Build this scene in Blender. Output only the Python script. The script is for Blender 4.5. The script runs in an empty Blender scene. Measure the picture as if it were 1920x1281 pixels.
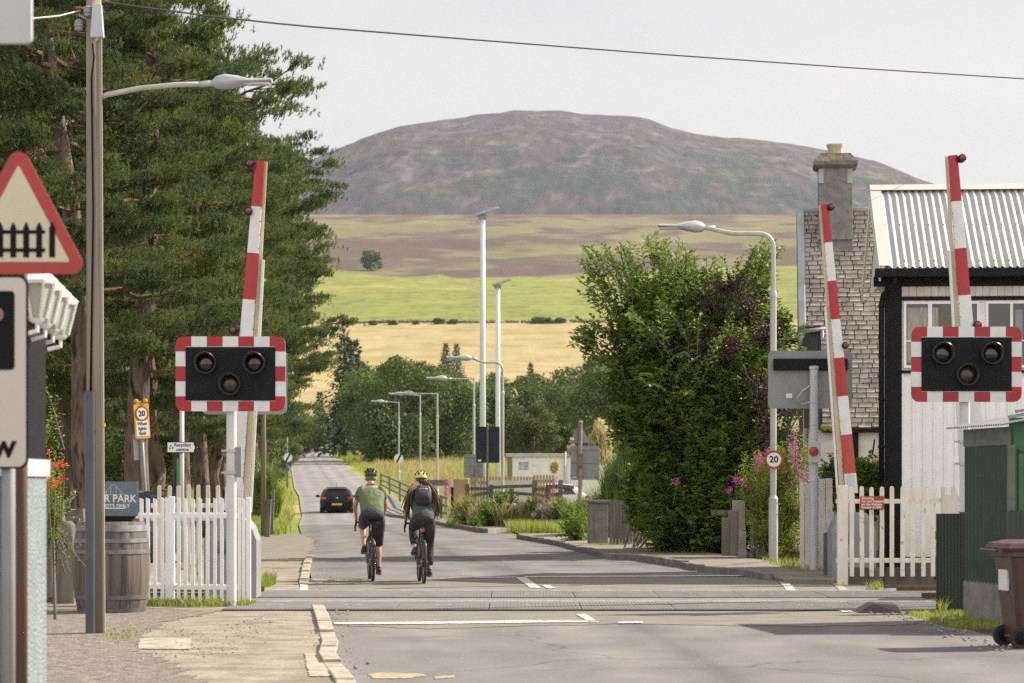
import bpy, math, random
import numpy as np
from mathutils import Vector, Matrix, Euler

# ---------------------------------------------------------------- camera, sky, sun, exposure
SC = bpy.context.scene
COL = SC.collection
FPX, CAMH, HY = 4800.0, 1.55, 912.0          # focal length in photo pixels, eye height, horizon row
cd = bpy.data.cameras.new('camera'); cam = bpy.data.objects.new('camera', cd); COL.objects.link(cam)
cd.sensor_width = 36; cd.lens = 36 * FPX / 1920; cd.shift_y = (HY - 640.5) / 1920
cd.clip_start = .5; cd.clip_end = 20000
cd.dof.use_dof = True; cd.dof.focus_distance = 40.5; cd.dof.aperture_fstop = 4.5
cam.location = (0, 0, CAMH); cam.rotation_euler = (math.pi / 2, 0, 0)
SC.camera = cam

SUN_EL, SUN_AZ = math.radians(38), math.radians(65)      # azimuth measured from +Y towards +X
sv = Vector((math.sin(SUN_AZ) * math.cos(SUN_EL), math.cos(SUN_AZ) * math.cos(SUN_EL), math.sin(SUN_EL)))
sl = bpy.data.lights.new('sun', 'SUN'); sl.energy = 5.2; sl.angle = math.radians(.55); sl.color = (1, .9, .75)
so = bpy.data.objects.new('sun', sl); COL.objects.link(so)
so.rotation_euler = (-sv).to_track_quat('-Z', 'Y').to_euler(); so.location = (60, 40, 60)

W = bpy.data.worlds.new('World'); SC.world = W; W.use_nodes = True
nt = W.node_tree; nt.nodes.clear()
def wn(t): return nt.nodes.new(t)
out = wn('ShaderNodeOutputWorld'); mixs = wn('ShaderNodeMixShader')
b1 = wn('ShaderNodeBackground'); b1.inputs[1].default_value = .1
sky = wn('ShaderNodeTexSky'); sky.sky_type = 'NISHITA'; sky.sun_disc = False
sky.sun_elevation = SUN_EL; sky.sun_rotation = SUN_AZ; sky.dust_density = 2.0
nt.links.new(sky.outputs[0], b1.inputs[0])
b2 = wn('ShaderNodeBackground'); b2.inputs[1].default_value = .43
tcw = wn('ShaderNodeTexCoord'); mpw = wn('ShaderNodeMapping'); mpw.inputs['Scale'].default_value = (2.2, 2.2, 9)
nzw = wn('ShaderNodeTexNoise'); nzw.inputs['Scale'].default_value = 2.4; nzw.inputs['Detail'].default_value = 6
nt.links.new(tcw.outputs['Generated'], mpw.inputs[0]); nt.links.new(mpw.outputs[0], nzw.inputs[0])
crw = wn('ShaderNodeValToRGB'); crw.color_ramp.elements[0].position = .3; crw.color_ramp.elements[1].position = .72
crw.color_ramp.elements[0].color = (.86, .845, .83, 1); crw.color_ramp.elements[1].color = (.99, .955, .92, 1)
nt.links.new(nzw.outputs[0], crw.inputs[0]); nt.links.new(crw.outputs[0], b2.inputs[0])
# unseen sky behind the camera brightened, added as fill for surfaces facing it
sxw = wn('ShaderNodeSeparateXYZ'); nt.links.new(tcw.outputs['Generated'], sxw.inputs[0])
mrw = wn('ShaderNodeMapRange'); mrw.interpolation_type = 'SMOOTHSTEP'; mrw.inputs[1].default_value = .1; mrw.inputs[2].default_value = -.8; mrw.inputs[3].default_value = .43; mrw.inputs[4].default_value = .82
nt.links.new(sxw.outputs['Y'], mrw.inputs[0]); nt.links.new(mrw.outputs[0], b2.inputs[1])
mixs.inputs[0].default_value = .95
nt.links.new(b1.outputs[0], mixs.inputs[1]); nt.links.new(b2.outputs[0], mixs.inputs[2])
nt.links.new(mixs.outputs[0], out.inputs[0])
vs = SC.view_settings
vs.view_transform = 'Standard'; vs.look = 'None'; vs.gamma = 1; vs.exposure = .98
try: vs.use_curve_mapping = False
except Exception: pass
try:
    SC.cycles.max_bounces = 8; SC.cycles.transparent_max_bounces = 8; SC.cycles.volume_bounces = 1
    SC.cycles.use_denoising = False; SC.cycles.use_adaptive_sampling = False; SC.cycles.sample_clamp_indirect = 4; SC.cycles.sample_clamp_direct = 10
except Exception: pass

# ---------------------------------------------------------------- helpers
def P(px, py, D): return Vector(((px - 960) / FPX * D, D, CAMH + (HY - py) / FPX * D))
def PX(px, D): return (px - 960) / FPX * D
def PZ(py, D): return CAMH + (HY - py) / FPX * D
def G(px, py, z=0.0):
    D = FPX * (CAMH - z) / (py - HY); return Vector(((px - 960) / FPX * D, D, z))
def lin(r, g, b):
    f = lambda c: ((c / 255 + .055) / 1.055) ** 2.4 if c > 10 else c / 255 / 12.92
    return (f(r), f(g), f(b))

def mesh_np(name, V, Fc, mat=None, parent=None, smooth=False, mi=None):
    """V (N,3), Fc (M,k) equal-sided faces -> one mesh object"""
    V = np.ascontiguousarray(V, dtype=np.float32); Fc = np.ascontiguousarray(Fc, dtype=np.int32)
    me = bpy.data.meshes.new(name); k = Fc.shape[1]; m = Fc.shape[0]
    me.vertices.add(len(V)); me.vertices.foreach_set('co', V.ravel())
    me.loops.add(m * k); me.loops.foreach_set('vertex_index', Fc.ravel())
    me.polygons.add(m); me.polygons.foreach_set('loop_start', np.arange(m, dtype=np.int32) * k)
    try: me.polygons.foreach_set('loop_total', np.full(m, k, dtype=np.int32))
    except Exception: pass
    mats = mat if isinstance(mat, (list, tuple)) else [mat]
    for x in mats: me.materials.append(x)
    if mi is not None: me.polygons.foreach_set('material_index', np.ascontiguousarray(mi, dtype=np.int32))
    me.polygons.foreach_set('use_smooth', np.full(m, smooth, dtype=bool))
    me.update(calc_edges=True); me.validate()
    o = bpy.data.objects.new(name, me); COL.objects.link(o)
    if parent is not None: o.parent = parent
    return o

class MB:
    def __init__(s): s.v = []; s.f = []; s.mi = []; s.m = 0
    def add(s, vs, fs):
        n = len(s.v); s.v += [tuple(v) for v in vs]
        for f in fs: s.f.append([i + n for i in f]); s.mi.append(s.m)
        return s
    def box(s, x0, x1, y0, y1, z0, z1):
        vs = [(x, y, z) for z in (z0, z1) for y in (y0, y1) for x in (x0, x1)]
        return s.add(vs, [(0, 2, 3, 1), (4, 5, 7, 6), (0, 1, 5, 4), (2, 6, 7, 3), (0, 4, 6, 2), (1, 3, 7, 5)])
    def obox(s, c, size, rot=(0, 0, 0)):
        R = Euler(rot).to_matrix(); c = Vector(c); h = [q / 2 for q in size]
        vs = [c + R @ Vector((x * h[0], y * h[1], z * h[2])) for z in (-1, 1) for y in (-1, 1) for x in (-1, 1)]
        return s.add(vs, [(0, 2, 3, 1), (4, 5, 7, 6), (0, 1, 5, 4), (2, 6, 7, 3), (0, 4, 6, 2), (1, 3, 7, 5)])
    def beam(s, p0, p1, w, h, w1=None, h1=None, up=(0, 0, 1)):
        p0 = Vector(p0); p1 = Vector(p1); d = (p1 - p0).normalized(); up = Vector(up)
        a = d.cross(up)
        if a.length < 1e-4: a = d.cross(Vector((0, 1, 0)))
        a.normalize(); b = a.cross(d); w1 = w if w1 is None else w1; h1 = h if h1 is None else h1
        vs = []
        for p, ww, hh in ((p0, w, h), (p1, w1, h1)):
            vs += [p + a * ww / 2 * i + b * hh / 2 * j for i, j in ((-1, -1), (1, -1), (1, 1), (-1, 1))]
        return s.add(vs, [(3, 2, 1, 0), (4, 5, 6, 7), (0, 1, 5, 4), (1, 2, 6, 5), (2, 3, 7, 6), (3, 0, 4, 7)])
    def tube(s, pts, rs, n=8, caps=True):
        pts = [Vector(p) for p in pts]
        if not isinstance(rs, (list, tuple)): rs = [rs] * len(pts)
        vs = []; fs = []; ref = None
        for i, p in enumerate(pts):
            d = (pts[min(i + 1, len(pts) - 1)] - pts[max(i - 1, 0)]).normalized()
            if ref is None:
                ref = d.orthogonal()
            a = (ref - d * ref.dot(d))
            a = a.normalized() if a.length > 1e-6 else d.orthogonal().normalized()
            ref = a; b = d.cross(a)
            for k in range(n):
                t = 2 * math.pi * k / n
                vs.append(p + (a * math.cos(t) + b * math.sin(t)) * rs[i])
        for i in range(len(pts) - 1):
            for k in range(n):
                k2 = (k + 1) % n
                fs.append((i * n + k, i * n + k2, (i + 1) * n + k2, (i + 1) * n + k))
        if caps:
            fs.append(tuple(range(n - 1, -1, -1))); fs.append(tuple((len(pts) - 1) * n + k for k in range(n)))
        return s.add(vs, fs)
    def lathe(s, prof, n=16, c=(0, 0, 0), M=None):
        vs = []; fs = []; c = Vector(c)
        for r, z in prof:
            for k in range(n):
                t = 2 * math.pi * k / n; q = Vector((r * math.cos(t), r * math.sin(t), z))
                vs.append(c + (M @ q if M is not None else q))
        for i in range(len(prof) - 1):
            for k in range(n):
                k2 = (k + 1) % n
                fs.append((i * n + k, i * n + k2, (i + 1) * n + k2, (i + 1) * n + k))
        fs.append(tuple(range(n - 1, -1, -1))); fs.append(tuple((len(prof) - 1) * n + k for k in range(n)))
        return s.add(vs, fs)
    def ball(s, c, r, nu=12, nv=8, R=None):
        if not isinstance(r, (list, tuple)): r = (r, r, r)
        c = Vector(c); vs = []; fs = []
        def q(v): return c + (R @ v if R is not None else v)
        vs.append(q(Vector((0, 0, r[2]))))
        for j in range(1, nv):
            ph = math.pi * j / nv
            for i in range(nu):
                t = 2 * math.pi * i / nu
                vs.append(q(Vector((r[0] * math.sin(ph) * math.cos(t), r[1] * math.sin(ph) * math.sin(t), r[2] * math.cos(ph)))))
        vs.append(q(Vector((0, 0, -r[2]))))
        for i in range(nu):
            i2 = (i + 1) % nu
            fs.append((0, 1 + i, 1 + i2)); b = 1 + (nv - 2) * nu
            fs.append((len(vs) - 1, b + i2, b + i))
            for j in range(nv - 2):
                a = 1 + j * nu
                fs.append((a + i, a + nu + i, a + nu + i2, a + i2))
        return s.add(vs, fs)
    def prism(s, poly, d0, d1, plane='xz'):
        """polygon extruded: plane xz -> along y, xy -> along z, yz -> along x"""
        def mk(a, b, d): return {'xz': (a, d, b), 'xy': (a, b, d), 'yz': (d, a, b)}[plane]
        n = len(poly)
        vs = [mk(a, b, d0) for a, b in poly] + [mk(a, b, d1) for a, b in poly]
        fs = [tuple(range(n)), tuple(range(2 * n - 1, n - 1, -1))]
        for i in range(n):
            j = (i + 1) % n; fs.append((i, i + n, j + n, j))
        return s.add(vs, fs)
    def loft(s, rings, caps=True):
        n = len(rings[0]); vs = [v for r in rings for v in r]; fs = []
        for i in range(len(rings) - 1):
            for k in range(n):
                k2 = (k + 1) % n; fs.append((i * n + k, i * n + k2, (i + 1) * n + k2, (i + 1) * n + k))
        if caps: fs.append(tuple(range(n - 1, -1, -1))); fs.append(tuple((len(rings) - 1) * n + k for k in range(n)))
        return s.add(vs, fs)
    def quad(s, a, b, c, d): return s.add([a, b, c, d], [(0, 1, 2, 3)])
    def build(s, name, mat, parent=None, smooth=False, bevel=0, loc=None, sub=0, fixn=True):
        me = bpy.data.meshes.new(name); me.from_pydata([tuple(v) for v in s.v], [], s.f)
        for x in (mat if isinstance(mat, (list, tuple)) else [mat]): me.materials.append(x)
        for p, i in zip(me.polygons, s.mi): p.material_index = i; p.use_smooth = bool(smooth)
        if fixn:
            import bmesh
            bm = bmesh.new(); bm.from_mesh(me); bmesh.ops.recalc_face_normals(bm, faces=bm.faces)
            if smooth == 'auto':
                for e in bm.edges:
                    if len(e.link_faces) == 2 and e.calc_face_angle(0) > .6: e.smooth = False
            bm.to_mesh(me); bm.free()
        me.update()
        o = bpy.data.objects.new(name, me); COL.objects.link(o)
        if loc is not None: o.location = loc
        if parent is not None: o.parent = parent
        if bevel:
            b = o.modifiers.new('bevel', 'BEVEL'); b.width = bevel; b.segments = 2; b.limit_method = 'ANGLE'
        if sub:
            b = o.modifiers.new('sub', 'SUBSURF'); b.levels = sub; b.render_levels = sub
        return o

def rrect(w, h, r, n=5, cx=0, cz=0):
    pts = []
    for sx, sz, a0 in ((1, 1, 0), (-1, 1, 90), (-1, -1, 180), (1, -1, 270)):
        for k in range(n + 1):
            t = math.radians(a0 + 90 * k / n)
            pts.append((cx + sx * (w / 2 - r) + r * math.cos(t), cz + sz * (h / 2 - r) + r * math.sin(t)))
    return pts
def circ(r, n=24, cx=0, cz=0): return [(cx + r * math.cos(2 * math.pi * k / n), cz + r * math.sin(2 * math.pi * k / n)) for k in range(n)]

def tag(o, label=None, cat=None, group=None, kind=None):
    if label: o['label'] = label
    if cat: o['category'] = cat
    if group: o['group'] = group
    if kind: o['kind'] = kind
    return o
def thing(name, label, cat, loc=(0, 0, 0), rz=0, group=None):
    o = bpy.data.objects.new(name, None); COL.objects.link(o); o.empty_display_size = .2
    o.location = loc; o.rotation_euler = (0, 0, rz)
    return tag(o, label, cat, group)
def copy_thing(root, loc, rz=0, label=None, scale=None):
    r = root.copy(); COL.objects.link(r); r.location = loc; r.rotation_euler = (0, 0, rz)
    if scale: r.scale = (scale, scale, scale) if not isinstance(scale, tuple) else scale
    if label: r['label'] = label
    for ch in list(root.children):
        c = ch.copy(); COL.objects.link(c); c.parent = r
        for g in list(ch.children):
            d = g.copy(); COL.objects.link(d); d.parent = c
    return r
def text(name, s, size, mat, parent, loc, rot=(math.pi / 2, 0, 0), ext=.0015, align='CENTER', wide=1.0, bold=0.0):
    cu = bpy.data.curves.new(name, 'FONT'); cu.body = s; cu.size = size; cu.extrude = ext; cu.align_x = align; cu.align_y = 'CENTER'
    cu.offset = bold; cu.resolution_u = 3
    o = bpy.data.objects.new(name + '_tmp', cu); COL.objects.link(o)
    dg = bpy.context.evaluated_depsgraph_get(); me = bpy.data.meshes.new_from_object(o.evaluated_get(dg)); me.name = name
    bpy.data.objects.remove(o); me.materials.clear(); me.materials.append(mat)
    q = bpy.data.objects.new(name, me); COL.objects.link(q); q.parent = parent; q.location = loc; q.rotation_euler = rot; q.scale = (wide, 1, 1)
    return q

# ---------------------------------------------------------------- materials
def mat(name, c1, c2=None, sc=6, rough=.6, bump=0, bsc=60, metal=0, spec=.5, det=5, stretch=None, transl=0, lo=.35, hi=.65, c3=None, sc3=40, f3=.5, coat=0, rnd=0):
    m = bpy.data.materials.new(name); m.use_nodes = True; t = m.node_tree; b = t.nodes['Principled BSDF']; L = t.links.new
    b.inputs['Roughness'].default_value = rough; b.inputs['Metallic'].default_value = metal
    b.inputs['Specular IOR Level'].default_value = spec
    if coat: b.inputs['Coat Weight'].default_value = coat; b.inputs['Coat Roughness'].default_value = .05
    tc = t.nodes.new('ShaderNodeTexCoord'); co = tc.outputs['Object']
    if stretch:
        mp = t.nodes.new('ShaderNodeMapping'); mp.inputs['Scale'].default_value = stretch; L(co, mp.inputs[0]); co = mp.outputs[0]
    def noise(s, d=det):
        n = t.nodes.new('ShaderNodeTexNoise'); n.inputs['Scale'].default_value = s; n.inputs['Detail'].default_value = d
        L(co, n.inputs['Vector']); return n.outputs[0]
    def ramp(f, a, z):
        r = t.nodes.new('ShaderNodeMapRange'); r.inputs[1].default_value = a; r.inputs[2].default_value = z; L(f, r.inputs[0]); return r.outputs[0]
    def mix(f, a, z):
        x = t.nodes.new('ShaderNodeMix'); x.data_type = 'RGBA'
        if isinstance(f, float): x.inputs[0].default_value = f
        else: L(f, x.inputs[0])
        for v, i in ((a, 6), (z, 7)):
            if isinstance(v, tuple): x.inputs[i].default_value = (*v[:3], 1)
            else: L(v, x.inputs[i])
        return x.outputs[2]
    col = tuple(c1)
    if c2 is not None: col = mix(ramp(noise(sc), lo, hi), tuple(c1), tuple(c2))
    if c3 is not None: col = mix(ramp(noise(sc3), f3, f3 + .12), col, tuple(c3))
    if rnd:
        oi = t.nodes.new('ShaderNodeObjectInfo'); hs = t.nodes.new('ShaderNodeHueSaturation')
        r = t.nodes.new('ShaderNodeMapRange'); r.inputs[3].default_value = 1 - rnd; r.inputs[4].default_value = 1 + rnd
        L(oi.outputs['Random'], r.inputs[0]); L(r.outputs[0], hs.inputs['Value'])
        if isinstance(col, tuple): hs.inputs['Color'].default_value = (*col[:3], 1)
        else: L(col, hs.inputs['Color'])
        col = hs.outputs[0]
    if isinstance(col, tuple): b.inputs['Base Color'].default_value = (*col[:3], 1)
    else: L(col, b.inputs['Base Color'])
    if bump:
        bp = t.nodes.new('ShaderNodeBump'); bp.inputs['Strength'].default_value = 1; bp.inputs['Distance'].default_value = bump
        L(noise(bsc, 4), bp.inputs['Height']); L(bp.outputs[0], b.inputs['Normal'])
    if transl:
        tr = t.nodes.new('ShaderNodeBsdfTranslucent'); ms = t.nodes.new('ShaderNodeMixShader'); ms.inputs[0].default_value = transl
        if isinstance(col, tuple): tr.inputs[0].default_value = (*col[:3], 1)
        else: L(col, tr.inputs[0])
        o = t.nodes['Material Output']; L(b.outputs[0], ms.inputs[1]); L(tr.outputs[0], ms.inputs[2]); L(ms.outputs[0], o.inputs[0])
    return m

M = dict(
 asphalt=mat('asphalt', (.098, .098, .106), (.158, .154, .153), sc=1.1, det=9, rough=.88, bump=.006, bsc=70, c3=(.21, .205, .2), sc3=30, f3=.6, spec=.25, stretch=(1, .45, 1), lo=.3, hi=.7),
 tar_pale=mat('worn_tarmac', (.17, .15, .125), (.24, .215, .185), sc=2.4, rough=.9, bump=.006, bsc=60, c3=(.1, .095, .09), sc3=30, f3=.56, spec=.2),
 crossing_tar=mat('chipped_tarmac', (.16, .145, .125), (.2, .185, .165), sc=2.2, rough=.9, bump=.005, bsc=70, c3=(.08, .075, .07), sc3=34, f3=.57, spec=.2),
 footway=mat('footway_tarmac', (.18, .155, .125), (.30, .262, .21), sc=2.2, det=10, rough=.95, bump=.012, bsc=40, c3=(.11, .10, .09), sc3=19, f3=.57, spec=.2),
 gravel=mat('gravel', (.12, .105, .09), (.25, .22, .185), sc=9, det=10, rough=1, bump=.03, bsc=40, c3=(.3, .28, .26), sc3=34, f3=.6, spec=.2),
 kerb=mat('kerb_stone', (.24, .21, .175), (.40, .36, .30), sc=5, c3=(.16, .14, .12), sc3=14, f3=.6, rough=.9, bump=.006, bsc=40, spec=.2),
 kerb_dark=mat('granite_kerb', (.13, .125, .125), (.2, .19, .18), sc=5, rough=.9, bump=.006, bsc=30, spec=.2),
 lay=mat('road_paint', (.62, .60, .54), (.42, .40, .36), sc=9, rough=.8, c3=(.19, .18, .17), sc3=30, f3=.49),
 lay_y=mat('yellow_road_paint', (.42, .33, .16), (.22, .2, .17), sc=14, rough=.8, c3=(.14, .135, .13), sc3=40, f3=.55),
 rubber=mat('crossing_panel_rubber', (.115, .115, .12), (.165, .16, .158), sc=3, rough=.7, bump=.002, bsc=150, c3=(.19, .18, .165), sc3=26, f3=.66, spec=.3),
 rail=mat('rail_steel', (.62, .61, .60), (.45, .42, .40), sc=12, rough=.4, metal=.5),
 rail_rust=mat('rusty_rail', (.14, .075, .045), (.09, .05, .035), sc=20, rough=.9),
 groove=mat('flangeway', (.025, .025, .027), rough=.9),
 ballast=mat('ballast', (.17, .14, .115), (.3, .26, .22), sc=14, rough=1, bump=.03, bsc=24, spec=.2),
 white=mat('white_paint', (.81, .81, .80), (.76, .755, .735), sc=4, rough=.5),
 white_old=mat('weathered_white_paint', (.66, .64, .59), (.56, .51, .42), sc=5, rough=.65, c3=(.30, .22, .12), sc3=12, f3=.63, stretch=(1, 1, .35)),
 white_rust=mat('stained_white_paint', (.70, .68, .62), (.62, .56, .44), sc=5, rough=.65, c3=(.26, .17, .09), sc3=16, f3=.63, stretch=(1, 1, .5)),
 refl_white=mat('reflective_white', (.66, .66, .65), (.60, .60, .59), sc=8, rough=.35),
 refl_red=mat('reflective_red', (.37, .007, .014), (.32, .008, .014), sc=8, rough=.35),
 boom_red=mat('boom_red', (.38, .008, .015), (.33, .012, .016), sc=5, rough=.3),
 boom_faded=mat('faded_boom_red', (.44, .06, .04), (.36, .04, .03), sc=5, rough=.4),
 cream=mat('cream_fibreglass', (.58, .50, .34), (.50, .42, .27), sc=6, rough=.5, stretch=(1, 1, .2)),
 panel_black=mat('signal_black', (.008, .009, .011), (.011, .012, .014), sc=10, rough=.6, spec=.15),
 lens_red=mat('unlit_red_lens', (.018, .004, .005), rough=.15, coat=.5),
 lens_amber=mat('unlit_amber_lens', (.05, .022, .008), rough=.25, coat=.3),
 grey=mat('grey_metal', (.21, .215, .225), (.25, .255, .262), sc=3, rough=.5),
 grey_lt=mat('pale_grey_metal', (.46, .47, .48), (.40, .41, .42), sc=4, rough=.45),
 grey_dk=mat('dark_grey_metal', (.09, .095, .105), (.12, .125, .13), sc=4, rough=.5),
 navy=mat('navy_sign_back', (.02, .023, .036), (.026, .03, .045), sc=4, rough=.6, spec=.2),
 galv=mat('galvanised_steel', (.48, .49, .50), (.40, .41, .42), sc=7, rough=.42, metal=.25),
 lamp_post=mat('lamp_post_paint', (.44, .45, .42), (.36, .37, .33), sc=5, rough=.5, stretch=(1, 1, .3)),
 mast=mat('white_mast_paint', (.62, .66, .68), (.56, .6, .62), sc=4, rough=.4),
 lamp_head=mat('lamp_head_grey', (.40, .41, .44), (.34, .35, .38), sc=6, rough=.45),
 black=mat('black_paint', (.006, .006, .007), (.01, .01, .011), sc=6, rough=.55, spec=.15),
 blacktext=mat('black_lettering', (.006, .006, .007), rough=.6, spec=.15),
 whitetext=mat('white_lettering', (.70, .70, .68), rough=.5),
 timber_pole=mat('pole_timber', (.27, .225, .165), (.17, .14, .11), sc=7, rough=.85, bump=.004, bsc=30, stretch=(1, 1, .06), c3=(.09, .075, .06), sc3=22, f3=.62),
 old_wood=mat('old_wood', (.10, .085, .07), (.20, .175, .145), sc=8, rough=.95, bump=.01, bsc=24, stretch=(1, 1, .12), c3=(.04, .035, .03), sc3=16, f3=.6),
 tan_wood=mat('tan_fence_wood', (.36, .27, .16), (.28, .2, .12), sc=6, rough=.8, stretch=(1, 1, .2)),
 grey_wood=mat('weathered_fence_wood', (.23, .205, .18), (.14, .125, .11), sc=9, rough=.9, stretch=(1, 1, .1)),
 barrel=mat('barrel_oak', (.155, .125, .105), (.075, .062, .053), sc=7, rough=.85, bump=.006, bsc=20, stretch=(2.2, 2.2, .12), c3=(.25, .165, .10), sc3=5, f3=.66),
 hoop=mat('barrel_hoop', (.12, .13, .15), (.2, .205, .22), sc=9, rough=.55, metal=.5, c3=(.15, .09, .06), sc3=20, f3=.62),
 slate_blue=mat('slate_blue_sign', (.10, .135, .175), (.115, .15, .19), sc=5, rough=.5),
 sign_red=mat('sign_red', (.40, .035, .025), (.34, .03, .022), sc=7, rough=.35),
 sign_cream=mat('sign_cream', (.58, .53, .38), (.55, .5, .36), sc=3, rough=.35),
 sign_white=mat('sign_white', (.52, .47, .42), (.49, .445, .40), sc=3, rough=.35),
 sign_bright=mat('sign_face_white', (.68, .68, .66), rough=.35),
 sign_yellow=mat('sign_yellow', (.66, .36, .02), rough=.35),
 sign_green=mat('sign_green', (.02, .2, .06), rough=.4),
 warn_red=mat('warning_sign_red', (.36, .045, .025), (.30, .04, .025), sc=6, rough=.5),
 roughcast=mat('roughcast', (.25, .285, .30), (.20, .235, .25), sc=5, rough=1, bump=.03, bsc=45, spec=.2),
 rust=mat('rust_paint', (.13, .05, .032), (.055, .068, .052), sc=3.2, rough=.8, stretch=(1, 1, .5)),
 render_wall=mat('white_render', (.58, .56, .53), (.48, .46, .43), sc=3, rough=.9, bump=.008, bsc=20),
 tin=mat('painted_tin', (.40, .41, .39), (.35, .36, .335), sc=2, rough=.65, metal=.0),
 slate=mat('slate', (.27, .235, .205), (.42, .37, .32), sc=3.2, rough=.8, c3=(.10, .095, .09), sc3=11, f3=.58, bump=.008, bsc=14, spec=.3),
 mortar=mat('slate_gap', (.035, .032, .03), rough=1),
 chimney=mat('chimney_render', (.165, .155, .145), (.235, .22, .205), sc=6, rough=1, bump=.02, bsc=34, c3=(.14, .13, .12), sc3=8, f3=.6),
 stone_cap=mat('weathered_stone_cap', (.12, .10, .085), (.22, .19, .15), sc=9, rough=1, bump=.02, bsc=24),
 pot=mat('chimney_pot_clay', (.46, .40, .26), (.40, .34, .21), sc=8, rough=.8),
 lead=mat('lead_flashing', (.26, .27, .29), (.35, .36, .38), sc=5, rough=.5),
 glass=mat('window_glass', (.03, .033, .03), (.05, .05, .045), sc=2, rough=.06, spec=.8),
 curtain=mat('net_curtain', (.40, .38, .33), (.24, .22, .19), sc=8, rough=.9, stretch=(6, 1, .5)),
 rust_roof=mat('rusty_tin', (.30, .16, .10), (.36, .25, .18), sc=4, rough=.8, c3=(.2, .08, .05), sc3=9, f3=.6),
 green_tin=mat('dark_green_tin', (.018, .042, .026), (.026, .055, .034), sc=4, rough=.6),
 green_paint=mat('green_paint', (.022, .11, .04), (.03, .13, .05), sc=3, rough=.5, c3=(.015, .05, .025), sc3=8, f3=.68),
 grey_tin=mat('grey_tin', (.20, .205, .215), (.28, .28, .29), sc=4, rough=.55, metal=.2),
 dark_tin=mat('dark_fence_tin', (.035, .045, .04), (.05, .058, .05), sc=6, rough=.7, stretch=(1, 1, .1)),
 concrete=mat('concrete', (.16, .15, .135), (.24, .225, .2), sc=4, rough=1, bump=.008, bsc=26),
 bin=mat('brown_bin_plastic', (.062, .026, .018), (.075, .032, .024), sc=4, rough=.42),
 rubber_black=mat('tyre_rubber', (.018, .017, .017), (.03, .028, .026), sc=20, rough=.85),
 car_black=mat('black_car_paint', (.003, .003, .004), rough=.25, spec=.3),
 car_red=mat('red_car_paint', (.32, .02, .02), rough=.25, coat=1),
 car_white=mat('white_car_paint', (.6, .6, .6), rough=.25, coat=1),
 car_blue=mat('dark_blue_car_paint', (.012, .018, .03), rough=.25, coat=1),
 car_glass=mat('car_glass', (.006, .007, .008), rough=.08, spec=.4),
 tail=mat('tail_lamp', (.42, .02, .02), rough=.2, coat=.5),
 plate=mat('number_plate', (.62, .40, .06), rough=.4),
 rim=mat('wheel_rim', (.3, .3, .31), rough=.3, metal=.7),
 cabin=mat('cabin_wall', (.78, .75, .72), (.73, .70, .66), sc=2, rough=.6),
 skin=mat('skin', (.50, .27, .175), (.44, .22, .14), sc=8, rough=.5),
 shirt=mat('green_jersey', (.075, .10, .045), (.10, .13, .06), sc=9, rough=.8, bump=.035, bsc=9),
 shorts=mat('charcoal_shorts', (.022, .024, .03), (.035, .037, .045), sc=8, rough=.8, bump=.03, bsc=10),
 trousers=mat('black_trousers', (.016, .016, .018), (.026, .025, .026), sc=8, rough=.8, bump=.03, bsc=10),
 teal=mat('teal_top', (.032, .065, .063), (.042, .08, .077), sc=9, rough=.8, bump=.03, bsc=10),
 pack=mat('black_backpack_fabric', (.014, .014, .017), (.022, .022, .026), sc=20, rough=.75, bump=.006, bsc=10),
 helmet_k=mat('black_helmet', (.012, .012, .014), rough=.3, coat=.4),
 helmet_y=mat('lime_helmet', (.50, .54, .13), (.44, .47, .12), sc=8, rough=.4),
 hair=mat('brown_hair', (.055, .028, .014), (.10, .055, .026), sc=30, rough=.7, stretch=(1, 1, .1)),
 hair_grey=mat('grey_hair', (.12, .10, .085), rough=.8),
 shoe=mat('black_shoe', (.016, .016, .017), (.03, .028, .026), sc=20, rough=.6),
 shoe_blue=mat('blue_shoe', (.03, .05, .16), (.02, .02, .04), sc=18, rough=.6),
 sole=mat('shoe_sole', (.14, .09, .06), (.05, .045, .04), sc=20, rough=.8),
 bike=mat('bike_frame', (.018, .018, .02), rough=.3, coat=.3),
 bike_metal=mat('bike_alloy', (.35, .35, .36), rough=.35, metal=.8),
 reflector=mat('rear_reflector', (.45, .015, .02), rough=.2, coat=.5),
 bark=mat('pine_bark', (.085, .06, .047), (.18, .135, .105), sc=6, rough=1, bump=.09, bsc=8, stretch=(1, 1, .22), c3=(.03, .023, .02), sc3=8, f3=.53, spec=.2),
 bark_red=mat('red_pine_bark', (.15, .085, .052), (.085, .055, .04), sc=6, rough=1, bump=.02, bsc=14, stretch=(1, 1, .4), c3=(.09, .06, .045), sc3=9, f3=.6, spec=.2),
 bark_dull=mat('tree_bark', (.10, .085, .07), (.15, .13, .105), sc=6, rough=1, stretch=(1, 1, .3), spec=.2),
 needles=mat('pine_needles', (.065, .105, .042), (.19, .21, .06), sc=1.3, rough=.75, transl=.35, spec=.12, c3=(.07, .115, .055), sc3=2.3, f3=.52, rnd=.12),  # the lighter green mixed into the colour stands in for sunlit tips
 leaf=mat('elm_leaf', (.115, .185, .028), (.205, .28, .042), sc=1.3, rough=.5, transl=.5, spec=.3, c3=(.32, .38, .045), sc3=1.1, f3=.66),  # pale yellowish patches in the colour stand in for sunlit leaves
 leaf_purple=mat('copper_leaf', (.05, .024, .03), (.075, .034, .036), sc=2, rough=.5, transl=.25),
 leaf_lo=mat('shrub_leaf', (.09, .17, .02), (.17, .26, .03), sc=2, rough=.5, transl=.35),
 leaf_y=mat('willowherb_leaf', (.19, .27, .03), (.30, .33, .045), sc=2, rough=.5, transl=.4),
 far_leaf=mat('far_tree_leaf', (.055, .092, .022), (.11, .15, .034), sc=.35, rough=.6, transl=.3, rnd=.2, spec=.3),
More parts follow.
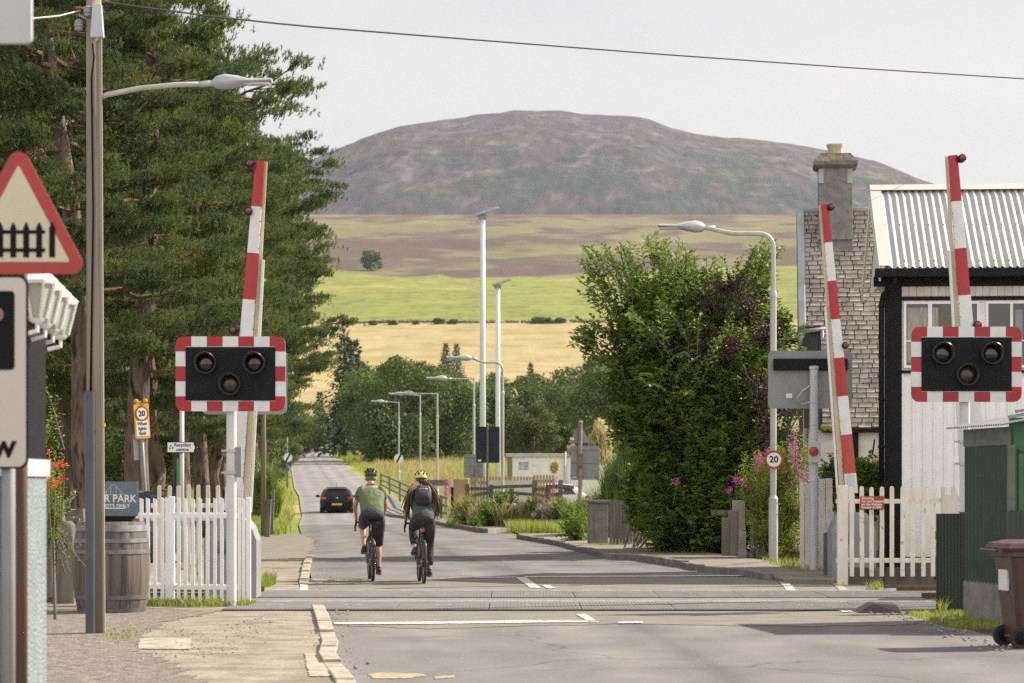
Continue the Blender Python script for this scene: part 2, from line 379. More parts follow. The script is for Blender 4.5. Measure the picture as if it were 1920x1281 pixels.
 far_leaf2=mat('far_tree_leaf_yellowish', (.085, .115, .026), (.135, .16, .04), sc=.35, rough=.6, transl=.3, rnd=.2, spec=.3),
 conif=mat('spruce_needles', (.04, .065, .035), (.07, .10, .05), sc=.4, rough=.7, transl=.15, rnd=.15, spec=.3),
 broom=mat('broom_stems', (.10, .17, .03), (.20, .27, .05), sc=1.6, rough=.6, transl=.3),
 plume=mat('cream_plume', (.72, .62, .36), (.62, .5, .24), sc=4, rough=.8, transl=.3),
 grass=mat('grass_blades', (.20, .26, .045), (.32, .36, .07), sc=.9, rough=.6, transl=.4, spec=.3),
 straw=mat('straw_grass', (.42, .33, .15), (.30, .27, .10), sc=.8, rough=.7, transl=.4, spec=.3),
 flower_pink=mat('pink_flower', (.50, .12, .42), (.42, .08, .32), sc=9, rough=.6, transl=.35),
 flower_orange=mat('orange_flower', (.75, .13, .03), (.6, .08, .05), sc=9, rough=.6, transl=.3),
 stem=mat('green_stem', (.12, .15, .05), rough=.7),
 stones=mat('rubble_stone', (.2, .18, .16), (.34, .31, .27), sc=5, rough=1, bump=.02, bsc=9, c3=(.08, .075, .06), sc3=7, f3=.58),
 stones_pale=mat('pale_old_stone', (.24,.22,.2), (.32,.3,.27), sc=5, rough=1, bump=.01, bsc=12),
 stones_dark=mat('dark_field_stone', (.10,.095,.085), (.16,.15,.13), sc=.6, rough=1),
 concrete_pale=mat('pale_concrete', (.26,.25,.24), (.32,.31,.29), sc=.6, rough=1),
 timber_strip=mat('pole_strip_timber', (.36, .32, .26), (.28, .25, .2), sc=6, rough=.8, stretch=(1, 1, .1)),
 grey_dk2=mat('cable_guard', (.055, .06, .075), (.075, .08, .095), sc=4, rough=.4),
 bale=mat('black_bale_wrap', (.01, .01, .012), rough=.3),
 tractor=mat('tractor_blue', (.03, .06, .16), rough=.4),
)

def road_mat():
    m = M['asphalt']; t = m.node_tree; b = t.nodes['Principled BSDF']; L = t.links.new; src = b.inputs['Base Color'].links[0].from_socket
    at = t.nodes.new('ShaderNodeAttribute'); at.attribute_name = 'across'
    tc = t.nodes.new('ShaderNodeTexCoord'); nz = t.nodes.new('ShaderNodeTexNoise'); nz.inputs['Scale'].default_value = .9; nz.inputs['Detail'].default_value = 6; L(tc.outputs['Object'], nz.inputs['Vector'])
    va = t.nodes.new('ShaderNodeVectorMath'); va.operation = 'MULTIPLY_ADD'; va.inputs[1].default_value = (1.2, 1.2, 0); L(nz.outputs['Color'], va.inputs[0]); L(tc.outputs['Object'], va.inputs[2])
    vo = t.nodes.new('ShaderNodeTexVoronoi'); vo.feature = 'DISTANCE_TO_EDGE'; vo.inputs['Scale'].default_value = .22; L(va.outputs[0], vo.inputs['Vector'])
    cr = t.nodes.new('ShaderNodeMapRange'); cr.inputs[1].default_value = .002; cr.inputs[2].default_value = .006; cr.inputs[3].default_value = .68; cr.inputs[4].default_value = 1.0; L(vo.outputs['Distance'], cr.inputs[0])
    mu = t.nodes.new('ShaderNodeMix'); mu.data_type = 'RGBA'; mu.blend_type = 'MULTIPLY'; mu.inputs[0].default_value = 1; L(src, mu.inputs[6]); L(cr.outputs[0], mu.inputs[7])
    m2 = t.nodes.new('ShaderNodeMix'); m2.data_type = 'RGBA'; m2.blend_type = 'MULTIPLY'; m2.inputs[0].default_value = 1; L(mu.outputs[2], m2.inputs[6]); L(at.outputs['Color'], m2.inputs[7])
    L(m2.outputs[2], b.inputs['Base Color'])
road_mat()
# ---------------------------------------------------------------- terrain
def vnoise(x, y, seed=0):
    xi = np.floor(x).astype(np.int64); yi = np.floor(y).astype(np.int64); xf = x - xi; yf = y - yi
    def h(i, j):
        n = (i * 374761393 + j * 668265263 + seed * 1442695041) & 0x7fffffff
        n = ((n ^ (n >> 13)) * 1274126177) & 0x7fffffff
        return ((n ^ (n >> 16)) & 0xffff) / 65535.0
    u = xf * xf * (3 - 2 * xf); v = yf * yf * (3 - 2 * yf)
    return (h(xi, yi) * (1 - u) + h(xi + 1, yi) * u) * (1 - v) + (h(xi, yi + 1) * (1 - u) + h(xi + 1, yi + 1) * u) * v
def fbm(x, y, seed=0, o=5):
    a = .5; s = 0; t = 0
    for k in range(o):
        s = s + a * vnoise(x, y, seed + k * 17); t += a; a *= .5; x = x * 2.03 + 11.3; y = y * 2.03 + 5.7
    return s / t
ZD = [-300, 128, 145, 160, 187, 240, 320, 400, 440, 460, 520, 640, 800, 1000, 1120, 1330, 1900, 3250, 3500, 4300, 9800]
ZZ = [0, 0, .3, .95, 1.39, 3.15, 5.0, 7.05, 8.06, 8.6, 8.6, 7, 14, 42, 56, 86, 159.5, 347, 352, 396, 420]
def ground_z(D): return np.interp(D, ZD, ZZ)
RPX = np.array([300, 480, 560, 630, 700, 750, 800, 850, 900, 935, 965, 1010, 1050, 1090, 1140, 1200, 1225, 1260, 1320, 1400, 1480, 1540, 1600, 1660, 1700, 1730, 1800, 1900, 2100])
RPY = np.array([400, 352, 320, 291, 262, 247, 240, 234, 227, 224, 217, 218, 218, 223, 227, 231, 235, 249, 264, 270, 279, 290, 302, 319, 335, 348, 372, 398, 410])
def terrain_z(X, D):
    z = ground_z(D)
    far = np.clip((D - 900) / 600, 0, 1)
    z = z + far * (fbm(X / 230, D / 300, 3) - .5) * np.clip(D / 1900, 0, 1) * 16 * np.clip((3600 - D) / 400, 0, 1) * (1 - np.exp(-((D - 3250) / 160) ** 2))
    z = z + far * 7 * np.exp(-((X - 230) / 150) ** 2 - ((D - 1850) / 160) ** 2)
    Xr = X * 6000 / np.maximum(D, 1)
    rz = CAMH + (HY - np.interp(Xr / 6000 * FPX + 960, RPX, RPY)) / FPX * 6000
    s = np.clip((D - 4300) / 1700, 0, 1); s = 1 - (1 - s) ** 1.55
    b = np.clip((7600 - D) / 1600, 0, 1); b = b * b * (3 - 2 * b)
    hill = 396 + (rz - 396) * np.where(D < 6000, s, b)
    rough = (fbm(X / 260 + D / 900, D / 420, 9, 6) - .5) * 58 * np.clip((D - 4300) / 700, 0, 1) * np.clip((5950 - D) / 900, 0, 1)
    rough = rough + (fbm(X / 70, D / 90, 21, 4) - .5) * 17 * np.clip((D - 4300) / 500, 0, 1) * np.clip((5980 - D) / 500, .1, 1)
    return np.where(D > 4300, np.maximum(hill + rough, 300), z)
def tz(X, D): return float(terrain_z(np.array([float(X)]), np.array([float(D)]))[0])

def make_terrain():
    rows = np.concatenate([np.arange(-60, 0, 6), np.arange(0, 130, 1.5), np.arange(130, 470, 2.5), np.arange(470, 900, 8), np.arange(900, 2000, 5.5),
                           np.arange(2000, 3600, 11), np.arange(3600, 4300, 60), np.arange(4300, 6060, 8), np.arange(6080, 7300, 110)])
    t = np.linspace(-1, 1, 721); t = np.sign(t) * np.abs(t) ** 1.0
    hw = 26 + .27 * np.maximum(rows, 0)
    X = t[None, :] * hw[:, None]; D = np.repeat(rows[:, None], len(t), 1)
    Z = terrain_z(X.ravel(), D.ravel()).reshape(X.shape)
    Z = Z - np.where(D < 140, .035, .06)
    V = np.stack([X, D, Z], -1).reshape(-1, 3); n = len(t); m = len(rows)
    i = (np.arange(m - 1)[:, None] * n + np.arange(n - 1)[None, :]).ravel()
    Fc = np.stack([i, i + 1, i + n + 1, i + n], 1)
    x = X.ravel(); d = D.ravel()
    # albedo of the land cover
    C = np.zeros((len(x), 3))
    def blend(C, c, f): return C * (1 - f[:, None]) + np.array(c)[None, :] * f[:, None]
    dirt = np.array([.16, .145, .125]); C[:] = dirt
    n1 = fbm(x / 3.1, d / 5, 31); C = blend(C, (.20, .22, .05), np.clip((n1 - .42) * 6, 0, 1) * np.clip((d - 42) / 20, 0, 1))
    C = blend(C, (.22, .25, .05), np.clip((d - 70) / 25, 0, 1)); C = blend(C, (.33, .29, .12), np.clip((fbm(x / 9, d / 16, 5) - .45) * 6, 0, 1) * np.clip((d - 90) / 40, 0, 1))
    yel = np.clip((d - 860) / 60, 0, 1); C = blend(C, (.48, .395, .20), yel)
    C = blend(C, (.33, .31, .09), yel * np.clip((fbm(x / 60, d / 30, 41) - .52) * 5, 0, 1))
    C = blend(C, (.40, .30, .125), yel * np.clip((fbm(x / 26, d / 9, 45) - .5) * 5, 0, .8))
    C = blend(C, (.56, .46, .21), np.clip(1 - np.abs(d - 1010) / 60, 0, 1) * .7)
    w = 1337 + 9 * np.sin(x / 45) + 14 * (fbm(x / 14, d * 0 + 3, 62) - .5); gr = np.clip((d - w) / 8, 0, 1); C = blend(C, (.285, .305, .082), gr)
    C = blend(C, (.42, .37, .10), gr * np.clip((fbm(x / 60, d / 80, 51) - .52) * 6, 0, .9))
    C = blend(C, (.21, .26, .05), gr * np.clip((fbm(x / 22, d / 10, 57) - .52) * 6, 0, .75))
    C = blend(C, (.16, .15, .06), gr * np.clip((fbm(x / 7, d / 3.4, 58) - .64) * 9, 0, .8))
    e = 1915 + 260 * (fbm(x / 55, d / 300, 61) - .5) + np.clip((x - 60) / 5, 0, 45); mo = np.clip((d - e) / 25, 0, 1)
    moor = np.zeros_like(C); moor[:] = (.215, .195, .10)
    f = fbm(x / 95 + .3, d / 190, 71); dd = (d - 1915) / 1335
    hv = np.clip((f - .47 + .2 * np.exp(-((dd - .12) / .17) ** 2) - .12 * np.exp(-((dd - .62) / .2) ** 2) + .08 * np.exp(-((dd - .33) / .06) ** 2)) * 9, 0, 1)
    moor = blend(moor, (.135, .10, .082), hv); moor = blend(moor, (.245, .225, .10), np.clip((fbm(x / 60, d / 90, 77) - .53) * 7, 0, .8) * (1 - hv * .7))
    moor = blend(moor, (.145, .09, .10), np.clip((fbm(x / 40, d / 75, 83) - .57) * 9, 0, .85))
    moor = blend(moor, (.15, .095, .095), np.clip((d - 3030 - 160 * (x < -60)) / 60, 0, 1) * np.clip(1.1 - (x + 60) / 250, 0, .9))
    C = C * (1 - mo[:, None]) + moor * mo[:, None]
    hl = np.clip((d - 4250) / 60, 0, 1); hc = np.zeros_like(C); hc[:] = (.09, .07, .086)
    hs = (d - 4300) / 1700
    hc = blend(hc, (.11, .09, .06), np.clip((fbm(x / 190 + d / 700, d / 130, 91) - .5) * 6, 0, .75))
    rk = np.clip((fbm(x / 36 - d / 170, d / 62, 97, 6) - .58) * 14, 0, 1) * np.clip(1.25 - np.abs(hs - .42) * 1.7, 0, 1) * np.clip((x + 420) / 300, .15, 1)
    hc = blend(hc, (.20, .18, .19), rk * .5)
    fo = np.clip((fbm(x / 42, d / 60, 103, 6) - .40 - .5 * (hs - .12) + .0002 * (x - 100)) * 9, 0, 1) * np.clip(1 - (hs - .48) * 4, 0, 1)
    hc = blend(hc, (.045, .062, .058), fo * .85); hc = hc * (1 + .5 * (fbm(x / 24, d / 40, 131, 4) - .5) + .9 * (fbm(x / 9, d / 55, 137, 3) - .5))[:, None]
    C = C * (1 - hl[:, None]) + hc * hl[:, None]
    gn = (fbm(x / (2 + d / 160), d / (1.2 + d / 260), 111, 3) - .5) * .34 + 1; C = C * gn[:, None] * np.where(d > 800, .62, .8)[:, None]
    o = mesh_np('ground', V, Fc, None, smooth=True)
    a = o.data.color_attributes.new('land', 'FLOAT_COLOR', 'POINT')
    a.data.foreach_set('color', np.concatenate([np.clip(C, .01, 1), np.ones((len(x), 1))], 1).astype(np.float32).ravel())
    m = bpy.data.materials.new('land_cover'); m.use_nodes = True; t_ = m.node_tree; b = t_.nodes['Principled BSDF']
    at = t_.nodes.new('ShaderNodeAttribute'); at.attribute_name = 'land'
    nz = t_.nodes.new('ShaderNodeTexNoise'); nz.inputs['Scale'].default_value = 1.1; nz.inputs['Detail'].default_value = 9
    tc = t_.nodes.new('ShaderNodeTexCoord'); t_.links.new(tc.outputs['Object'], nz.inputs['Vector'])
    mr = t_.nodes.new('ShaderNodeMapRange'); mr.inputs[1].default_value = .3; mr.inputs[2].default_value = .7; mr.inputs[3].default_value = .72; mr.inputs[4].default_value = 1.28
    t_.links.new(nz.outputs[0], mr.inputs[0])
    mx = t_.nodes.new('ShaderNodeMix'); mx.data_type = 'RGBA'; mx.blend_type = 'MULTIPLY'; mx.inputs[0].default_value = 1
    t_.links.new(at.outputs['Color'], mx.inputs[6]); t_.links.new(mr.outputs[0], mx.inputs[7]); t_.links.new(mx.outputs[2], b.inputs['Base Color'])
    b.inputs['Roughness'].default_value = 1; b.inputs['Specular IOR Level'].default_value = .1
    o.data.materials.clear(); o.data.materials.append(m)
    tag(o, 'open ground rising through fields and moor to a heather hill', kind='structure')
make_terrain()

# ---------------------------------------------------------------- road, footways, crossing
RD = [-30, 20, 42, 56, 76, 102, 133, 160, 187, 240, 320, 400, 440, 465, 490, 520, 540]
RL = [2.9, -1.39, -3.28, -4.5, -6.2, -8.5, -10.9, -13.3, -15.9, -20.7, -27.7, -34.6, -37.3, -38.2, -36.5, -31, -27]
RR = [6.5, 5.1, 4.55, 2.3, .45, -2.5, -5.1, -7.3, -9.9, -15.2, -22, -28.6, -31.6, -32.2, -29.5, -25, -21]
def roadL(D): return np.interp(D, RD, RL)
def roadR(D): return np.interp(D, RD, RR)
def ragged(poly, amp, step, seed=1, skip=0):
    rng = random.Random(seed); out_ = []; n = len(poly)
    for i in range(n):
        a, b = poly[i], poly[(i + 1) % n]; L_ = math.hypot(b[0] - a[0], b[1] - a[1]); k = max(1, min(160, int(L_ / step))) if i >= skip else 1
        for q in range(k):
            f = q / k; j = amp if q else 0; out_.append((a[0] + (b[0] - a[0]) * f + rng.uniform(-j, j), a[1] + (b[1] - a[1]) * f + rng.uniform(-j, j) * 2))
    return out_
def sheet(name, poly, z, m, label=None, kind='structure', th=0, rag=0, skip=0):
    if rag: poly = ragged([tuple(p)[:2] for p in poly], rag, rag * 2.2, len(poly), skip)
    mb = MB()
    if th: mb.prism([(p[0], p[1]) for p in poly], z - th, z, 'xy')
    else:
        from mathutils.geometry import delaunay_2d_cdt
        r = delaunay_2d_cdt([Vector((p[0], p[1])) for p in poly], [(i, (i + 1) % len(poly)) for i in range(len(poly))], [], 1, 1e-5)
        for f in r[2]:
            a, b, c = [r[0][i] for i in f[:3]]
            if (b - a).cross(c - a) < 0: f = list(reversed(f))
            mb.f.append(list(f)); mb.mi.append(0)
        mb.v = [(q.x, q.y, z) for q in r[0]]
    o = mb.build(name, m, fixn=bool(th)); tag(o, label, kind=kind)
    return o
def make_road():
    rows = np.concatenate([np.arange(-30, 130, 1.), np.arange(130, 541, 2.5)]); k = 61
    V = []
    for d in rows:
        for u in np.linspace(0, 1, k):
            V.append((roadL(d) * (1 - u) + roadR(d) * u, d, float(ground_z(d)) + .004 + .02 * (1 - (2 * u - 1) ** 2) * (d > 130)))
    m = len(rows); i = (np.arange(m - 1)[:, None] * k + np.arange(k - 1)[None, :]).ravel()
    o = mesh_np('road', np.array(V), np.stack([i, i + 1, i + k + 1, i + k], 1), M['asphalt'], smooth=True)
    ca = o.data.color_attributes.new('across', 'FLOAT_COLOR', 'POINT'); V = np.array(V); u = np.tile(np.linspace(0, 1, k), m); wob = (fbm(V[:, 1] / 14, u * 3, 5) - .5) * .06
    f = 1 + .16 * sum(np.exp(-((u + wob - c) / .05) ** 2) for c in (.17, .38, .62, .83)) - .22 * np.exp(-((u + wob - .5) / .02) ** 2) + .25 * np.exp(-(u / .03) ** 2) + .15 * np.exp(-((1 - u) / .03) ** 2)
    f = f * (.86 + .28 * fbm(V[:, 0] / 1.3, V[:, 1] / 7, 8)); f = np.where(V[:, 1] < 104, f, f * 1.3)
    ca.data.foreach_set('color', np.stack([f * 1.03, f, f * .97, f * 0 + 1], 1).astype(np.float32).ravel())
    tag(o, 'grey asphalt road running away over the railway crossing', kind='structure')
make_road()
GXY = lambda px, py: tuple(G(px, py))[:2]
# paler tarmac around the rails
sheet('crossing_apron', [GXY(560, 1086), GXY(600, 1170), GXY(640, 1174), GXY(800, 1181), GXY(1000, 1174), GXY(1180, 1171), GXY(1500, 1176), GXY(1720, 1172), GXY(1760, 1140), GXY(1640, 1100), GXY(1440, 1084), GXY(900, 1082)], .0085, M['crossing_tar'], 'paler chipped tarmac either side of the rails', rag=.07)
# left footway and gravel
kl = [(575, 1046), (568, 1060), (560, 1098), (566, 1115), (584, 1140), (590, 1156), (596, 1180), (604, 1210), (596, 1232), (628, 1281)]
kp = [G(*q) for q in kl] + [Vector((-.6, 12, 0)), Vector((0, 2, 0))]
lf = [(q.x, q.y) for q in kp]
sheet('footway', lf + [(-6, 2), (-7.6, 26), (-8.2, 33), (-8.9, 45), (-8.6, 57), GXY(470, 1040)], .010, M['footway'], 'pale worn footway on the left of the road', rag=.05, skip=12)
sheet('gravel_yard', [(-6, 1), (-3.2, 12), GXY(380, 1281), GXY(255, 1215), GXY(300, 1170), GXY(420, 1147), (-7.0, 34.2), (-12, 36), (-16, 45), (-16, 1)], .0145, M['gravel'], 'dark gravel around the foot of the timber pole', rag=.09)
# lay-by tarmac left beyond the crossing
sheet('side_track', [GXY(470, 1012), GXY(560, 1000), GXY(590, 1010), GXY(586, 1048), GXY(465, 1050)], .0125, M['tar_pale'], 'broken tarmac of a side track on the left', rag=.15)
def kerbline(name, pts, w, h, m, label, gap=.012, ln=.9, side=-1):
    """kerb stones laid along a line of ground points, one mesh"""
    mb = MB(); rng = random.Random(5); acc = []
    for a, b in zip(pts[:-1], pts[1:]):
        a = Vector(a); b = Vector(b); L = (b - a).length; n = max(1, round(L / ln)); d = (b - a) / n
        for i in range(n):
            p = a + d * i; q = a + d * (i + 1) - d.normalized() * gap; s = d.normalized().cross(Vector((0, 0, 1))) * (w / 2) * side
            hh = h + rng.uniform(-.02, .015); p = p + s; q = q + s
            mb.beam((p.x, p.y, hh / 2 - .03), (q.x, q.y, hh / 2 - .03), w, hh + .06)
    o = mb.build(name, m, bevel=.012); return tag(o, label, kind='structure')
kerbline('kerb', kp[:3], .15, .05, M['kerb'], 'pale kerb stones left of the road beyond the rails')
kerbline('kerb', kp[4:], .16, .04, M['kerb'], 'pale broken kerb stones left of the road in the foreground')
# right footways (raised) with dark kerbs
def pavement(front, back, h, label):
    sheet('pavement', [tuple(q)[:2] for q in front] + [tuple(q)[:2] for q in reversed(back)], h, M['tar_pale'], label, th=h + .02)
f1 = [G(*q) for q in ((1150, 1049), (1210, 1052), (1292, 1065), (1322, 1071))]; b1_ = [G(*q) for q in ((1190, 1020), (1260, 1032), (1400, 1054), (1440, 1060))]
f0 = [G(*q) for q in ((978, 1010), (1060, 1024), (1146, 1047))]; b0 = [G(*q) for q in ((1065, 1004), (1110, 1008), (1195, 1022))]
f2 = [G(*q) for q in ((1322, 1073), (1390, 1078), (1452, 1089), (1470, 1095))]; b2_ = [G(*q) for q in ((1440, 1060), (1480, 1063), (1560, 1078), (1590, 1096))]
f3_ = [G(*q) for q in ((690, 965), (760, 972), (830, 985), (915, 1000))]; b3_ = [G(*q) for q in ((770, 962), (850, 972), (905, 984), (960, 996))]
pavement(f0, b0, .07, 'low pavement on the right before the side turning'); pavement(f1, b1_, .09, 'pavement beside the big bush')
pavement(f2, b2_, .07, 'pavement end beside the white planks'); pavement(f3_, b3_, .1, 'pavement beyond the side turning')
kerbline('kerb', [q + Vector((0, 0, 0)) for q in f0], .16, .12, M['kerb_dark'], 'dark kerb before the side turning', side=1)
kerbline('kerb', f1, .16, .13, M['kerb_dark'], 'dark kerb in front of the big bush', side=1)
kerbline('kerb', f2[:3], .16, .11, M['kerb_dark'], 'dark kerb end near the white planks', side=1)
kerbline('kerb', f3_, .16, .15, M['kerb_dark'], 'dark kerb beyond the side turning', side=1)
sheet('side_road', [(.6, 70), (0.2, 84), GXY(960, 996), GXY(1050, 990), GXY(1250, 985), GXY(1240, 997), GXY(1110, 1000), (2.2, 74)], .006, M['tar_pale'], 'pale side turning on the right')
# markings
def mark(name, pts, z, m, label): sheet(name, [GXY(*q) for q in pts], z, m, label, rag=.012)
Z1 = .0165
mark('stop_line', [(626, 1173), (626, 1169.4), (850, 1167.6), (990, 1165.5), (1100, 1166.5), (1122, 1166.8), (1122, 1169.5), (1040, 1169.6), (900, 1171.5), (760, 1173)], Z1, M['lay'], 'worn white stop line across the near lane')
mark('stop_line', [(586, 1089.3), (586, 1087.6), (640, 1089), (700, 1089), (700, 1090.6), (640, 1091)], Z1, M['lay'], 'faded stop line piece by the far kerb')
mark('stop_line', [(890, 1084.6), (968, 1083.0), (968, 1084.6), (890, 1086)], Z1, M['lay'], 'thin white line short of the rails')
mark('stop_line', [(985, 1082), (1420, 1080), (1420, 1082), (985, 1084)], Z1, M['lay'], 'long white line beyond the rails')
mark('lane_mark', [(966, 1084), (986, 1084), (1014, 1104), (994, 1104)], Z1, M['lay'], 'slanted white lane mark left of a twin')
mark('lane_mark', [(1012, 1098), (1028, 1098), (1044, 1105), (1026, 1105)], Z1, M['lay'], 'short slanted white mark')
mark('lane_mark', [(1080, 1154), (1098, 1154), (1122, 1168), (1102, 1168)], Z1, M['lay'], 'white lane mark on the near side of the rails')
mark('lane_mark', [(1160, 1168.5), (1205, 1167.5), (1205, 1170.5), (1160, 1171.5)], Z1, M['lay'], 'scrap of worn white line on the near side')
mark('edge_line', [(1458, 1088), (1474, 1088), (1502, 1119), (1540, 1127), (1540, 1130), (1486, 1122)], Z1, M['lay'], 'white edge line bending over the rails')
mark('edge_line', [(1541, 1131), (1556, 1137), (1566, 1138), (1546, 1139)], Z1, M['lay'], 'scrap of white edge line by the panels')
mark('edge_line', [(1556, 1093), (1570, 1093), (1606, 1119), (1590, 1121)], Z1, M['lay_y'], 'yellowed edge line near the white gate fence')
mark('edge_line', [(1562, 1143), (1580, 1144), (1600, 1149), (1580, 1150)], Z1, M['lay'], 'white edge line scrap on the near tarmac')
mark('edge_line', [(1640, 1132), (1672, 1134), (1672, 1136), (1640, 1135)], Z1, M['lay_y'], 'yellow scrap of line near the rubber ramp')
mark('edge_line', [(563, 1098), (577, 1098), (578, 1112), (592, 1134), (600, 1150), (586, 1150), (580, 1136), (562, 1112)], Z1, M['lay'], 'white edge line crossing the rails on the left')
mark('yellow_line', [(690, 1266), (715, 1263), (790, 1265), (800, 1269), (760, 1274), (700, 1274)], .0085, M['lay_y'], 'worn yellow patch of paint in the foreground')
mark('yellow_line', [(815, 1270), (850, 1268), (852, 1272), (816, 1275)], .0085, M['lay_y'], 'small worn yellow paint scrap in the foreground')
mark('concrete_patch', [(262, 1200), (360, 1200), (356, 1221), (258, 1220)], .0185, M['kerb'], 'pale concrete patch in the footway')
mark('concrete_patch', [(570, 1228), (598, 1228), (626, 1272), (580, 1272)], .0185, M['kerb'], 'pale concrete slab at the kerb')
# railway: deck panels, rails, ballast
def make_deck():
    rng = random.Random(3)
    for d0, d1, lab in ((35.2, 37.3, 'far strip of ribbed crossing panels'), (31.75, 33.75, 'near strip of ribbed crossing panels')):
        x = -3.6; mb = MB(); dots = MB()
        while x < 5.6:
            w = 1.16 if x > -3.5 else 1.0; sl_ = .05
            z = .028 + rng.uniform(-.002, .002)
            mb.box(x, x + w - .014, d0, d1, -.02, z)
            for k in range(24): mb.box(x + .03 + k * .046, x + .05 + k * .046, d0 + .12, d1 - .12, z - .004, z + .003)
            dots.box(x + .46, x + .5, (d0 + d1) / 2, (d0 + d1) / 2 + .12, z - .002, z + .0045); dots.box(x + .62, x + .66, (d0 + d1) / 2, (d0 + d1) / 2 + .12, z - .002, z + .0045)
            x += w
        o = mb.build('crossing_panels', M['rubber']); tag(o, lab, kind='structure')
        q = dots.build('lifting_marks', M['kerb'], o)
    mb = MB()
    for d in (35.08, 31.66): mb.box(-3.6, 5.6, d - .06, d + .06, -.02, .021)
    tag(mb.build('flangeway', M['groove']), 'dark flangeway grooves between the panels', kind='structure')
    mb = MB()
    for d in (34.42,): mb.box(-3.6, 5.6, d - .5, d + .5, -.02, .024)
    tag(mb.build('panel_joint', M['tar_pale']), 'pale strip between the two rows of panels', kind='structure')
    for d, lab in ((37.42, 'far polished rail in the crossing'), (33.86, 'near polished rail in the crossing')):
        mb = MB(); mb.box(-3.6, 5.6, d - .035, d + .035, -.02, .035)
        o = mb.build('rail', M['rail'], bevel=.006); tag(o, lab, kind='structure')
    for d in (37.42, 35.1, 33.86, 31.8):
        for x0, x1, sd in ((-30, -3.62, 'left'), (5.62, 30, 'right')):
            if d < 33 and x0 < 0: continue
            mb = MB(); mb.box(x0, x1, d - .035, d + .035, -.02, .09); mb.box(x0, x1, d - .07, d + .07, -.02, .0)
            tag(mb.build('rail', M['rail_rust']), 'rusty rail running off beyond the %s fence' % sd, kind='structure')
    for x0, x1, sd in ((-32, -4.6, 'left'), (5.65, 32, 'right')):
        sheet('ballast_bed', [(x0, 31), (x1, 31), (x1, 38.6), (x0, 38.6)], .012, M['ballast'], 'stony track bed on the %s of the road' % sd)
make_deck()
mb = MB(); g0 = G(1652, 1150)
mb.loft([[(g0.x - .32, g0.y - .15, 0), (g0.x - .3, g0.y + .5, 0), (g0.x + .25, g0.y + .5, 0), (g0.x + .25, g0.y - .15, 0)],
         [(g0.x - .1, g0.y - .05, .13), (g0.x - .1, g0.y + .4, .13), (g0.x + .2, g0.y + .4, .12), (g0.x + .2, g0.y - .05, .1)]])
tag(mb.build('rubber_ramp', M['rubber_black'], bevel=.02), 'dark rubber end ramp lying on the track edge', 'ramp')

# haze
def make_haze():
    mb = MB(); mb.box(-2150, 2150, -90, 7400, -3, 930)
    m = bpy.data.materials.new('haze_air'); m.use_nodes = True; t = m.node_tree; t.nodes.clear()
    o = t.nodes.new('ShaderNodeOutputMaterial'); v = t.nodes.new('ShaderNodeVolumePrincipled')
    v.inputs['Color'].default_value = (.66, .74, .92, 1); v.inputs['Density'].default_value = .00003; v.inputs['Anisotropy'].default_value = .2
    t.links.new(v.outputs[0], o.inputs['Volume'])
    q = mb.build('haze', m); tag(q, 'thin bluish summer haze over the valley', kind='stuff')
make_haze()
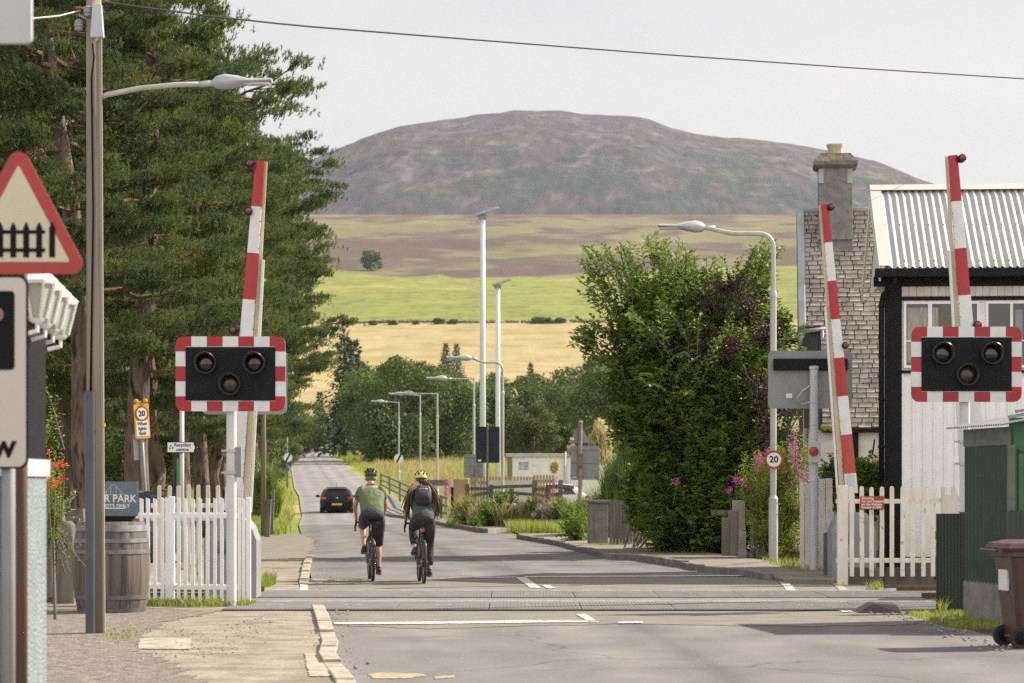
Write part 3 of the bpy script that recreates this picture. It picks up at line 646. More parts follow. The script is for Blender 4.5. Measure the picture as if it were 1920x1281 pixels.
# ---------------------------------------------------------------- crossing signals
def stripe_row(L, n):
    return [(L * i / n, L * (i + 1) / n) for i in range(n)]
def signal(name, label, loc, rz, zc, pole_top, yoff=-.12, w=1.40, h=.955):
    t = thing(name, label, 'signal', loc, rz, 'crossing light signals')
    MB().tube([(0, 0, 0), (0, 0, pole_top)], .066, 14).build('pole', M['galv_white'], t, 'auto')
    mb = MB(); mb.prism([(x, z + zc) for x, z in rrect(w, h, .1)], yoff, yoff + .03); bb = mb.build('backboard', M['refl_white'], t)
    b = .128; made = []
    class RS:
        def box(s, *q): made.append(MB().box(*q))
        def prism(s, *q): made.append(MB().prism(*q))
    r = RS(); n = 7; y0, y1 = yoff - .003, yoff + .01; cw = w / n; ch = h / 5
    for i in range(n):
        if i % 2 == 0 and 0 < i < n - 1:
            for zz in (h / 2 - b, -h / 2): r.box(-w / 2 + i * cw, -w / 2 + (i + 1) * cw, y0, y1, zc + zz, zc + zz + b)
    for s in (-1, 1): r.box(*sorted((s * w / 2, s * (w / 2 - b))), y0, y1, zc - ch / 2, zc + ch / 2)
    for sx in (-1, 1):
        for sz in (-1, 1):
            arc = [(w / 2 - .1 + .1 * math.cos(a), h / 2 - .1 + .1 * math.sin(a)) for a in [math.pi / 2 * k / 6 for k in range(7)]]
            poly = [(w / 2, h / 2 - ch)] + arc + [(w / 2 - cw, h / 2), (w / 2 - cw, h / 2 - b), (w / 2 - b, h / 2 - b), (w / 2 - b, h / 2 - ch)]
            r.prism([(sx * x, zc + sz * z) for x, z in poly], y0, y1)
    for q in made: q.build('red_stripe', M['refl_red'], bb)
    mb = MB(); mb.box(-w / 2 + b, w / 2 - b, yoff - .02, yoff + .01, zc - h / 2 + .136, zc + h / 2 - .136)
    pn = mb.build('lamp_panel', M['panel_black'], t, bevel=.008)
    R = Matrix.Rotation(math.pi / 2, 3, 'X')
    for dx, dz, ln in ((-.31, .135, 'lens_red'), (.31, .135, 'lens_red'), (0, -.135, 'lens_amber')):
        hb = MB(); n_ = 24; rings = []
        for rr, yy in ((.12, 0), (.137, 0), (.140, -.11), (.133, -.115), (.118, -.10), (.112, -.02)):
            vis = 1.0
            rings.append([(dx + rr * math.cos(2 * math.pi * k / n_), yoff - .02 + yy * (1 + .75 * max(0, math.sin(2 * math.pi * k / n_))), zc + dz + rr * math.sin(2 * math.pi * k / n_)) for k in range(n_)])
        hb.loft(rings, caps=False); hd = hb.build('lamp_hood', M['panel_black_lt'], t, 'auto')
        MB().ball((dx, yoff - .03, zc + dz), (.114, .035, .114), 20, 10).build('lens', M[ln], hd, True)
    bx = MB(); bx.box(-w * .42, w * .42, yoff + .03, yoff + .13, zc - h * .34, zc + h * .34); bx.build('lamp_case', M['panel_black'], t)
    for z in (zc - .98, zc - 1.26):
        cl = MB(); cl.lathe([(.075, z - .02), (.082, z - .02), (.082, z + .02), (.075, z + .02)], 14); cl.box(-.13, .11, -.012, .012, z - .012, z + .012)
        cl.build('clamp', M['galv'], t)
    MB().box(.06, .13, -.05, .05, zc - 1.32, zc - .93).build('junction_box', M['grey'], t, bevel=.006)
    return t
M['galv_white'] = mat('white_signal_post', (.62, .62, .61), (.52, .52, .51), sc=5, rough=.42, c3=(.36, .33, .28), sc3=14, f3=.68, stretch=(1, 1, .4))
M['panel_black_lt'] = mat('lamp_hood_black', (.03, .031, .034), rough=.35)
signal('crossing_signal', 'red and white bordered light signal on a white post by the left picket fence', G(434, 1139), 0, PZ(702, 32.8), 3.3)
signal('crossing_signal', 'red and white bordered light signal in front of the white signal box wall', Vector((PX(1809, 32.6), 32.6, 0)), 0, PZ(684, 32.6), 3.4)

def back_signal(name, label, loc, zc, w, h, pole_top, off=0, box=True):
    t = thing(name, label, 'signal', loc, 0, 'crossing signals seen from behind')
    pm = M['grey_lt'] if box else M['galv_white']
    mb = MB(); mb.tube([(0, 0, 0), (0, 0, pole_top)], .075, 14); mb.lathe([(.075, pole_top), (.088, pole_top), (.088, pole_top + .05), (.0, pole_top + .06)], 14); mb.build('pole', pm, t, 'auto')
    mb = MB(); mb.prism([(x + off, z + zc) for x, z in rrect(w, h, .09)], .14, .17); bb = mb.build('backboard', M['grey'], t)
    for i in range(4): pass
    MB().box(off - w * .44, off + w * .44, .06, .138, zc + h * .16, zc + h * .36).build('crossbar', M['black'], t, bevel=.01)
    MB().box(off - .45 + .02, off - .45 + .13, .131, .139, zc - .33, zc - .25).build('sticker', M['sign_bright'], t)
    mb = MB(); mb.tube([(-.05, -.02, zc - .1), (-.2, -.03, zc - .2), (-.3, 0, zc - .34), (-.2, .04, zc - .44), (-.05, .0, zc - .4)], .016, 6); mb.build('cable', M['grey_lt'], t, True)
    if box:
        b = MB(); b.box(-.11, .10, -.13, -.07, 1.92, 2.3); q = b.build('bell_box', M['grey_lt'], t, bevel=.006)
        MB().lathe([(.07, 0), (.085, .02), (.075, .05), (.03, .07), (0, .07)], 14, (-.02, -.13, 2.12), Matrix.Rotation(math.pi / 2, 3, 'X')).build('bell', M['warn_red'], q, 'auto')
        c = MB()
        for z in (3.0, 2.6, 2.35, 1.6): c.lathe([(.077, z - .012), (.083, z - .012), (.083, z + .012), (.077, z + .012)], 12)
        c.build('strap', M['galv'], t)
    return t
back_signal('crossing_signal', 'grey back of a signal board on a grey post before the slate roofed house', Vector((PX(1526, 45.5), 45.5, .05)), PZ(717, 45.6), 1.50, 1.03, PZ(692, 45.5) - .05, off=-.05)
t = back_signal('crossing_signal', 'grey edge of a signal board turned away behind the left striped board', Vector((PX(447, 37.6), 37.6, 0)), PZ(716, 37.6), 1.26, .95, PZ(690, 37.6), off=.07, box=False)

# ---------------------------------------------------------------- barriers
def barrier(name, label, D, pb, pt, segs, wb, wt, side, lights, faded=0, rail_from=.28, base_y=None):
    """pb, pt: photo pixels of the boom's lower and upper end at distance D"""
    b = P(*pb, D); tp = P(*pt, D); t = thing(name, label, 'barrier', (b.x, D, 0), 0, 'raised crossing barriers')
    p0 = Vector((0, 0, b.z)); p1 = Vector((tp.x - b.x, 0, tp.z)); u = (p1 - p0); L = u.length; u.normalize()
    a = Vector((u.z, 0, -u.x))          # across, to the right
    mb = MB(); ms = [M['boom_red'], M['refl_white'], M['boom_faded']]
    bounds = [(pb[1] - q) / (pb[1] - pt[1]) for q in segs]     # from the base upwards
    prev = 0.0; idx = 1
    for k, f in enumerate(bounds):
        mb.m = 1 if (len(bounds) - 1 - k) % 2 else 0
        if faded and mb.m == 0 and k < 3: mb.m = 2
        q0 = p0 + u * L * prev; q1 = p0 + u * L * f; w0 = wb + (wt - wb) * prev; w1 = wb + (wt - wb) * f
        r = []
        for q, w in ((q0, w0), (q1, w1)):
            ring = [(-.5, -.36), (-.3, -.5), (.3, -.5), (.5, -.36), (.5, .36), (.3, .5), (-.3, .5), (-.5, .36)]
            r.append([q + a * w * i + Vector((0, 1, 0)) * .11 * j for i, j in ring])
        mb.loft(r); prev = f
    bm_ = mb.build('boom', ms, t, 'auto')
    mb = MB(); c0 = p0 + a * side * (wb * .5 + .05) + Vector((0, .05, 0)); c1 = p1 + a * side * (wt * .5 + .018) + Vector((0, .05, 0))
    mb.beam(c0, c1, .085, .05, .03, .03, up=(0, 1, 0)); mb.build('side_panel', M['cream'], t)
    r0 = p0 + a * side * (wb * .5 + .13) + Vector((0, .02, 0)); e = 1 - rail_from; r1 = p0 + u * L * e + a * side * (wt * .5 + .085) + Vector((0, .02, 0))
    mb = MB(); mb.beam(r0, r1, .035, .05, up=(0, 1, 0)); mb.build('guard_rail', M['refl_white'], t)
    nb = MB()
    for k in range(26):
        f = k / 26 + .02; q = p0 + u * L * f + a * side * ((wb + (wt - wb) * f) * .5 + .002); nb.obox(q + Vector((0, -.045, 0)), (.012, .012, .012))
    nb.build('rivet', M['grey_dk'], bm_)
    for px, py in lights:
        q = P(px, py, D); f = max(0, min(1, (q.z - b.z) / (tp.z - b.z))); axis = p0 + u * L * f
        lq = Vector((q.x - b.x, -.05, q.z))
        l = MB(); R = Matrix.Rotation(math.pi / 2, 3, 'X')
        l.lathe([(.03, -.09), (.055, -.09), (.055, .06), (.045, .07)], 14, lq, R); l.beam(lq, axis, .03, .03)
        lo = l.build('boom_lamp', M['black'], t, 'auto'); MB().ball(lq + Vector((0, -.062, 0)), (.045, .02, .045), 12, 8).build('lens', M['lens_red2'], lo, True)
    # machine cabinet
    cz = 1.12; mb = MB()
    mb.prism([(x - side * .0, z) for x, z in [(-.36, .02), (.36, .02), (.36, .82), (.30, .98), (.2, cz), (-.2, cz), (-.30, .98), (-.36, .82)]], -.3, .35)
    cb = mb.build('machine_cabinet', M['grey'], t, bevel=.015)
    MB().lathe([(.1, 0), (.1, .03), (.05, .05), (0, .05)], 14, (-.1, -.3, .72), Matrix.Rotation(math.pi / 2, 3, 'X')).build('hub', M['grey_dk'], cb, 'auto')
    mb = MB(); mb.beam((0, -.1, .75), p0 + u * .3, .1, .16, up=(0, 1, 0)); mb.build('pivot_arm', M['galv'], t)
    return t
M['lens_red2'] = mat('boom_lamp_red', (.16, .01, .015), rough=.2, coat=.5)
barrier('barrier', 'raised barrier behind the striped board by the left picket fence', 35.2, (436, 958), (488, 302), (562, 475, 388, 302), .235, .125, 1, ((469, 308), (467, 397), (438, 620)))
barrier('barrier', 'tallest raised barrier in front of the corrugated white roof', 35.0, (1838, 920), (1786, 292), (554, 466, 378, 292), .225, .125, -1, ((1802, 298), (1831, 610)))
barrier('barrier', 'raised barrier with a faded stripe in front of the slate roof', 42.0, (1597, 925), (1546, 384), (888, 815, 743, 671, 599, 527, 455, 384), .20, .115, -1, ((1558, 389), (1584, 648)), faded=1, rail_from=.35)
# counterweight vanes beside the machines
for x, y, D, lab in ((463, 1040, 36.2, 'grey angular barrier counterweight by the left fence end'), (1560, 1040, 42.6, 'black angular counterweight between white planks and gate fence')):
    s = FPX / D; mb = MB(); c = P(x, y, D)
    poly = [(-.14, .36), (.02, .38), (.13, .22), (.02, .06), (.14, -.12), (.02, -.42), (-.14, -.38)]
    mb.prism([(c.x + a, c.z + b) for a, b in poly], D, D + .04)
    mb.beam((c.x - .1, D + .02, c.z), (c.x - .1, D + .02, .0), .05, .05)
    tag(mb.build('counterweight', M['grey_dk'] if x > 900 else M['grey']), lab, 'counterweight')

# ---------------------------------------------------------------- picket fences
def picket_fence(name, label, p0, p1, xs, zb, zt, pw, pd, rails, m, posts=(), tops='round', group=None, pm=None, jit=.01, seed=1, rp=None):
    """xs: positions along the run (m); rails: heights"""
    p0 = Vector(p0); d = Vector(p1) - p0; L = d.length; rz = math.atan2(d.y, d.x)
    t = thing(name, label, 'fence', p0, rz, group); rng = random.Random(seed)
    for x in xs:
        mb = MB(); z1 = zt + rng.uniform(-jit, jit); w = pw / 2; k = rng.uniform(-.006, .006)
        if tops == 'round': poly = [(-w, zb), (w, zb), (w + k, z1 - w)] + [(w * math.cos(a) + k, z1 - w + w * math.sin(a)) for a in (math.pi * .25, math.pi * .5, math.pi * .75)] + [(-w + k, z1 - w)]
        else: poly = [(-w, zb), (w, zb), (w + k, z1 - .02), (-w + k, z1)]
        mb.prism([(x + a, b) for a, b in poly], -pd - .001, -.001); mb.build('picket', m, t)
    for z in rails:
        mb = MB(); mb.box(-.02 if rp is None else rp[0], L if rp is None else rp[1], 0, .045, z - .035, z + .035); mb.build('rail', m, t)
    for x, w, z1 in posts:
        mb = MB(); mb.box(x - w / 2, x + w / 2, -.03, w - .03, -.02, z1); mb.build('post', pm or m, t, bevel=.008)
    return t
D0 = 33.3; s0 = FPX / D0
X0 = PX(256, D0)
picket_fence('picket_fence', 'white picket fence with a gate leaf beside the oak barrel', (X0, D0 + .05, 0), (PX(330, D0), D0 + .05, 0), [PX(q, D0) - X0 for q in (265, 277, 290, 304, 313)], .06, PZ(933, D0), .048, .02, (PZ(967, D0), PZ(1100, D0)), M['white'], [(PX(321, D0) - X0, .075, PZ(931, D0))], 'slant', 'white picket fences', seed=4)
X1 = PX(329, D0)
picket_fence('picket_fence', 'bright white picket panel around the left signal post', (X1, D0, 0), (PX(470, D0), D0, 0), [PX(q, D0) - X1 for q in (335, 348, 362, 375, 389, 403, 416, 449, 457)], .06, PZ(933, D0), .046, .02, (PZ(966, D0), PZ(1101, D0)), M['white'], [(PX(466, D0) - X1, .06, PZ(932, D0))], 'slant', 'white picket fences', seed=6)
D1 = 38.8; X2 = PX(285, D1)
picket_fence('picket_fence', 'white round topped picket fence behind the nearer white pickets', (X2, D1, 0), (PX(470, D1), D1, 0), [PX(q, D1) - X2 for q in (298, 318, 335, 354, 372, 390, 408, 427, 445)], .1, PZ(909, D1), .058, .02, (PZ(948, D1), PZ(972, D1), .35), M['white_old'], [(PX(460, D1) - X2, .1, PZ(910, D1))], 'round', 'white picket fences', seed=8)
D2 = 40.1; X3 = PX(1570, D2)
picket_fence('picket_fence', 'rust stained white picket fence carrying the red trespass sign', (X3, D2, 0), (PX(1752, D2), D2, 0), [PX(q, D2) - X3 for q in (1597, 1616, 1634, 1653, 1672, 1692, 1711, 1731, 1749)], .14, PZ(912, D2), .066, .028, (PZ(940, D2), PZ(1051, D2)), M['white_rust'], [(PX(1576, D2) - X3, .1, PZ(911, D2)), (PX(1585, D2) - X3, .08, PZ(910, D2))], 'round', 'white picket fences', seed=12)
D3 = 42.3; X4 = PX(1752, D3)
picket_fence('picket_fence', 'short white pickets between the gate fence and the dark tin fence', (X4, D3, 0), (PX(1806, D3), D3, 0), [PX(q, D3) - X4 for q in (1768, 1787)], .14, PZ(911, D3), .066, .03, (PZ(938, D3),), M['white_old'], [(PX(1777, D3) - X4, .13, PZ(929, D3)), (PX(1790, D3) - X4, .1, PZ(928, D3))], 'round', 'white picket fences', seed=14)
# kick board under the gate fence
mb = MB(); mb.box(PX(1590, D2 + .3), PX(1752, D2 + .3), D2 + .3, D2 + .36, 0, .27)
tag(mb.build('kick_board', M['old_wood']), 'dark sleeper board under the rust stained white pickets', 'board')
# white plank panel
t = thing('plank_fence', 'weathered white upright planks behind the grey signal post', 'fence', (PX(1500, 45.9), 45.9, 0)); W_ = 62 / FPX * 45.9
rng = random.Random(2); x = 0; zs = [PZ(905, 45.9), PZ(906, 45.9), PZ(904, 45.9), PZ(898, 45.9), PZ(897, 45.9)]
for i, w in enumerate((.09, .09, .15, .13, .13)):
    mb = MB(); mb.box(x, x + w - .008, -.0, .03, .05, zs[i]); mb.build('plank', M['white_old'], t, bevel=.004); x += w
mb = MB(); mb.box(0, x, .031, .07, 1.1, 1.2); mb.box(0, x, .031, .07, .3, .4); mb.build('rail', M['old_wood'], t)
# trespass sign
t = thing('trespass_sign', 'small red trespass warning sign fixed on the stained white pickets', 'sign', P(1635, 943, D2 - .05))
w_, h_ = 45 / FPX * D2, 25 / FPX * D2
MB().box(-w_ / 2, w_ / 2, -.006, .006, -h_ / 2, h_ / 2).build('plate', M['warn_red'], t)
for i, s in enumerate(('Warning', 'Do not trespass', 'on the Railway', 'Penalty £1000')):
    text('lettering', s, .054, M['whitetext'], t, (-w_ / 2 + .022, -.008, h_ / 2 - .034 - i * .047), align='LEFT', bold=.0012)

# ---------------------------------------------------------------- lamp posts on the right
def lamp_head(parent, at, dx, s=1.0):
    """flat lantern pointing to dx (-1 left, +1 right)"""
    mb = MB(); L = .95 * s
    prof = [(0, .045, .05), (.06, .09, .11), (.2, .15, .14), (.4, .16, .105), (.58, .15, .05), (.95, .13, .035)]
    rings = []
    for u, hw, hh in prof:
        n = 12; ring = []
        for k in range(n):
            a = 2 * math.pi * k / n; y = hw * s * math.cos(a); z = hh * s * math.sin(a) * (1.0 if math.sin(a) > 0 else .8)
            ring.append((at[0] + dx * u * s, at[1] + y, at[2] + z + .04 * u * s + (.0)))
        rings.append(ring)
    mb.loft(rings); h = mb.build('lamp_head', M['lamp_head'], parent, 'auto')
    g = MB(); g.box(*sorted((at[0] + dx * .5 * s, at[0] + dx * .92 * s)), at[1] - .1 * s, at[1] + .1 * s, at[2] - .03 * s, at[2] - .012 * s + .01)
    g.build('lens', M['galv'], h)
    c = MB(); c.tube([(at[0] - dx * .2 * s, at[1], at[2] - .012), (at[0] + dx * .03 * s, at[1], at[2] + .0)], .05 * s, 10); c.build('collar', M['galv'], h, True)
    return h
def lamp_post(label, px, D, base, top_py, head_px, head_py, curved, r=.055):
    z0 = base; t = thing('lamp_post', label, 'lamp post', (PX(px, D), D, z0), 0, 'lamp posts along the right of the road')
    zt = PZ(top_py, D) - z0; hx = PX(head_px, D) - PX(px, D); hz = PZ(head_py, D) - z0
    mb = MB(); sh = 1.25
    mb.tube([(0, 0, -.05), (0, 0, sh)], .095, 14); mb.lathe([(.095, sh), (.1, sh + .02), (.06, sh + .1)], 14)
    mb.tube([(0, 0, sh), (0, 0, zt * .82)], r + .004, 12); mb.lathe([(r + .012, zt * .82 - .1), (r + .012, zt * .82), (r - .008, zt * .82 + .04)], 12)
    if curved:
        rr = .28; pts = [(0, 0, zt * .82)] + [(-rr + rr * math.cos(a), 0, zt - rr + rr * math.sin(a)) for a in [math.pi / 2 * k / 6 for k in range(7)]]
        pts += [(hx * .6, 0, hz + (zt - hz) * .35 if zt > hz else zt), (hx, 0, hz)]
        mb.tube(pts, [r - .01] * (len(pts) - 1) + [r - .018], 10)
    else:
        mb.tube([(0, 0, zt * .82), (0, 0, zt + .06)], r - .008, 10); mb.tube([(.02, 0, zt), (hx, 0, hz)], .03, 8)
    mb.build('post', M['lamp_post'], t, 'auto')
    lamp_head(t, (hx, 0, hz), -1)
    d = MB(); d.box(-.05, .05, -.102, -.09, .45, .95); d.build('access_door', M['lamp_post'], t)
    return t
lamp_post('tall lamp post carrying the round 20 sign in front of the big bush', 1450, 52, .02, 438, 1322, 427, True, .062)
lamp_post('curved arm lamp post by the broken rail fence before the cabin', 942.5, 97, .05, 680, 884, 672, True)
lamp_post('straight arm lamp post just left of the dark navy sign back', 888.5, 117, .0, 711, 838, 710, False)
lamp_post('straight arm lamp post above the right cyclist', 820, 135, .05, 738.5, 776, 738, False)
lamp_post('thin lamp post between the two cyclists, arm overlapping the next', 788, 162, .95, 742, 757, 739, False, .05)
lamp_post('farthest lamp post, carrying the round end of limit sign', 748, 188, 1.35, 755, 720, 753, False, .05)
# round 20 sign
def roundel(name, label, c, r, txt, parent_label=None):
    t = thing(name, label, 'sign', c)
    MB().prism(circ(r, 32), -.006, .006).build('plate', M['sign_red'], t)
    MB().prism(circ(r * .78, 32), -.010, -.0061).build('face', M['sign_bright'], t)
    text('lettering', txt, r * .98, M['blacktext'], t, (0, -.013, 0), bold=r * .022, wide=1.0)
    return t
roundel('speed_sign', 'round red ringed 20 sign on the tall right lamp post', P(1451, 862, 51.85), .187, '20')
def derestrict(label, px, py, D, r):
    t = thing('speed_sign', label, 'sign', P(px, py, D), 0, 'end of limit signs')
    MB().prism(circ(r, 28), -.006, .006).build('plate', M['sign_bright'], t)
    mb = MB(); s = math.sqrt(.5); w = r * .2; a = [(-r * .98, -w), (r * .98, -w), (r * .98, w), (-r * .98, w)]
    ca, sa = math.cos(math.radians(62)), math.sin(math.radians(62))
    mb.prism([(x * ca - z * sa, x * sa + z * ca) for x, z in a], -.010, -.0061); mb.build('black_band', M['blacktext'], t)
derestrict('white end of limit sign with black band on the farthest lamp post', 747.5, 860, 187.7, .34)
derestrict('white end of limit sign with black band on the left verge', 540, 858, 176.6, .30)
t = thing('sign_post', 'thin grey post with small blue plates on the left verge', 'sign post', (PX(538.5, 177), 177, ground_z(177)))
zt = PZ(806, 177) - ground_z(177); MB().tube([(0, 0, -.05), (0, 0, zt)], .05, 8).build('post', M['grey_dk'], t, True)
for py, w in ((871, .22), (880, .34)):
    MB().box(-w / 2, w / 2, -.075, -.06, PZ(py + 4, 177) - ground_z(177), PZ(py - 3, 177) - ground_z(177)).build('blue_plate', mat('blue_plate', (.04, .13, .42), rough=.4), t)

# tall white masts
def mast(label, px, D, r, top_py):
    t = thing('floodlight_mast', label, 'mast', (PX(px, D), D, 0), 0, 'white floodlight masts'); zt = PZ(top_py, D)
    MB().tube([(0, 0, -.05), (0, 0, zt * .5), (0, 0, zt)], [r, r * .86, r * .72], 14).build('pole', M['mast'], t, True)
    mb = MB(); mb.box(-.2, .18, -.12, .12, zt - .02, zt + .16); hd = mb.build('bracket', M['grey'], t, bevel=.01)
    mb = MB(); mb.obox((.18, 0, zt + .3), (1.0, .5, .11), (0, -.32, 0)); mb.obox((.6, 0, zt + .43), (.25, .4, .05), (0, -.1, 0)); mb.build('floodlight', M['lamp_head'], t, bevel=.015)
    b = MB(); b.box(-.12, .12, -r - .1, -r, 1.1, 1.5); b.build('control_box', M['galv'], t)
mast('taller white floodlight mast rising against the moor', 905, 111, .145, 410); mast('shorter white floodlight mast against the green field', 933.5, 137, .15, 540)

# back-turned signs
def sign_back(label, px, D, post_top, post_m, plates, pr=.045):
    t = thing('road_sign', label, 'sign', (PX(px, D), D, 0), 0, 'road signs seen from behind')
    mb = MB(); mb.tube([(0, 0, -.05), (0, 0, PZ(post_top, D))], pr, 10); mb.ball((0, 0, PZ(post_top, D)), pr * 1.15, 10, 6); mb.build('post', post_m, t, 'auto')
    for kind, x0, x1, y0, y1, m in plates:
        a, b = PX(x0, D) - PX(px, D), PX(x1, D) - PX(px, D); zt, zb = PZ(y0, D), PZ(y1, D); mb = MB()
        if kind == 'tri': mb.prism([(a, zb), (b, zb), ((a + b) / 2 + .03, zt), ((a + b) / 2 - .03, zt)], pr + .01, pr + .03)
        else: mb.prism([(x + (a + b) / 2, z + (zt + zb) / 2) for x, z in rrect(b - a, zt - zb, .05)], pr + .01, pr + .03)
        q = mb.build('plate', m, t)
        if kind != 'tri':
            r = MB()
            for f in (.12, .52, .9): r.box(a + .03, b - .03, pr - .015, pr + .0095, zb + (zt - zb) * f - .025, zb + (zt - zb) * f + .025)
            r.build('channel', m, q)
        else: MB().box(a + .1, b - .1, pr - .02, pr + .0095, zb + .02, zb + .06).build('channel', m, q)
        MB().box(a + .07, a + .2, pr, pr + .0095, zb + .06 + (kind == 'tri') * .04, zb + .14 + (kind == 'tri') * .04).build('sticker', M['sign_bright'], q)
M['sign_post_rust'] = mat('rusty_sign_post', (.20, .06, .035), (.30, .28, .26), sc=3, rough=.7, stretch=(1, 1, 1))
sign_back('triangular and square grey sign backs on a rusty post by the broom', 1088, 83, 793, M['sign_post_rust'], [('tri', 1065, 1108, 797, 831, M['grey']), ('rect', 1070, 1124, 836, 900, M['grey'])], .07)
sign_back('dark navy sign back on a post by the low tan fence', 914, 104, 797, M['grey_dk'], [('rect', 893, 937, 800, 868, M['navy'])])
sign_back('small square grey sign back behind the tan fence panel', 893, 106, 880, M['grey'], [('rect', 870, 906, 852, 896, M['grey'])])

# left: recycling sign, temporary 20 sign
D = 47; t = thing('direction_sign', 'white recycling centre arrow sign on a thin pole above the picket fence', 'sign', (PX(341, D), D, 0))
MB().tube([(0, 0, -.05), (0, 0, PZ(760, D))], .042, 10).build('post', M['lamp_post'], t, True)
k = 1 / FPX * D; zc = PZ(839, D); x0, x1 = (314 - 341) * k, (373 - 341) * k; hh = 10.2 * k
def arrow(m_): return [(x0 + m_, zc - hh + m_), (x1 - 9 * k - m_ * .4, zc - hh + m_), (x1 - m_ * 1.3, zc), (x1 - 9 * k - m_ * .4, zc + hh - m_), (x0 + m_, zc + hh - m_)]
MB().prism(arrow(0), -.065, -.05).build('plate', M['blacktext'], t); MB().prism(arrow(.012), -.068, -.0651).build('face', M['sign_bright'], t)
MB().prism([(x1 - 9.5 * k, zc + hh * .8), (x1 - 6.5 * k, zc + hh * .8), (x1 - 2.6 * k, zc), (x1 - 6.5 * k, zc - hh * .8), (x1 - 9.5 * k, zc - hh * .8), (x1 - 6.4 * k, zc)], -.0705, -.0681).build('chevron', M['blacktext'], t)
text('lettering', 'Recycling', .088, M['blacktext'], t, (k * 2, -.0695, zc + .042), bold=.0018, wide=.92); text('lettering', 'centre', .088, M['blacktext'], t, (k * 2, -.0695, zc - .042), bold=.0018)
mb = MB(); cx = x0 + 7.5 * k
for i in range(3):
    a0 = math.radians(90 + i * 120); r_ = .046
    pts = [(cx + r_ * math.cos(a0 + da) * s_, zc + r_ * math.sin(a0 + da) * s_) for da, s_ in ((-.55, 1.05), (.5, 1.05), (.55, .5), (-.55, .5))]
    mb.prism(pts, -.0705, -.0681); tip = a0 + .85
    mb.prism([(cx + r_ * 1.25 * math.cos(a0 + .5), zc + r_ * 1.25 * math.sin(a0 + .5)), (cx + r_ * .75 * math.cos(a0 + .95), zc + r_ * .75 * math.sin(a0 + .95)), (cx + r_ * .3 * math.cos(a0 + .5), zc + r_ * .3 * math.sin(a0 + .5))], -.0705, -.0681)
mb.build('recycling_mark', M['sign_green'], t)
MB().box(-.09, -.035, -.03, .03, 1.1, PZ(860, D)).build('green_marker', M['sign_green'], t)

D = 54; t = thing('speed_sign', 'yellow backed 20 sign for school lights leaning beside a pine trunk', 'sign', (PX(279, D), D, 0), math.radians(38)); t.rotation_euler[1] = math.radians(-4)
MB().tube([(0, 0, -.05), (0, 0, PZ(752, D))], .05, 10).build('post', M['grey'], t, True)
zt, zb = PZ(756, D), PZ(822, D)
MB().prism([(x, z + (zt + zb) / 2) for x, z in rrect(.36, zt - zb, .04)], -.075, -.06).build('plate', M['sign_yellow'], t)
for f in (-.11, .11): MB().lathe([(.05, 0), (.05, .05), (.02, .07)], 10, (f, -.065, zt + .02)).build('lamp', M['sign_yellow'], t, 'auto')
MB().prism(circ(.16, 28, 0, zt - .22), -.079, -.0751).build('ring', M['sign_red'], t); MB().prism(circ(.125, 28, 0, zt - .22), -.083, -.0791).build('face', M['sign_bright'], t)
text('lettering', '20', .16, M['blacktext'], t, (0, -.0845, zt - .22), bold=.004)
MB().box(-.15, .15, -.079, -.0751, zb + .05, zb + .37).build('face', M['sign_bright'], t)
for i, s in enumerate(('When', 'lights', 'flash')): text('lettering', s, .095, M['blacktext'], t, (0, -.081, zb + .31 - i * .1), bold=.001)
MB().box(-.16, -.14 + .1, .06, .075, zb - .45, zb + .1).build('back_plate', M['grey_lt'], t)

# ---------------------------------------------------------------- left foreground: pole, signs, building
D = 26.8; t = thing('timber_pole', 'tall timber utility pole with a dark cable guard on the gravel', 'pole', (PX(180, D), D, 0))
k = D / FPX; lean = -4 * k
MB().tube([(0, 0, -.05), (lean * .5, 0, 3.5), (lean * 1.2, 0, 7.6)], [.098, .09, .076], 16).build('shaft', M['timber_pole'], t, True)
mb = MB(); mb.tube([(-7 * k, -.075, -.03), (-8.5 * k, -.075, PZ(735, D))], .058, 12); mb.build('cable_guard', M['grey_dk2'] if 'grey_dk2' in M else M['grey_dk'], t, 'auto')
mb = MB(); mb.beam((.085, -.04, 0.02), (lean + .072, -.04, PZ(74, D)), .035, .03, up=(0, 1, 0)); mb.build('conduit_strip', M['timber_strip'] if 'timber_strip' in M else M['tan_wood'], t)
mb = MB(); z1 = PZ(75, D); z2 = PZ(12, D); cx = 5 * k
mb.loft([[(cx - .065, -.16, z1), (cx + .075, -.16, z1), (cx + .075, -.07, z1), (cx - .065, -.07, z1)], [(cx - .045, -.15, z2), (cx + .05, -.15, z2), (cx + .05, -.07, z2), (cx - .045, -.07, z2)]])
mb.build('fuse_box', M['grey_lt'], t, bevel=.012)
ins = MB()
for px, py in ((150, 50), (167, 24)):
    x = (px - 180) * k; z = PZ(py, D)
    ins.lathe([(.02, -.06), (.045, -.05), (.04, -.02), (.05, -.01), (.04, .02), (.045, .04), (.02, .06)], 12, (x, -.08, z))
ins.beam((-.17, -.08, PZ(30, D)), (-.02, -.05, PZ(45, D)), .02, .02); ins.build('insulator', M['grey'], t, 'auto')
mb = MB(); pts = [P(190, 183, D), P(200, 178, D), P(260, 166, D), P(330, 159, D), P(392, 157.5, D)]; o0 = Vector((PX(180, D), D, 0))
mb.tube([p - o0 for p in pts], .028, 10); arm = mb.build('lamp_arm', M['lamp_post'], t, True)
lamp_head(t, P(398, 156, D) - o0, 1, .66)
mb = MB(); mb.tube([(-.02, -.09, PZ(85, D)), (.0, -.12, PZ(110, D)), (-.03, -.1, PZ(150, D)), (-.012, -.1, PZ(400, D)), (-.04, -.1, PZ(735, D))], .012, 6); mb.build('cable', M['black'], t, True)
MB().box(.075, .1, -.06, .0, PZ(800, D), PZ(794, D)).build('tag', M['sign_yellow'], t)
mb = MB(); a = P(186, -6, D); pts = []
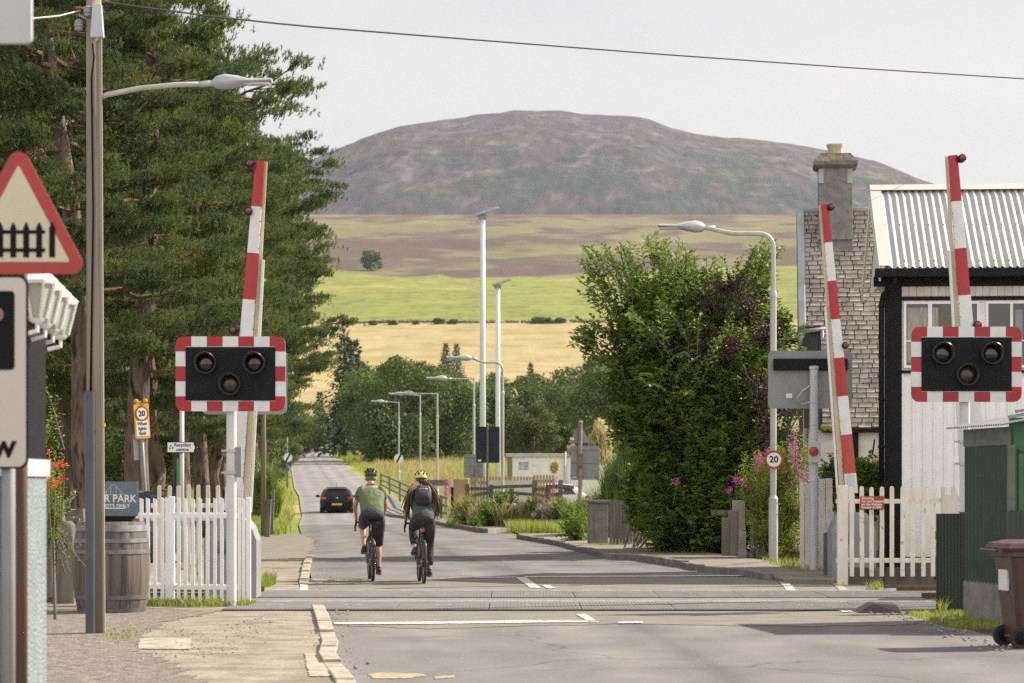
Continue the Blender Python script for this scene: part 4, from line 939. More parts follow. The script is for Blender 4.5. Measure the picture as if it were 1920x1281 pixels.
for i in range(49):
    f = i / 48; px = 186 + (3400 - 186) * f; py = float(np.interp(px, (186, 235, 400, 514, 555, 900, 1240, 1600, 2000, 3400), (2, 9, 31, 43.5, 48, 75.5, 102, 127.5, 153, 215))); pts.append(P(px, py, D + (64 - D) * f))
mb.tube(pts, .011, 5); tag(mb.build('overhead_wire', M['black']), 'black overhead wire sagging from the timber pole across the sky', 'wire')
mb = MB(); mb.tube([P(150, 20, D), P(110, 30, D - .6), P(58, 35, D - 1.6), P(-120, 22, D - 5)], .008, 5); tag(mb.build('overhead_wire', M['grey_lt']), 'pale wire running left from the timber pole top', 'wire')

# triangular warning sign and plate
D = 13.2; k = D / FPX; cx = PX(35, D); t = thing('warning_sign', 'red triangle sign with black fence pictogram close to the camera', 'sign', (cx, D, 0))
def rtri(hw, zb, zt, r, n=6):
    pts = []; A = Vector((-hw, zb)); B = Vector((hw, zb)); C = Vector((0, zt)); V_ = [A, B, C]
    for i in range(3):
        p = V_[i]; a = (V_[i - 1] - p).normalized(); b = (V_[(i + 1) % 3] - p).normalized(); ang = a.angle(b); dd = r / math.tan(ang / 2); c = p + (a + b).normalized() * (r / math.sin(ang / 2))
        s = p + a * dd; e = p + b * dd; a0 = math.atan2(s.y - c.y, s.x - c.x); a1 = math.atan2(e.y - c.y, e.x - c.x); da = (a1 - a0 + math.pi) % (2 * math.pi) - math.pi
        for q in range(n + 1): pts.append((c.x + r * math.cos(a0 + da * q / n), c.y + r * math.sin(a0 + da * q / n)))
    return pts
zb, zt = PZ(514, D), PZ(262, D)
MB().prism(rtri(133 * k, zb, zt, 20 * k), -.006, .006).build('plate', M['sign_red2'] if 'sign_red2' in M else M['sign_red'], t)
MB().prism(rtri(97 * k, zb + 22.5 * k, zt - 47 * k, 3 * k), -.009, -.0061).build('face', M['sign_cream'], t)
mb = MB()
for i in range(-3, 4):
    x = i * 24.3 * k - 9.5 * k; mb.prism([(x - 5.5 * k, zb + 31 * k), (x + 5.5 * k, zb + 31 * k), (x + 5.5 * k, zb + 86 * k), (x, zb + 98 * k), (x - 5.5 * k, zb + 86 * k)], -.012, -.0091)
for z in (44, 78): mb.box(-88 * k, 50 * k, -.0115, -.0091, zb + z * k - 3 * k, zb + z * k + 4 * k)
mb.build('fence_pictogram', M['blacktext'], t)
MB().tube([(0, .05, -.02), (0, .05, PZ(320, D))], .037, 12).build('post', M['rust'], t, True)
M['dull_pink'] = mat('faded_sign_red', (.24, .13, .12), rough=.5)
D = 12.7; k = D / FPX; t = thing('signal_plate', 'pale plate with a black edge and a lamp picture below the triangle', 'sign', (PX(12, D), D, 0))
x0, x1, zt, zb = (-150 - 12) * k, (53 - 12) * k, PZ(517, D), PZ(879, D); c_ = ((x0 + x1) / 2, (zt + zb) / 2)
MB().prism(rrect(x1 - x0, zt - zb, .045, 6, *c_), -.006, .006).build('plate', M['blacktext'], t)
MB().prism(rrect(x1 - x0 - .02, zt - zb - .02, .04, 6, *c_), -.009, -.0061).build('face', M['sign_white'], t)
MB().prism(rrect(154 * k, 148 * k, .02, 4, (-49 - 12) * k, PZ(620, D)), -.012, -.0091).build('lamp_picture', M['blacktext'], t)
for i, (px, py) in enumerate(((-92, 590), (-5, 590), (-49, 650))):
    MB().prism(circ(13 * k, 20, (px - 12) * k, PZ(py, D)), -.015, -.0121).build('lamp_dot', M['dull_pink'], t)
text('lettering', 'show', .165, M['blacktext'], t, ((30 - 12) * k, -.0105, PZ(838, D)), bold=.004, align='RIGHT')
for px in (12, -110): MB().tube([((px - 12) * k, .05, -.02), ((px - 12) * k, .05, zt - .03)], .034, 12).build('post', M['grey'], t, True)
D = 11.2; k = D / FPX; t = thing('blank_sign', 'blank pale grey sign panel high at the left edge', 'sign', (PX(-60, D), D, 0))
MB().prism(rrect(.42, .62, .025, 5, (60 + 60) * k - .21, PZ(82, D) + .31), -.02, .02).build('panel', M['grey_lt'], t)
MB().tube([(0, .05, -.02), (0, .05, PZ(82, D) + .5)], .038, 10).build('post', M['grey'], t, True)

# roadside building at the left edge
D = 14.6; x1 = PX(44, D); xw = PX(20, D)
t = thing('roadside_building', 'pale roughcast building with a dark notice board at the left edge', 'building', (x1, D, 0)); wd = x1 - xw
mb = MB(); mb.box(-3.2, 0, 0, .72, 0, PZ(893, D)); mb.build('wall', M['roughcast'], t)
mb = MB(); zs = PZ(893, D); mb.loft([[(-3.2, -.03, zs), (.015, -.03, zs), (.015, .75, zs), (-3.2, .75, zs)], [(-3.2, -.03, zs + .06), (.02, -.03, zs + .1), (.02, .75, zs + .1), (-3.2, .75, zs + .06)]]); mb.build('ledge', M['grey_lt'], t)
zz = zs + .1; mb = MB(); mb.box(-3.2, -.0, .06, .7, zz, PZ(600, D)); mb.build('notice_board', M['black'], t)
mb = MB()
for x in (-.003, -.075): mb.box(x - .01, x + .012, .03, .059, zz, PZ(618, D))
mb.build('board_trim', M['grey'], t)
mb = MB(); zr = PZ(600, D); mb.box(-3.2, .03, 0, .75, zr, zr + .06); mb.build('cornice', M['grey_dk'], t)
mb = MB(); mb.tube([(-.165, -.08, -.02), (-.165, -.08, zs)], .032, 10); mb.build('downpipe', M['grey'], t, True)
def lantern(x, y, z, w):
    q = thing('wall_lantern', w + ' white tapered lantern in the row along the dark notice board', 'lantern', (x, y, z), 0, 'white lanterns along the notice board')
    b = MB(); b.lathe([(.03, -.215), (.045, -.2), (.05, -.19)], 6); b.lathe([(.105, .0), (.115, .02), (.075, .055), (.03, .075), (.02, .1)], 6)
    for k_ in range(6):
        a = math.pi / 3 * k_; b.beam((.05 * math.cos(a), .05 * math.sin(a), -.19), (.098 * math.cos(a), .098 * math.sin(a), .0), .012, .012)
    b.tube([(0, 0, -.2), (0, .0, -.26), (-.08, 0, -.28)], .014, 6); b.build('frame', M['white'], q, 'auto')
    b = MB(); b.lathe([(.042, -.19), (.088, -.002)], 6); b.build('glass_pane', M['curtain_lt'], q)
M['curtain_lt'] = mat('frosted_glass', (.42, .42, .36), (.36, .36, .3), sc=8, rough=.3)
for i in range(4): lantern(*(PX(70 + i * 14.5, 14.2 + i * .62), 14.2 + i * .62, PZ(533 + i * 13, 14.2 + i * .62)), ('nearest', 'second', 'third', 'farthest')[i])

# ---------------------------------------------------------------- barrel, car park sign, old posts
D = 31.4; t = thing('barrel', 'big weathered oak barrel with dark hoops by the white pickets', 'barrel', (PX(209, D), D, 0)); hb = 1.12
def br(z): u = (z / hb - .5) * 2; return .475 - .075 * u * u
prof = [(br(0) - .02, 0), (br(0), .01)] + [(br(hb * i / 14), hb * i / 14) for i in range(1, 14)] + [(br(hb), hb), (br(hb) - .03, hb), (br(hb) - .035, hb - .03)]
mb = MB(); n = 88
for k in range(22):
    vs_, fs_ = [], []
    for j, (r, z) in enumerate(prof):
        for q in range(4):
            a = 2 * math.pi * (k + q / 3 * .97) / 22; rr = r - (.004 if q in (0, 3) else 0); vs_.append((rr * math.cos(a), rr * math.sin(a), z))
    for j in range(len(prof) - 1):
        for q in range(3): fs_.append((j * 4 + q, j * 4 + q + 1, (j + 1) * 4 + q + 1, (j + 1) * 4 + q))
    mb.add(vs_, fs_)
mb.build('staves', M['barrel'], t, 'auto', fixn=False)
MB().lathe([(br(hb) - .03, hb - .05), (br(hb) - .03, hb - .03)], 32).build('barrel_head', M['barrel'], t)
MB().lathe([(.38, .05), (.44, .3), (.45, .55), (.44, .8), (.38, 1.07)], 32).build('barrel_core', M['mortar'], t)
for z, w in ((.03, .07), (.20, .05), (.755, .05), (.89, .05), (1.04, .075)):
    MB().lathe([(br(z) + .002, z - w / 2), (br(z - w / 2) + .008, z - w / 2), (br(z + w / 2) + .008, z + w / 2), (br(z + w / 2) + .002, z + w / 2)], 48).build('hoop', M['hoop'], t, 'auto')
D = 31.2; t = thing('car_park_sign', 'slate blue car park sign standing on the oak barrel', 'sign', (PX(213, D), D, hb - .03)); k = D / FPX
zb, zt = PZ(968, D) - t.location.z, PZ(903.5, D) - t.location.z
MB().box(-46 * k, 46 * k, -.012, .012, zb, zt).build('board', M['slate_blue'], t, bevel=.004)
mb = MB(); mb.prism([(-28 * k, 0), (28 * k, 0), (40 * k, zb), (-40 * k, zb)], -.01, .12); mb.build('stand', M['black'], t)
text('lettering', 'CAR PARK', .128, M['whitetext'], t, (0, -.0145, (zb + zt) / 2 - .0), bold=.002, wide=.93); text('lettering', 'GUESTS ONLY', .062, M['whitetext'], t, (0, -.0145, (zb + zt) / 2 - .085), bold=.001)
MB().box(-25 * k, 22 * k, -.0145, -.012, zb + .09, zb + .1).build('rule', M['whitetext'], t)
mb = MB()
for a, b, w in [(p, q, .006) for p, q in (((-18, 9), (0, 27)), ((0, 27), (18, 9)), ((-13, 8), (-13, 14)), ((13, 8), (13, 14)), ((-19, 7), (19, 7)), ((-5, 8), (-5, 20)), ((5, 8), (5, 20)))]:
    z0 = zt - 31 * k; mb.beam((a[0] * k, -.0135, z0 + a[1] * k), (b[0] * k, -.0135, z0 + b[1] * k), .002, w, up=(1, 0, 0) if a[0] == b[0] else (0, 0, 1))
mb.build('house_mark', M['grey_lt'], t)
rng = random.Random(8)
for i, (px, py0, py1, w, D, lab) in enumerate(((104, 945, 1092, .3, 34.5, 'broad rotten grey post at the left of the barrel'), (122, 978, 1098, .34, 33.6, 'old split post with a pointed top beside the barrel'), (146, 956, 1085, .28, 35.3, 'mossy old post half hidden behind the barrel'), (90, 985, 1090, .2, 34.0, 'thin dark old post at the corner of the left building'))):
    t = thing('old_post', lab, 'post', (PX(px, D), D, 0), rng.uniform(-.2, .2), 'rotten old posts'); zt = PZ(py0, D); mb = MB()
    rings = []
    for f, s_ in ((0, 1.05), (.4, 1), (.8, .95), (.94, .85), (1, .5 if i == 1 else .75)):
        rings.append([(math.cos(a) * w / 2 * s_ * rng.uniform(.88, 1.05), math.sin(a) * w * .35 * s_, zt * f + rng.uniform(-.02, .02) * (f > .9)) for a in [2 * math.pi * q / 10 for q in range(10)]])
    mb.loft(rings); mb.build('timber', M['old_wood'], t, 'auto')
mb = MB()
for z in (.35, .75): mb.box(PX(60, 35.6), PX(160, 35.6), 35.6, 35.68, z - .09, z + .09)
tag(mb.build('old_rail', M['old_wood']), 'dark old rails behind the rotten posts', 'fence')

# ---------------------------------------------------------------- corrugated sheets
def corr(mb, o, u, v, nrm, L, H, pitch, amp, per=8):
    """sheet from o: width L along u (waves), height H along v"""
    o, u, v, nrm = Vector(o), Vector(u).normalized(), Vector(v).normalized(), Vector(nrm).normalized()
    n = int(L / pitch * per); vs_ = []; fs_ = []
    for i in range(n + 1):
        s_ = L * i / n; p = o + u * s_ + nrm * amp * math.sin(2 * math.pi * s_ / pitch)
        vs_ += [p, p + v * H]
    for i in range(n): fs_.append((2 * i, 2 * i + 2, 2 * i + 3, 2 * i + 1))
    return mb.add(vs_, fs_)

# ---------------------------------------------------------------- signal box (white building on the right)
def signal_box():
    D = 43.6; x0 = PX(1662, D); t = thing('signal_box', 'white boarded signal box with a corrugated white roof behind the right signal', 'building', (x0, D, 0), math.radians(-4.5))
    Wd, De = 6.4, 4.6; ez = PZ(517, D); z1, z2 = PZ(562, D), PZ(697, D)
    hx0 = .26
    b = MB(); b.box(hx0, Wd, .02, De, .35, ez); b.build('wall', M['white'], t)
    b = MB(); b.box(.02, Wd + .1, .05, De - .1, 0, .349); b.build('base_wall', M['old_wood'], t)
    # lower battened cladding
    b = MB(); x = hx0; pit = .178
    while x < Wd: b.box(x, x + .03, -.012, .019, .36, z2 - .03); x += pit
    b.build('lower_cladding', M['white'], t)
    b = MB(); x = hx0
    while x < Wd: b.box(x, x + .118, -.004 - .004 * (int(x * 10) % 2), .019, z1 + .05, ez - .02); x += .124
    b.build('upper_boards', M['white_old'], t)
    b = MB(); b.box(-.02, hx0 - .001, -.03, .22, 0, ez); b.build('corner_post', M['black'], t, bevel=.008)
    b = MB(); b.box(hx0, Wd, -.025, .018, z1 - .015, z1 + .049); b.box(hx0, Wd, -.04, .018, z2 - .028, z2 + .02); b.build('black_band', M['black'], t)
    # windows
    wz0, wz1 = z2 + .06, z1 - .035; x = hx0 + .03
    for i in range(4):
        ww = 1.28; fr = MB(); f = .045
        fr.box(x, x + ww, -.03, .019, wz0, wz0 + f); fr.box(x, x + ww, -.03, .019, wz1 - f, wz1)
        for q in (0, .333, .667, 1): xx = x + (ww - f) * q; fr.box(xx, xx + f * (1.5 if q in (.333,) and i == 0 else 1), -.028, .019, wz0 + f, wz1 - f)
        fr.box(x + f, x + ww - f, -.024, .018, (wz0 + wz1) / 2 - .12, (wz0 + wz1) / 2 - .095)
        w = fr.build('window', M['white'], t)
        g = MB(); g.box(x + f, x + ww - f, -.006, .016, wz0 + f, wz1 - f); g.build('pane', M['glass'], w)
        if i < 1:
            c = MB(); corr(c, (x + f + .02, -.0075, wz0 + f + .05), (1, 0, 0), (0, 0, 1), (0, 1, 0), .52, wz1 - wz0 - .2, .09, .001); c.build('curtain', M['curtain'], w)
            s_ = MB(); s_.box(x + .62, x + .84, -.0078, -.0062, wz0 + f, wz1 - f - .02); s_.build('blind', mat('dim_blind', (.17, .15, .09), (.12, .10, .06), sc=5, stretch=(4, 1, .4)), w)
        else:
            s_ = MB(); s_.box(x + .5, x + .62, -.0078, -.0062, wz0 + f, wz1 - f - .1); s_.build('blind', M['grey'], w)
        x += ww + .1
    # roof
    run = 2.25; ov = .38; rise = PZ(353, 45.85) - ez - .1; ang = math.atan2(rise, run + ov); sl_ = math.hypot(rise, run + ov)
    v = Vector((0, math.cos(ang), math.sin(ang))); nrm = Vector((0, -math.sin(ang), math.cos(ang)))
    o = Vector((-.15, -ov, ez + .1))
    r = MB(); corr(r, o + Vector((.16, 0, 0)), (1, 0, 0), v, nrm, Wd + 1.0, sl_, .125, .021, 10)
    v2 = Vector((0, -math.cos(ang), math.sin(ang))); n2 = Vector((0, math.sin(ang), math.cos(ang))); rt = o + v * (sl_)
    corr(r, Vector((o.x + .16, 2 * rt.y - o.y, o.z)), (1, 0, 0), v2, n2, Wd + 1.0, sl_, .125, .021, 6)
    rf = r.build('roof', M['tin'], t, True)
    s_ = MB()
    for row in (.06, .5, .93):
        for q in range(int((Wd + .8) / .25)):
            p = o + Vector((.16 + .031 + q * .25, 0, 0)) + v * (sl_) * row + nrm * .035; s_.ball(p, .014, 6, 4)
    s_.build('roof_screw', M['grey_dk'], rf)
    g = MB(); a = o + nrm * .045; e = sl_
    g.add([a, a + Vector((.19, 0, 0)), a + Vector((.19, 0, 0)) + v * e, a + v * e, a - nrm * .12, a + v * e - nrm * .12], [(0, 1, 2, 3), (0, 3, 5, 4)])
    g.add([a + v * e + Vector((0, 0, .02)), a + v * e + Vector((Wd + 1.3, 0, .02)), a + v * (e - .2) + Vector((Wd + 1.3, 0, .012)), a + v * (e - .2) + Vector((0, 0, .012)),
           a + v * (e) + Vector((0, .2, -.11)), a + v * (e) + Vector((Wd + 1.3, .2, -.11))], [(3, 2, 1, 0), (0, 1, 5, 4)])
    g.build('roof_flashing', M['tin_edge'], rf)
    b = MB(); b.prism([(-ov + .02, ez + .05), (rt.y, rt.z - .1), (2 * rt.y + ov - .02, ez + .05), (2 * rt.y + ov - .02, ez - .12), (rt.y, rt.z - .34), (-ov + .02, ez - .12)], -.15, -.12, 'yz'); b.build('bargeboard', M['white_old'], t)
    b = MB(); b.prism([(0.02, ez), (rt.y, rt.z - .2), (De - .05, ez)], .0, .02, 'yz'); b.build('gable_wall', M['white_old'], t)
    b = MB(); b.box(-.2, Wd + 1, -ov + .03, .018, ez - .02, ez + .02); b.build('soffit', M['black'], t)
    b = MB(); b.box(-.22, Wd + 1, -ov - .06, -ov + .028, ez - .06, ez + .09); b.build('gutter', M['black'], t, bevel=.02)
    b = MB(); b.box(-.22, Wd + 1, -.05, -.0, ez - .19, ez - .021); b.build('fascia', M['black'], t)
    b = MB(); b.tube([(.12, -ov, ez - .06), (.12, -ov + .02, ez - .16), (-.06, -.1, ez - .34), (-.09, -.09, ez - .5), (-.09, -.09, .1)], .048, 10)
    for z in (ez - .55, 3.0, 2.2, 1.2): b.lathe([(.055, z), (.062, z + .02), (.055, z + .05)], 10, (-.09, -.09, 0))
    b.tube([(-.2, -.02, 2.35), (-.24, -.06, 2.1), (-.17, -.07, 2.05)], .014, 6); b.build('downpipe', M['black'], t, True)
M['tin_edge'] = mat('pale_roof_flashing', (.46, .45, .40), (.52, .51, .46), sc=2, rough=.5)
signal_box()

# ---------------------------------------------------------------- house with slate roof
def slate_house():
    D = 56.0; xl = PX(1506, D); t = thing('slate_house', 'old house with a brownish slate roof and tall chimney beside the signal box', 'house', (xl, D, 0), math.radians(-5.5))
    zr = PZ(398, 59.7); ze = PZ(803, D); run = 3.7; Wd = 4.9; rise = zr - ze; ang = math.atan2(rise, run); sl_ = math.hypot(rise, run)
    v = Vector((0, math.cos(ang), math.sin(ang))); nrm = Vector((0, -math.sin(ang), math.cos(ang)))
    b = MB(); b.prism([(.1, 0), (run * 2 - .1, 0), (run * 2 - .1, ze), (run, zr - .15), (.1, ze)], .12, Wd, 'yz'); b.build('wall', M['render_wall'], t)
    rng = random.Random(4); r = MB(); rows = 46; rh = sl_ / rows; cut = .555            # the left verge stops part way down
    r.m = 1; r.add([Vector((.02 if True else 0, 0, ze)) + v * 0, Vector((Wd, 0, ze)), Vector((Wd, 0, ze)) + v * sl_, Vector((.02, 0, ze)) + v * sl_], [(0, 1, 2, 3)]); r.m = 0
    for k in range(rows):
        y = k * rh; x = (.42 if k / rows < 1 - cut else .03) + rng.uniform(-.16, 0) ; first = True
        xs0 = .42 if k / rows < 1 - cut else .03
        while x < Wd:
            w = rng.uniform(.2, .32); a = max(x, xs0); e = x + w - .02
            if e - a > .05:
                z = .028 + rng.uniform(0, .016); dy = rng.uniform(-.014, .014); tl = rng.uniform(-.006, .006)
                p = Vector((0, 0, ze)) + v * (y + dy)
                q = [p + Vector((a, 0, 0)) + nrm * (z + .012), p + Vector((e, 0, 0)) + nrm * (z + .012 + tl), p + Vector((e, 0, 0)) + v * (rh * 1.12) + nrm * .004, p + Vector((a, 0, 0)) + v * (rh * 1.12) + nrm * .004]
                lo = [p + Vector((a, 0, 0)), p + Vector((e, 0, 0))]
                r.add(q + lo, [(0, 1, 2, 3), (4, 5, 1, 0), (4, 0, 3), (5, 2, 1)])
            x += w
    q = [Vector((.02, 2 * run, ze)), Vector((Wd, 2 * run, ze)), Vector((Wd, run, zr)), Vector((.02, run, zr))]; r.add(q, [(0, 1, 2, 3)])
    rf = r.build('roof', [M['slate'], M['mortar']], t, fixn=False)
    b = MB(); p0 = Vector((0, 0, ze)) + v * sl_ * (1 - cut); p1 = Vector((0, 0, ze)) + v * sl_
    b.beam(p0 + nrm * .03, p1 + nrm * .03, .17, .1); b.build('verge', M['lead'], rf, bevel=.02)
    b = MB(); b.beam(p0 - nrm * .18 + Vector((-.06, 0, 0)), p1 - nrm * .18 + Vector((-.06, 0, 0)), .06, .34); b.build('bargeboard', M['black'], t)
    b = MB(); b.tube([(-.02, run, zr + .03), (Wd, run, zr + .03)], .07, 8); b.build('ridge', M['lead'], rf, True)
    b = MB(); b.tube([p0 + Vector((-.08, -.1, -.08)), p0 + Vector((.55, -.1, -.02))], .05, 8); b.box(-.1, .05, p0.y - .16, p0.y - .04, p0.z - .62, p0.z - .1); b.tube([p0 + Vector((.45, -.16, -.05)), Vector((.45, p0.y - .16, .2))], .045, 8); b.build('gutter', M['grey'], t, True)
    b = MB(); b.box(.42, Wd, -.06, .05, ze - .1, ze - .01); b.build('eaves', M['black'], t)
    mo = MB(); rng = random.Random(9)
    for k in range(60): mo.ball((.42 + .6 * rng.random() ** 1.6, -.05 + rng.uniform(-.03, .1), ze + rng.uniform(-.03, .05)), rng.uniform(.03, .07), 6, 4)
    mo.build('moss', mat('moss', (.16, .17, .03), (.22, .2, .05), sc=9, rough=1), rf)
    b = MB(); b.box(1.05, 1.2, .04, .0999, .8, ze - .1); b.build('corner_post', M['black'], t)
    # chimney
    cx = .79; cy = run - .35; hw = .39; b = MB(); zc = PZ(318, 59.4)
    b.box(cx - hw, cx + hw, cy - .4, cy + .4, zr - 1.0, zc); ch = b.build('chimney', M['chimney'], t, bevel=.015)
    b = MB(); b.loft([[(cx - hw - .03, cy - .46, zr - .72), (cx + hw + .03, cy - .46, zr - .72), (cx + hw + .03, cy - .4, zr - .6), (cx - hw - .03, cy - .4, zr - .6)], [(cx - hw - .03, cy - .43, zr - .72), (cx + hw + .03, cy - .43, zr - .72), (cx + hw + .03, cy - .39, zr - .6), (cx - hw - .03, cy - .39, zr - .6)]]); b.build('flashing', M['chimney'], ch)
    b = MB(); z = zc
    def sq(h, zz): return [(cx - h, cy - h - .06, zz), (cx + h, cy - h - .06, zz), (cx + h, cy + h + .06, zz), (cx - h, cy + h + .06, zz)]
    b.loft([sq(hw + .02, z - .02), sq(hw + .11, z + .03), sq(hw + .11, z + .12), sq(hw - .03, z + .29), sq(hw - .04, z + .31)]); b.build('chimney_cap', M['stone_cap'], ch)
    b = MB(); n = 8; pz = z + .31; b.lathe([(.17, pz), (.165, pz + .12), (.175, pz + .17), (.2, pz + .22), (.2, pz + .25), (.16, pz + .25), (.14, pz + .1)], 10, (cx, cy, 0)); b.build('chimney_pot', M['pot'], ch, 'auto')
    for s_ in (-1, 1): MB().box(cx + s_ * (hw - .06) - .06, cx + s_ * (hw - .06) + .06, cy - .412, cy - .4001, zc - .38, zc - .05).build('corner_repair', M['lead'], ch)
    # rusty lean-to
    b = MB(); z0, z1 = PZ(890, 53.5), PZ(890, 53.5); o = Vector((.5, -2.6, z0 - .06)); e = Vector((2.0, -2.6, z0 + .42))
    u = (e - o); L = u.length; corr(b, o, (0, 1, .12), u, (-.1, -.1, 1), 1.5, L, .12, .018, 8); lt = b.build('lean_to_roof', M['rust_roof'], t, True)
    b = MB(); b.beam(o + Vector((0, .02, -.06)), e + Vector((0, .02, -.06)), .04, .1); b.box(.6, 1.9, -2.5, -2.44, 0, z0 - .02); b.build('lean_to_wall', M['old_wood'], t)
slate_house()

# ---------------------------------------------------------------- green shed, dark tin fence, wheelie bin
def shed():
    D = 29.7; x0 = PX(1808, D); t = thing('green_shed', 'dark green corrugated shed with a grey tin roof at the right edge', 'shed', (x0, D, 0), math.radians(8))
    # local: left wall runs towards the camera (-y)
    L = 1.55; zt = PZ(838, D); zw = PZ(806, D)
    b = MB(); corr(b, (0, -L, .47), (0, 1, 0), (0, 0, 1), (-1, 0, 0), L, zt - .47, .13, .024, 8); b.build('tin_wall', M['green_tin'], t, True)
    b = MB(); b.box(.02, .2, -L, 0, 0, .469); b.box(-.01, .06, -L, 0, -.02, .45); b.build('plinth', M['concrete'], t)
    b = MB(); b.box(-.012, .05, -L - .02, 0, zt, zw); b.box(-.016, .06, -L - .05, -L, .4, zt); b.build('fascia', M['concrete_green'], t)
    b = MB(); b.box(.02, 3.2, -L - .02, -L + .05, 0.0, zw + .1); b.box(.02, 3, -.05, 0, 0, zw); b.build('wall', M['green_paint'], t)
    b = MB(); b.box(.16, 1.3, -L - .055, -L - .0201, .7, zt - .12); b.build('door', M['green_paint'], t, bevel=.01)
    b = MB(); b.box(.1, .159, -L - .05, -L - .0201, .6, zt - .06); b.box(.1, 3.2, -L - .05, -L - .0201, zt - .1, zt - .04); b.build('frame', M['green_paint'], t)
    b = MB(); u = Vector((1, 0, .17)); corr(b, (-.16, -L - .22, zw + .02), (0, 1, 0), u, (-.17, 0, 1), L + .4, 3.4, .076, .012, 8); b.build('roof', M['grey_tin'], t, True)
    b = MB(); b.beam((-.08, -L - .225, zw + .10), (2.9, -L - .225, zw + .6), .03, .035); b.beam((.0, -L - .24, zw + .16), (2.9, -L - .24, zw + .65), .05, .03); b.build('roof_edge', M['grey_tin'], t)
M['concrete_green'] = mat('mossy_fascia', (.11, .125, .10), (.15, .16, .135), sc=5, rough=.9)
shed()
t = thing('tin_fence', 'low dark corrugated fence beside the green shed', 'fence', (PX(1755, 31.2), 31.2, 0)); b = MB()
corr(b, (0, 0, .0), (1, -.35, 0), (0, 0, 1), (-.35, -1, 0), .36, PZ(963, 31.2), .04, .008, 6); b.build('tin_sheet', M['dark_tin'], t, True)
b = MB(); b.box(.3, .36, .02, .09, 0, PZ(960, 31.2)); b.box(.0, .3, .02, .06, .9, 1.0); b.build('post', M['old_wood'], t)
t = thing('tin_fence', 'weathered grey tin fence piece in front of the green shed door', 'fence', (PX(1889, 27.2), 27.2, 0)); b = MB()
corr(b, (0, 0, .9), (1, 0, 0), (0, 0, 1), (0, -1, 0), 1.4, PZ(957, 27.2) - .9, .05, .008, 6); b.build('tin_sheet', M['dark_tin'], t, True)
b = MB(); b.box(.05, .12, .02, .09, 0, 1.2); b.box(.9, .97, .02, .09, 0, 1.2); b.build('post', M['old_wood'], t)
def bin_():
    D = 24.7; t = thing('wheelie_bin', 'brown wheelie bin with black wheels at the right edge', 'bin', (PX(1948, D), D, 0), math.radians(8)); k = D / FPX
    # seen from the side: handle and wheels towards -x
    H_ = .93; b = MB()
    def rg(x0, x1, y, z): return [(x0 + .04, -y, z), (x1 - .04, -y, z), (x1, -y + .04, z), (x1, y - .04, z), (x1 - .04, y, z), (x0 + .04, y, z), (x0, y - .04, z), (x0, -y + .04, z)]
    b.loft([rg(-.27, .26, .22, .05), rg(-.29, .29, .235, .2), rg(-.365, .36, .28, H_ - .06), rg(-.39, .39, .3, H_ - .05), rg(-.39, .39, .3, H_)])
    b.build('body', M['bin'], t, 'auto')
    b = MB(); b.loft([rg(-.43, .42, .315, H_ + .002), rg(-.45, .43, .325, H_ + .03), rg(-.42, .4, .3, H_ + .075), rg(-.3, .3, .2, H_ + .105)]); b.tube([(-.5, -.24, H_ + .0), (-.5, .24, H_ + .0)], .02, 8)
    for y in (-.24, 0, .24): b.beam((-.5, y, H_), (-.38, y, H_ + .02), .03, .04)
    b.build('lid', M['bin'], t, 'auto')
    R = Matrix.Rotation(math.pi / 2, 3, 'X')
    for y in (-.27, .22):
        b = MB(); b.lathe([(.06, -.03), (.10, -.032), (.105, -.02), (.105, .02), (.10, .032), (.06, .03)], 22, (-.28, y, .105), R); w = b.build('wheel', M['rubber_black'], t, 'auto')
        b = MB(); b.lathe([(.02, -.026), (.065, -.02), (.065, .02), (.02, .026)], 16, (-.28, y - .012, .105), R); b.build('hub', M['black'], w, 'auto')
    MB().tube([(-.28, -.3, .105), (-.28, .26, .105)], .014, 8).build('axle', M['grey_dk'], t, True)
    MB().box(-.365, -.34, -.12, .12, .55, .75).build('sticker', M['sign_bright'], t)
bin_()

